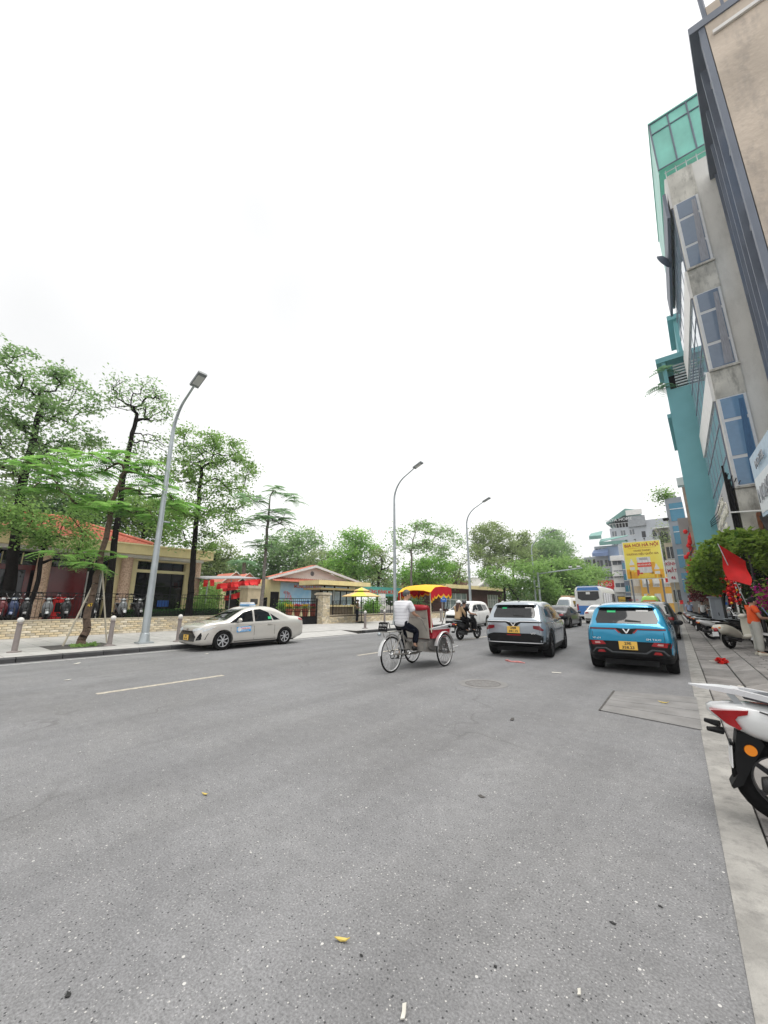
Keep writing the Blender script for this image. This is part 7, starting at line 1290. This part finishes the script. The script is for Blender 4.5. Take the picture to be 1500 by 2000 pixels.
# passenger box
P = MB(); P.add([(-.40, 1.02, .70), (.40, 1.02, .70), (.38, .96, 1.42), (-.38, .96, 1.42), (-.40, 1.05, .70), (.40, 1.05, .70), (.38, .99, 1.42), (-.38, .99, 1.42)], [(0, 1, 2, 3), (4, 5, 6, 7), (0, 1, 5, 4), (1, 2, 6, 5), (2, 3, 7, 6), (3, 0, 4, 7)]); P.ob('back_panel', mat('pale steel panel', (.46, .43, .38), .45, metal=.3, var=.15, scale=4), T)
P = MB(); rings = [[(-w_, y, z), (-w_, y + .10, z), (w_, y + .10, z), (w_, y, z)] for z, y, w_ in ((.72, 1.16, .40), (.95, 1.10, .42), (1.40, 1.0, .42), (1.45, .98, .42))]; P.loft(rings); P.ob('backrest', M_RSEAT, T, .5)
P = MB(); P.shell([(-0, .88, 1.44, .30, .05), (0, .92, 1.45, .43, .075), (0, 1.04, 1.45, .43, .075), (0, 1.09, 1.44, .36, .05)], 16, 3.2); P.ob('backrest_roll', M_RSEAT, T, 1.0)
P = MB(); P.shell([(0, 1.10, .74, .40, .06), (0, 1.2, .75, .42, .085), (0, 1.75, .75, .42, .085), (0, 1.85, .73, .38, .05)], 16, 3.5); P.ob('seat_cushion', M_RSEAT, T, 1.0)
P = MB(); P.prism([(-.40, .95, .50), (-.40, 1.05, .68), (-.40, 1.85, .68), (-.40, 2.05, .30), (-.40, 1.2, .42)], (.80, 0, 0)); P.ob('tub', mat('darker steel', (.16, .15, .14), .4, metal=.5, var=.2, scale=5), T); P = MB(); P.bb((-.36, .80, .42), (.36, 1.08, .62)); P.ob('tool_box', M_STEEL, T); P = MB(); P.bb((-.38, 1.95, .26), (.38, 2.35, .30)); P.ob('footrest', M_STEEL, T)  # tub in a darker steel than the back panel
for s_ in (-1, 1):
    pipe('armrest', [(s_ * .43, 1.05, .93), (s_ * .47, 1.25, .95), (s_ * .49, 1.6, .98), (s_ * .48, 1.95, 1.02), (s_ * .46, 2.05, .98)], .028, mat('bright rim', (.66, .66, .66))); P = MB(); rings = []
    for k in range(12): a = R(15 + k * 13.5); rings.append([(s_ * x, 1.60 + (r + .05) * math.cos(a), r + (r + .05 + q) * math.sin(a)) for x, q in ((.455, -.01), (.47, .004), (.50, .01), (.53, .004), (.545, -.01), (.50, .0))])
    P.loft(rings); P.ob('front_mudguard', mat('bright rim', (.66, .66, .66)), T, 1.0)
    P = MB(); P.prism([(s_ * .42, 1.1, .70), (s_ * .42, 1.95, .70), (s_ * .42, 2.02, .90), (s_ * .42, 1.15, .90)], (s_ * .02, 0, 0)); P.ob('side_panel', M_RSEAT, T)
    pipe('canopy_post', [(s_ * .46, 1.05, .85), (s_ * .47, 1.02, 1.85)], .014, mat('cream pole', (.62, .57, .44), .5)); pipe('canopy_stay', [(s_ * .47, 1.5, .95), (s_ * .48, 1.86, 1.5), (s_ * .48, 1.98, 1.97)], .010, M_BLACK); pipe('push_bar', [(s_ * .36, .98, .90), (s_ * .34, .80, 1.18), (s_ * .25, .72, 1.235)], .014, M_STEEL); pipe('bumper', [(s_ * .44, 2.0, .4), (s_ * .44, 2.42, .42), (s_ * .30, 2.46, .42)], .014, mat('bright rim', (.66, .66, .66)))
pipe('push_bar', [(-.34, .80, 1.18), (-.25, .72, 1.235)], .014); pipe('steering_bar', [(-.36, .98, 1.20), (.36, .98, 1.20)], .012)
# canopy: yellow cloth with red scalloped sides
prof = [(.98, 1.88), (1.08, 1.95), (1.2, 2.01), (1.5, 2.04), (1.85, 2.04), (2.05, 2.01)]
P = MB(); hw = .51; vs = []
for y, z in prof:
    for x, dz in ((-hw, -.05), (-.3, .0), (0, .015), (.3, .0), (hw, -.05)): vs.append((x, y, z + dz))
P.add(vs, [(i * 5 + j, i * 5 + j + 1, (i + 1) * 5 + j + 1, (i + 1) * 5 + j) for i in range(5) for j in range(4)]); n0 = len(P.v); P.add([(x, y, z - .012) for x, y, z in vs], [(i * 5 + j, i * 5 + j + 1, (i + 1) * 5 + j + 1, (i + 1) * 5 + j) for i in range(5) for j in range(4)]); P.ob('canopy', M_YELC, T, .8)
def valance(p0, p1, nseg, drop, hem=.035):
    """hanging red strip with zigzag yellow hem from p0 to p1 lists"""
    A = MB(); B_ = MB(); m_ = nseg * 4
    def pt(f):
        k = min(int(f * (len(p0) - 1)), len(p0) - 2); g_ = f * (len(p0) - 1) - k; return Vector(p0[k]).lerp(Vector(p0[k + 1]), g_)
    for i in range(m_):
        f0, f1 = i / m_, (i + 1) / m_; z0, z1 = [drop * (.72 + .28 * abs(math.sin(f * nseg * math.pi))) for f in (f0, f1)]; a, b = pt(f0), pt(f1); A.add([a, b, b - Vector((0, 0, z1)), a - Vector((0, 0, z0))], [(0, 1, 2, 3)]); B_.add([a - Vector((0, 0, z0)), b - Vector((0, 0, z1)), b - Vector((0, 0, z1 + hem)), a - Vector((0, 0, z0 + hem))], [(0, 1, 2, 3)])
    o = A.ob('valance', mat('canopy red', (.55, .008, .02), .7, var=.12, scale=6), T); B_.ob('valance_hem', M_YELC, o)
for s_ in (-1, 1): valance([(s_ * (hw + .005), y, z - .05) for y, z in prof], None, 6, .25, .05)
valance([(-hw, 2.06, 1.96), (-.3, 2.06, 2.01), (0, 2.06, 2.02), (.3, 2.06, 2.01), (hw, 2.06, 1.96)], None, 5, .2, .045)
# driver
J = dict(pelvis=(0, .40, 1.06), chest=(.02, .47, 1.45), neck=(.04, .53, 1.62), head=(.06, .57, 1.745), shl=(-.17, .45, 1.54), shr=(.20, .50, 1.54), ell=(-.25, .58, 1.30), elr=(.28, .55, 1.30), wrl=(-.24, .68, 1.26), wrr=(.26, .70, 1.26), hipl=(-.09, .43, 1.03), hipr=(.09, .43, 1.03), knl=(-.12, .72, .74), knr=(.14, .86, .88), anl=(-.13, .50, .36), anr=(.15, .74, .545), toel=(-.14, .63, .31), toer=(.16, .87, .50))
person('grey haired man in white checked shirt and dark trousers pedalling the cyclo', CY, R(1), J, MSH, M_NAVY, M_SHOE, None, M_GRH, look=(.75, .8, 0), fat=1.08, sleeve=.8, cuff=.9)
# ------------------------------------------------------------------ motorbike with two riders
mt = scooter('black motor scooter carrying two riders between cyclo and grey crossover', (-8.62, 15.75, 0), R(-9), SP[0][1], None, name='moving_scooter')
M_BEI = mat('beige jacket', (.48, .33, .19), .85, var=.12, scale=7); M_BLK = mat('black clothes', (.008, .008, .009), .95, var=.2, spec=.1); M_BRH = mat('auburn hair', (.06, .022, .014), .45, var=.4, scale=30)
def seated(y0, hand, z0=.86, fw=.30):
    return dict(pelvis=(0, y0, z0 + .05), chest=(0, y0 + .05, z0 + .40), neck=(0, y0 + .07, z0 + .56), head=(0, y0 + .09, z0 + .69), shl=(-.16, y0 + .04, z0 + .49), shr=(.16, y0 + .04, z0 + .49), ell=(-.24, y0 + .16, z0 + .27), elr=(.24, y0 + .16, z0 + .27), wrl=(-hand[0], hand[1], hand[2]), wrr=hand, hipl=(-.10, y0 + .04, z0 + .02), hipr=(.10, y0 + .04, z0 + .02), knl=(-.20, y0 + .40, z0 - .10), knr=(.20, y0 + .40, z0 - .10), anl=(-.19, y0 + fw, .42), anr=(.19, y0 + fw, .42), toel=(-.20, y0 + fw + .13, .38), toer=(.20, y0 + fw + .13, .38))
person('passenger with long auburn hair, beige jacket and white cap on the black scooter', (-8.62, 15.75, 0), R(-9), seated(-.08, (.16, .22, 1.02)), M_BEI, M_BLK, M_SHOE, None, M_BRH, cap=mat('white helmet', (.70, .70, .69), .4), long_hair=True, longsleeve=True, fingers=False)
person('scooter driver in black clothes and dark helmet in front of the passenger', (-8.62, 15.75, 0), R(-9), seated(.30, (.30, .78, 1.08), fw=.42), M_BLK, M_BLK, M_SHOE, cap=mat('dark helmet', (.03, .03, .035), .3), longsleeve=False, fingers=False)
# second scooter rider beyond the grey car
dup(vari[0], (-9.35, 22.2, 0), R(-4), 'black scooter almost hidden left of the grey crossover', None); person('rider with white helmet almost hidden left of the grey crossover', (-9.35, 22.2, 0), R(-4), seated(.1, (.30, .76, 1.08)), mat('pale shirt', (.5, .45, .42), .8), M_BLK, M_SHOE, cap=mat('white helmet', (.70, .70, .69)), fingers=False)
# ------------------------------------------------------------------ woman in orange with a pole, guard, far people
J = standing(1.62); J.update(head=(.0, .07, 1.47), wrr=(.10, .30, 1.02), elr=(.24, .08, 1.03), wrl=(-.06, .30, 1.0), ell=(-.23, .08, 1.02))
PX, PY = .93, 15.7
person('woman in orange T-shirt and pale baggy trousers holding a blue pole', (PX, PY, .125), R(-72), J, mat('orange t-shirt', (.72, .085, .012), .8, var=.06), mat('pale grey trousers', (.42, .41, .37), .9, var=.1), mat('cream shoe', (.62, .58, .48), .6), look=(0, 1, 0), fat=.95)
d_ = Vector((math.sin(R(72)), math.cos(R(72)), 0)); c = Vector((PX, PY, 0)) + d_ * .36
t = thing('broom', 'blue broom pole held slanting by the woman in orange', 'broom', (c.x, c.y, .125)); P = MB(); P.tube([(-.10, .0, 1.32), (.45, .14, .10)], .013, 8); P.ob('pole', mat('pale blue pole', (.22, .34, .55), .4), t, 1); P = MB(); P.box((.47, .15, .06), (.3, .07, .10)); P.ob('brush_head', M_DARK, t)
J = standing(1.72); J.update(wrl=(-.05, .26, 1.08), wrr=(.08, .25, 1.12), ell=(-.25, .05, 1.12), elr=(.25, .05, 1.12)); c = at(697, 1216, z=LZ)
person('guard in olive shirt and dark trousers standing under the umbrella edge', (c.x, c.y, LZ), R(-60), J, mat('olive shirt', (.10, .095, .05), .85), M_NAVY, M_SHOE, cap=mat('olive cap', (.07, .07, .04), .7))
for k, (x, y, lab, sh) in enumerate(((-.35, 35.2, 'man in white shirt and dark hat seated among the parked scooters', mat('white shirt', (.68, .68, .68), .8)), (-1.25, 40.0, 'person in pale blue shirt standing among the far scooters', mat('pale blue shirt', (.35, .42, .60), .8)), (-.2, 43, 'dark dressed person under the far awning on the right pavement', M_BLK))):
    person(lab, (x, y, .1), R(160 + 40 * k), standing(1.66), sh, M_NAVY, M_SHOE, cap=M_BLK if k == 0 else None, fingers=False)
# ------------------------------------------------------------------ vines, flags, cabinet, litter
T = thing('flowering_vine', 'dense green climbing vine arching over the right pavement below the signboard', 'vine', (1.0, 24.5, .12)); rng = np.random.default_rng(77)
vl = lambda px, py, Y, r: (tuple(at(px, py, Y=Y)), (r * .0110 * Y / 10, .7, r * .0110 * Y / 10)); lob = [vl(1378, 1108, 22.5, 25), vl(1400, 1080, 21.5, 25), vl(1428, 1062, 20, 22), vl(1460, 1060, 19, 22), vl(1492, 1068, 18.6, 22), vl(1376, 1130, 22.8, 20), vl(1392, 1140, 23.2, 18), vl(1500, 1095, 18.8, 18)]
pts = []
for c_, r_ in lob: d = rng.normal(0, 1, (1000, 3)); d /= np.linalg.norm(d, axis=1)[:, None]; pts.append(np.array(c_) + d * (rng.uniform(.45, 1.12, 1000) ** .6)[:, None] * r_)
pts = np.concatenate(pts) - [1.0, 24.5, .12]; ob('foliage', quads_mesh('foliage', leaf_cloud(pts, .21, rng, .6, 1.8), ML_VINE), T)
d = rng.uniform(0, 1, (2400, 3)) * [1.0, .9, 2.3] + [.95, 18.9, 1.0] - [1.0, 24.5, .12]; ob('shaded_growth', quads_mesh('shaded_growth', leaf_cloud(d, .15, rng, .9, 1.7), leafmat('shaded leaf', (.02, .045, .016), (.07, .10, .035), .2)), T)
P = MB()
for k in range(9): x = -.45 + k * .13; y_ = -.6 - .55 * k; P.tube([(x, y_, 0), (x + rnd.uniform(-.15, .15), y_, 1.3), (x * .9 + rnd.uniform(-.2, .2), y_, 2.6), (x, y_, 3.6)], [.05, .04, .03, .02], 6)
P.ob('stems', M_BARKD, T, 1.0); P = MB(); P.cyl((-.5, -1.2, 0), (-.5, -1.2, 3.2), .04, n=8); P.cyl((.35, -5.9, 0), (.35, -5.9, 3.5), .04, n=8); P.cyl((-.5, -1.2, 3.1), (.35, -5.9, 3.5), .03, n=8); P.ob('trellis', M_ENG, T)
p = rng.normal(0, 1, (90, 3)) * [.10, .2, .22] + [.70 - 1, 19.2 - 24.5, 1.80]; ob('red_flowers', quads_mesh('red_flowers', leaf_cloud(p, .12, rng, .6, 1.2), ML_REDB), T)
T = thing('magenta_shrub', 'magenta bougainvillea shrub above the head of the woman in orange', 'shrub', (1.55, 17.6, .12)); p = rng.normal(0, 1, (420, 3)) * [.16, .2, .22] + [.0, 0, 1.62]; ob('flowers', quads_mesh('flowers', leaf_cloud(p, .10, rng, .6, 1.2), ML_PINK), T); p = rng.normal(0, 1, (500, 3)) * [.2, .25, .28] + [.08, 0, 1.58]; ob('leaves', quads_mesh('leaves', leaf_cloud(p, .12, rng), ML_VINE), T); P = MB(); P.tube([(0, 0, .25), (.05, 0, .9), (0, 0, 1.55)], .025, 6); P.ob('stem', M_BARK, T); P = MB(); P.lathe([(.16, 0), (.2, .35), (.21, .36), (.17, .36), (.15, .3)], 12); P.ob('pot', mat('terracotta', (.33, .10, .06)), T, .6)
T = thing('ornament_strings', 'red and gold new year ornaments hanging beneath the big flag', 'ornaments', (.62, 18.5, .12))
P = MB(); [P.cyl((x, 0, 1.4), (x, 0, 2.6), .008, n=5) for x in (0, .14, .25)]; P.ob('strings', M_RED, T); P = MB(); P.lathe([(.01, -.05), (.045, -.03), (.055, 0), (.045, .03), (.01, .05)], 10); me = P.mesh('ornament', M_RED, 1.2); P = MB(); P.lathe([(.01, -.04), (.045, 0), (.01, .04)], 8); mg = P.mesh('gold_ornament', M_YELC, 1.2)
for k in range(18): ob('ornament' if k % 4 else 'gold_ornament', me if k % 4 else mg, T, ((0, .14, .25)[k % 3] + rnd.uniform(-.03, .03), rnd.uniform(-.05, .05), 1.45 + .055 * k))
T = thing('purple_bracts', 'row of dark red bougainvillea beyond the grey cabinet', 'shrub', (.6, 31, .12)); p = rng.uniform(-1, 1, (2600, 3)) * [1.2, 3.4, .62] + [-.3, 2.0, 2.25]; ob('leaves', quads_mesh('leaves', leaf_cloud(p, .16, rng), leafmat('dark red leaf', (.035, .02, .014), (.16, .02, .03), .2)), T); p = rng.uniform(-1, 1, (1500, 3)) * [.7, 3, .35] + [-.9, 4.0, 2.55]; ob('green_leaves', quads_mesh('green_leaves', leaf_cloud(p, .18, rng), ML_VINE), T); P = MB(); [P.tube([(.2, y, 0), (.1, y, 1.2), (-.2, y, 2.3)], .04, 6) for y in (0, 2, 4)]; P.ob('stems', M_BARKD, T)
def flag(label, base, tip, pts, n=7, star=True, sag=.05):
    """cloth quad given by four world corners, rippled; pole from base to tip"""
    base = Vector(base); t = thing('national_flag', label, 'flag', base, 0, 'red flags with yellow star along the right pavement'); P = MB(); P.tube([(0, 0, 0), Vector(tip) - base], .014, 6); P.ob('pole', M_FRM, t)
    a, b, c_, d_ = [Vector(q) - base for q in pts]; P = MB(); m_ = 12; vs = []; nr = (b - a).cross(d_ - a).normalized()
    for i in range(m_ + 1):
        for j in range(m_ + 1): u, w = i / m_, j / m_; p = a.lerp(b, u).lerp(d_.lerp(c_, u), w); vs.append(p + nr * sag * math.sin(u * 7 + w * 3.1) * (.3 + u))
    P.add(vs, [(i * (m_ + 1) + j, i * (m_ + 1) + j + 1, (i + 1) * (m_ + 1) + j + 1, (i + 1) * (m_ + 1) + j) for i in range(m_) for j in range(m_)]); o = P.ob('cloth', M_RED, t, 1.2)
    if star:
        ce = a.lerp(b, .5).lerp(d_.lerp(c_, .5), .5); s_ = min((b - a).length, (d_ - a).length) * .24; ux = (b - a).normalized(); uy = nr.cross(ux)
        for sd_ in (-1, 1): q = MB(); q.add([ce + nr * sd_ * (sag + .02) + (ux * math.cos(k * math.pi / 5) + uy * math.sin(k * math.pi / 5)) * (s_ if k % 2 == 0 else s_ * .4) for k in range(10)], [tuple(range(10))]); q.ob('star', M_YELC, o)
    return t
Q = lambda px, py, y: tuple(at(px, py, Y=y))
flag('large red flag hanging from a slanted pole in front of the vine', Q(1458, 1180, 18.3), Q(1402, 1062, 17.4), [Q(1404, 1064, 17.5), Q(1420, 1132, 17.8), Q(1469, 1144, 17.4), Q(1456, 1096, 18.1)], star=False, sag=.06)
flag('red flag with yellow star standing above the grey cabinet', Q(1410, 1168, 25.8), Q(1387, 1138, 25.8), [Q(1387, 1139, 25.8), Q(1391, 1166, 25.9), Q(1407, 1166, 26.1), Q(1396, 1152, 26.0)])
flag('small red flag over the far scooters, right one of two', Q(1347, 1182, 40), Q(1344, 1166, 40), [Q(1344, 1167, 40), Q(1347, 1176, 40), Q(1353, 1175, 40), Q(1352, 1169, 40)], star=False, sag=.02)
flag('small red flag over the far scooters, left one of two', Q(1328, 1186, 42), Q(1327, 1172, 42), [Q(1327, 1173, 42), Q(1328, 1180, 42), Q(1335, 1180, 42), Q(1334, 1172, 42)], star=False, sag=.02)
flag('red flag on the shopfront right of the billboard foot', Q(1300, 1150, 68), Q(1299, 1128, 68), [Q(1299, 1129, 68), Q(1300, 1138, 68), Q(1312, 1136, 67), Q(1309, 1130, 67)], star=False, sag=.03)
T = thing('utility_cabinet', 'grey steel utility cabinet behind the parked scooters', 'cabinet', (.46, 24.6, .12), R(4)); MCB = mat('cabinet grey', (.34, .37, .42), .5, var=.06, scale=3, grunge=.15)
P = MB(); P.bb((-.40, 0, 0), (.42, .5, 1.70)); P.ob('housing', MCB, T); P = MB(); P.bb((-.46, -.05, 1.70), (.48, .55, 1.76)); P.ob('lid', MCB, T); P = MB(); P.bb((-.22, -.03, .15), (.38, -.002, 1.60)); d_ = P.ob('door', mat('cabinet door', (.38, .41, .46), .5, var=.05), T); P = MB(); P.bb((.05, -.036, 1.0), (.34, -.031, 1.22)); P.ob('warning_notice', M_WHITE, d_); letter('NGUY HIỂM', .05, M_RED, d_, (.19, -.038, 1.11), ext=.001); P = MB(); P.bb((.04, -.036, 1.38), (.22, -.031, 1.5)); P.ob('maker_plate', mat('notice blue', (.02, .16, .62)), d_); P = MB(); P.box((-.16, -.045, .95), (.03, .03, .14)); P.ob('handle', M_BLACK, d_)
# wires along the right facades
T = thing('cable_bundle', 'sagging black cables along the right building fronts', 'cables', (.9, 30, 5.2)); P = MB()
for k in range(4): P.tube([(.50 - .1 * k + .25, -10.2, 1.0 + .12 * k), (.28 - .06 * k, -5, .45 + .1 * k), (-.1, -1.2, .7 + .1 * k), (-1.1, 6, .3 + .1 * k), (-1.9, 18, .5)], .018, 5)
P.ob('cables', M_BLACK, T, 1)
# litter on the road
def litter(name, label, px, py, m, poly, cat, h=.004, curl=.0, z=.006):
    c_ = at(px, py, z=z); t = ob(name, None, None, c_); P = MB(); n = len(poly); P.add([(x, y, z_ + h) for x, y, z_ in poly] + [(x, y, z_) for x, y, z_ in poly], [tuple(range(n)), tuple(range(n, 2 * n))[::-1]] + [(i, (i + 1) % n, n + (i + 1) % n, n + i) for i in range(n)]); bpy.data.objects.remove(t); o = P.ob(name, m, None); o.location = c_; return tag(o, label, cat)
ML_Y = mat('yellow dry leaf', (.62, .47, .12), .6, var=.2, scale=30); leafp = lambda s, a: [(s * x * math.cos(a) - s * y * math.sin(a), s * x * math.sin(a) + s * y * math.cos(a), s * zz) for x, y, zz in ((-.5, 0, .12), (-.25, .17, .03), (.05, .2, .0), (.3, .12, .06), (.52, .0, .22), (.25, -.06, .05), (-.1, -.05, .0), (-.3, -.03, .05))]
litter('fallen_leaf', 'curled yellow leaf on the asphalt, the nearest one', 668, 1838, ML_Y, leafp(.075, .5), 'leaf'); litter('fallen_leaf', 'small yellow leaf on the asphalt, middle of the left half', 400, 1552, ML_Y, leafp(.07, .3), 'leaf'); litter('fallen_leaf', 'flat yellow leaf on the concrete cover behind the blue car', 1296, 1373, ML_Y, leafp(.16, -.3), 'leaf', z=.014)
ML_P = mat('scrap paper', (.58, .56, .50), .8, var=.1)
scrap = lambda w, l, a: [(x * math.cos(a) - y * math.sin(a), x * math.sin(a) + y * math.cos(a), z_) for x, y, z_ in ((-w, -l, .0), (w, -l, .004), (w * 1.3, 0, .0), (w, l, .008), (-w, l, .002), (-w * .7, 0, .0))]
for px, py, w, l, a, lab in ((788, 1978, .008, .028, .5, 'white paper strip at the bottom edge of the road'), (1131, 1940, .006, .012, .2, 'small white scrap at the lower right of the road'), (1087, 1314, .03, .10, 1.9, 'white paper strip behind the gap of the two crossovers'), (150, 1296, .04, .12, .9, 'white paper scrap near the left kerb'), (132, 1328, .03, .06, .2, 'tiny white scrap below the left kerb scrap'), (403, 1277, .04, .05, .4, 'white scrap under the front of the taxi'), (1000, 1405, .02, .05, .2, 'grey flat scrap in the middle of the right lane')): litter('paper_scrap', lab, px, py, ML_P if 'grey' not in lab else M_JOINT, scrap(w, l, a), 'litter')
litter('paper_scrap', 'white paper on the gutter slabs by the scooters', 1340, 1237, ML_P, scrap(.05, .22, 1.3), 'litter', z=.03); litter('paper_scrap', 'white scrap on the kerb slab near the grab rail of the big scooter', 1447, 1341, ML_P, scrap(.02, .05, .9), 'litter', z=.03)
MBT = mat('black tar', (.012, .012, .012), .5, var=.3); rr = random.Random(9); blot = lambda s: [(s * (1 + rr.uniform(-.5, .5)) * math.cos(k * math.pi / 6), s * .6 * (1 + rr.uniform(-.5, .5)) * math.sin(k * math.pi / 6), 0) for k in range(12)]
for px, py, s, lab in ((134, 1942, .016, 'black tar spot at the lower left'), (1198, 1803, .014, 'black tar spot, upper of two at the lower right'), (1290, 1770, .010, 'small black tar spot left of the concrete band'), (706, 1866, .009, 'small black tar spot below the nearest leaf'), (968, 1888, .010, 'small black tar spot near the bottom centre'), (940, 1555, .03, 'grey tar smear in the middle of the road')): litter('tar_spot', lab, px, py, MBT if 'grey' not in lab else M_JOINT, blot(s), 'stain', h=.002, z=.004)
c_ = at(1410, 1292, z=.06); T = thing('red_paper_flower', 'crumpled red paper flower lying on the sloped kerb', 'litter', c_); p = rng.normal(0, 1, (160, 3)); p /= np.linalg.norm(p, axis=1)[:, None]; p[:, 2] = np.abs(p[:, 2]) * .5; ob('petals', quads_mesh('petals', leaf_cloud(p * .075, .09, rng, .5, 1.1), leafmat('red paper', (.6, .02, .02), (.75, .05, .04), .2)), T); P = MB(); P.box((-.16, -.03, 0), (.2, .05, .012)); P.ob('wrapper', ML_P, T)
c_ = at(1000, 1292, z=.008); T = thing('pink_ribbon', 'crumpled pink ribbon on the road behind the grey crossover', 'litter', c_); P = MB(); P.tube([(-.25, .15, 0), (-.12, .0, .015), (.0, -.06, .0), (.2, -.03, .01), (.38, -.06, .0)], [.015, .03, .02, .025, .01], 5); P.ob('ribbon', mat('pink ribbon', (.55, .2, .19), .7, var=.3, scale=12), T)
# ------------------------------------------------------------------ humid air
P = MB(); P.bb((-220, -40, -1.2), (60, 220, 34)); hz = P.ob('haze', None); tag(hz, 'pale humid haze filling the street', 'haze', kind='stuff')
m = bpy.data.materials.new('humid air'); m.use_nodes = True; n_ = m.node_tree; n_.nodes.clear(); o_ = n_.nodes.new('ShaderNodeOutputMaterial'); v_ = n_.nodes.new('ShaderNodeVolumePrincipled'); v_.inputs['Color'].default_value = (.95, .97, 1, 1); v_.inputs['Density'].default_value = .0006; v_.inputs['Anisotropy'].default_value = .2; n_.links.new(v_.outputs[0], o_.inputs['Volume']); hz.data.materials.clear(); hz.data.materials.append(m)
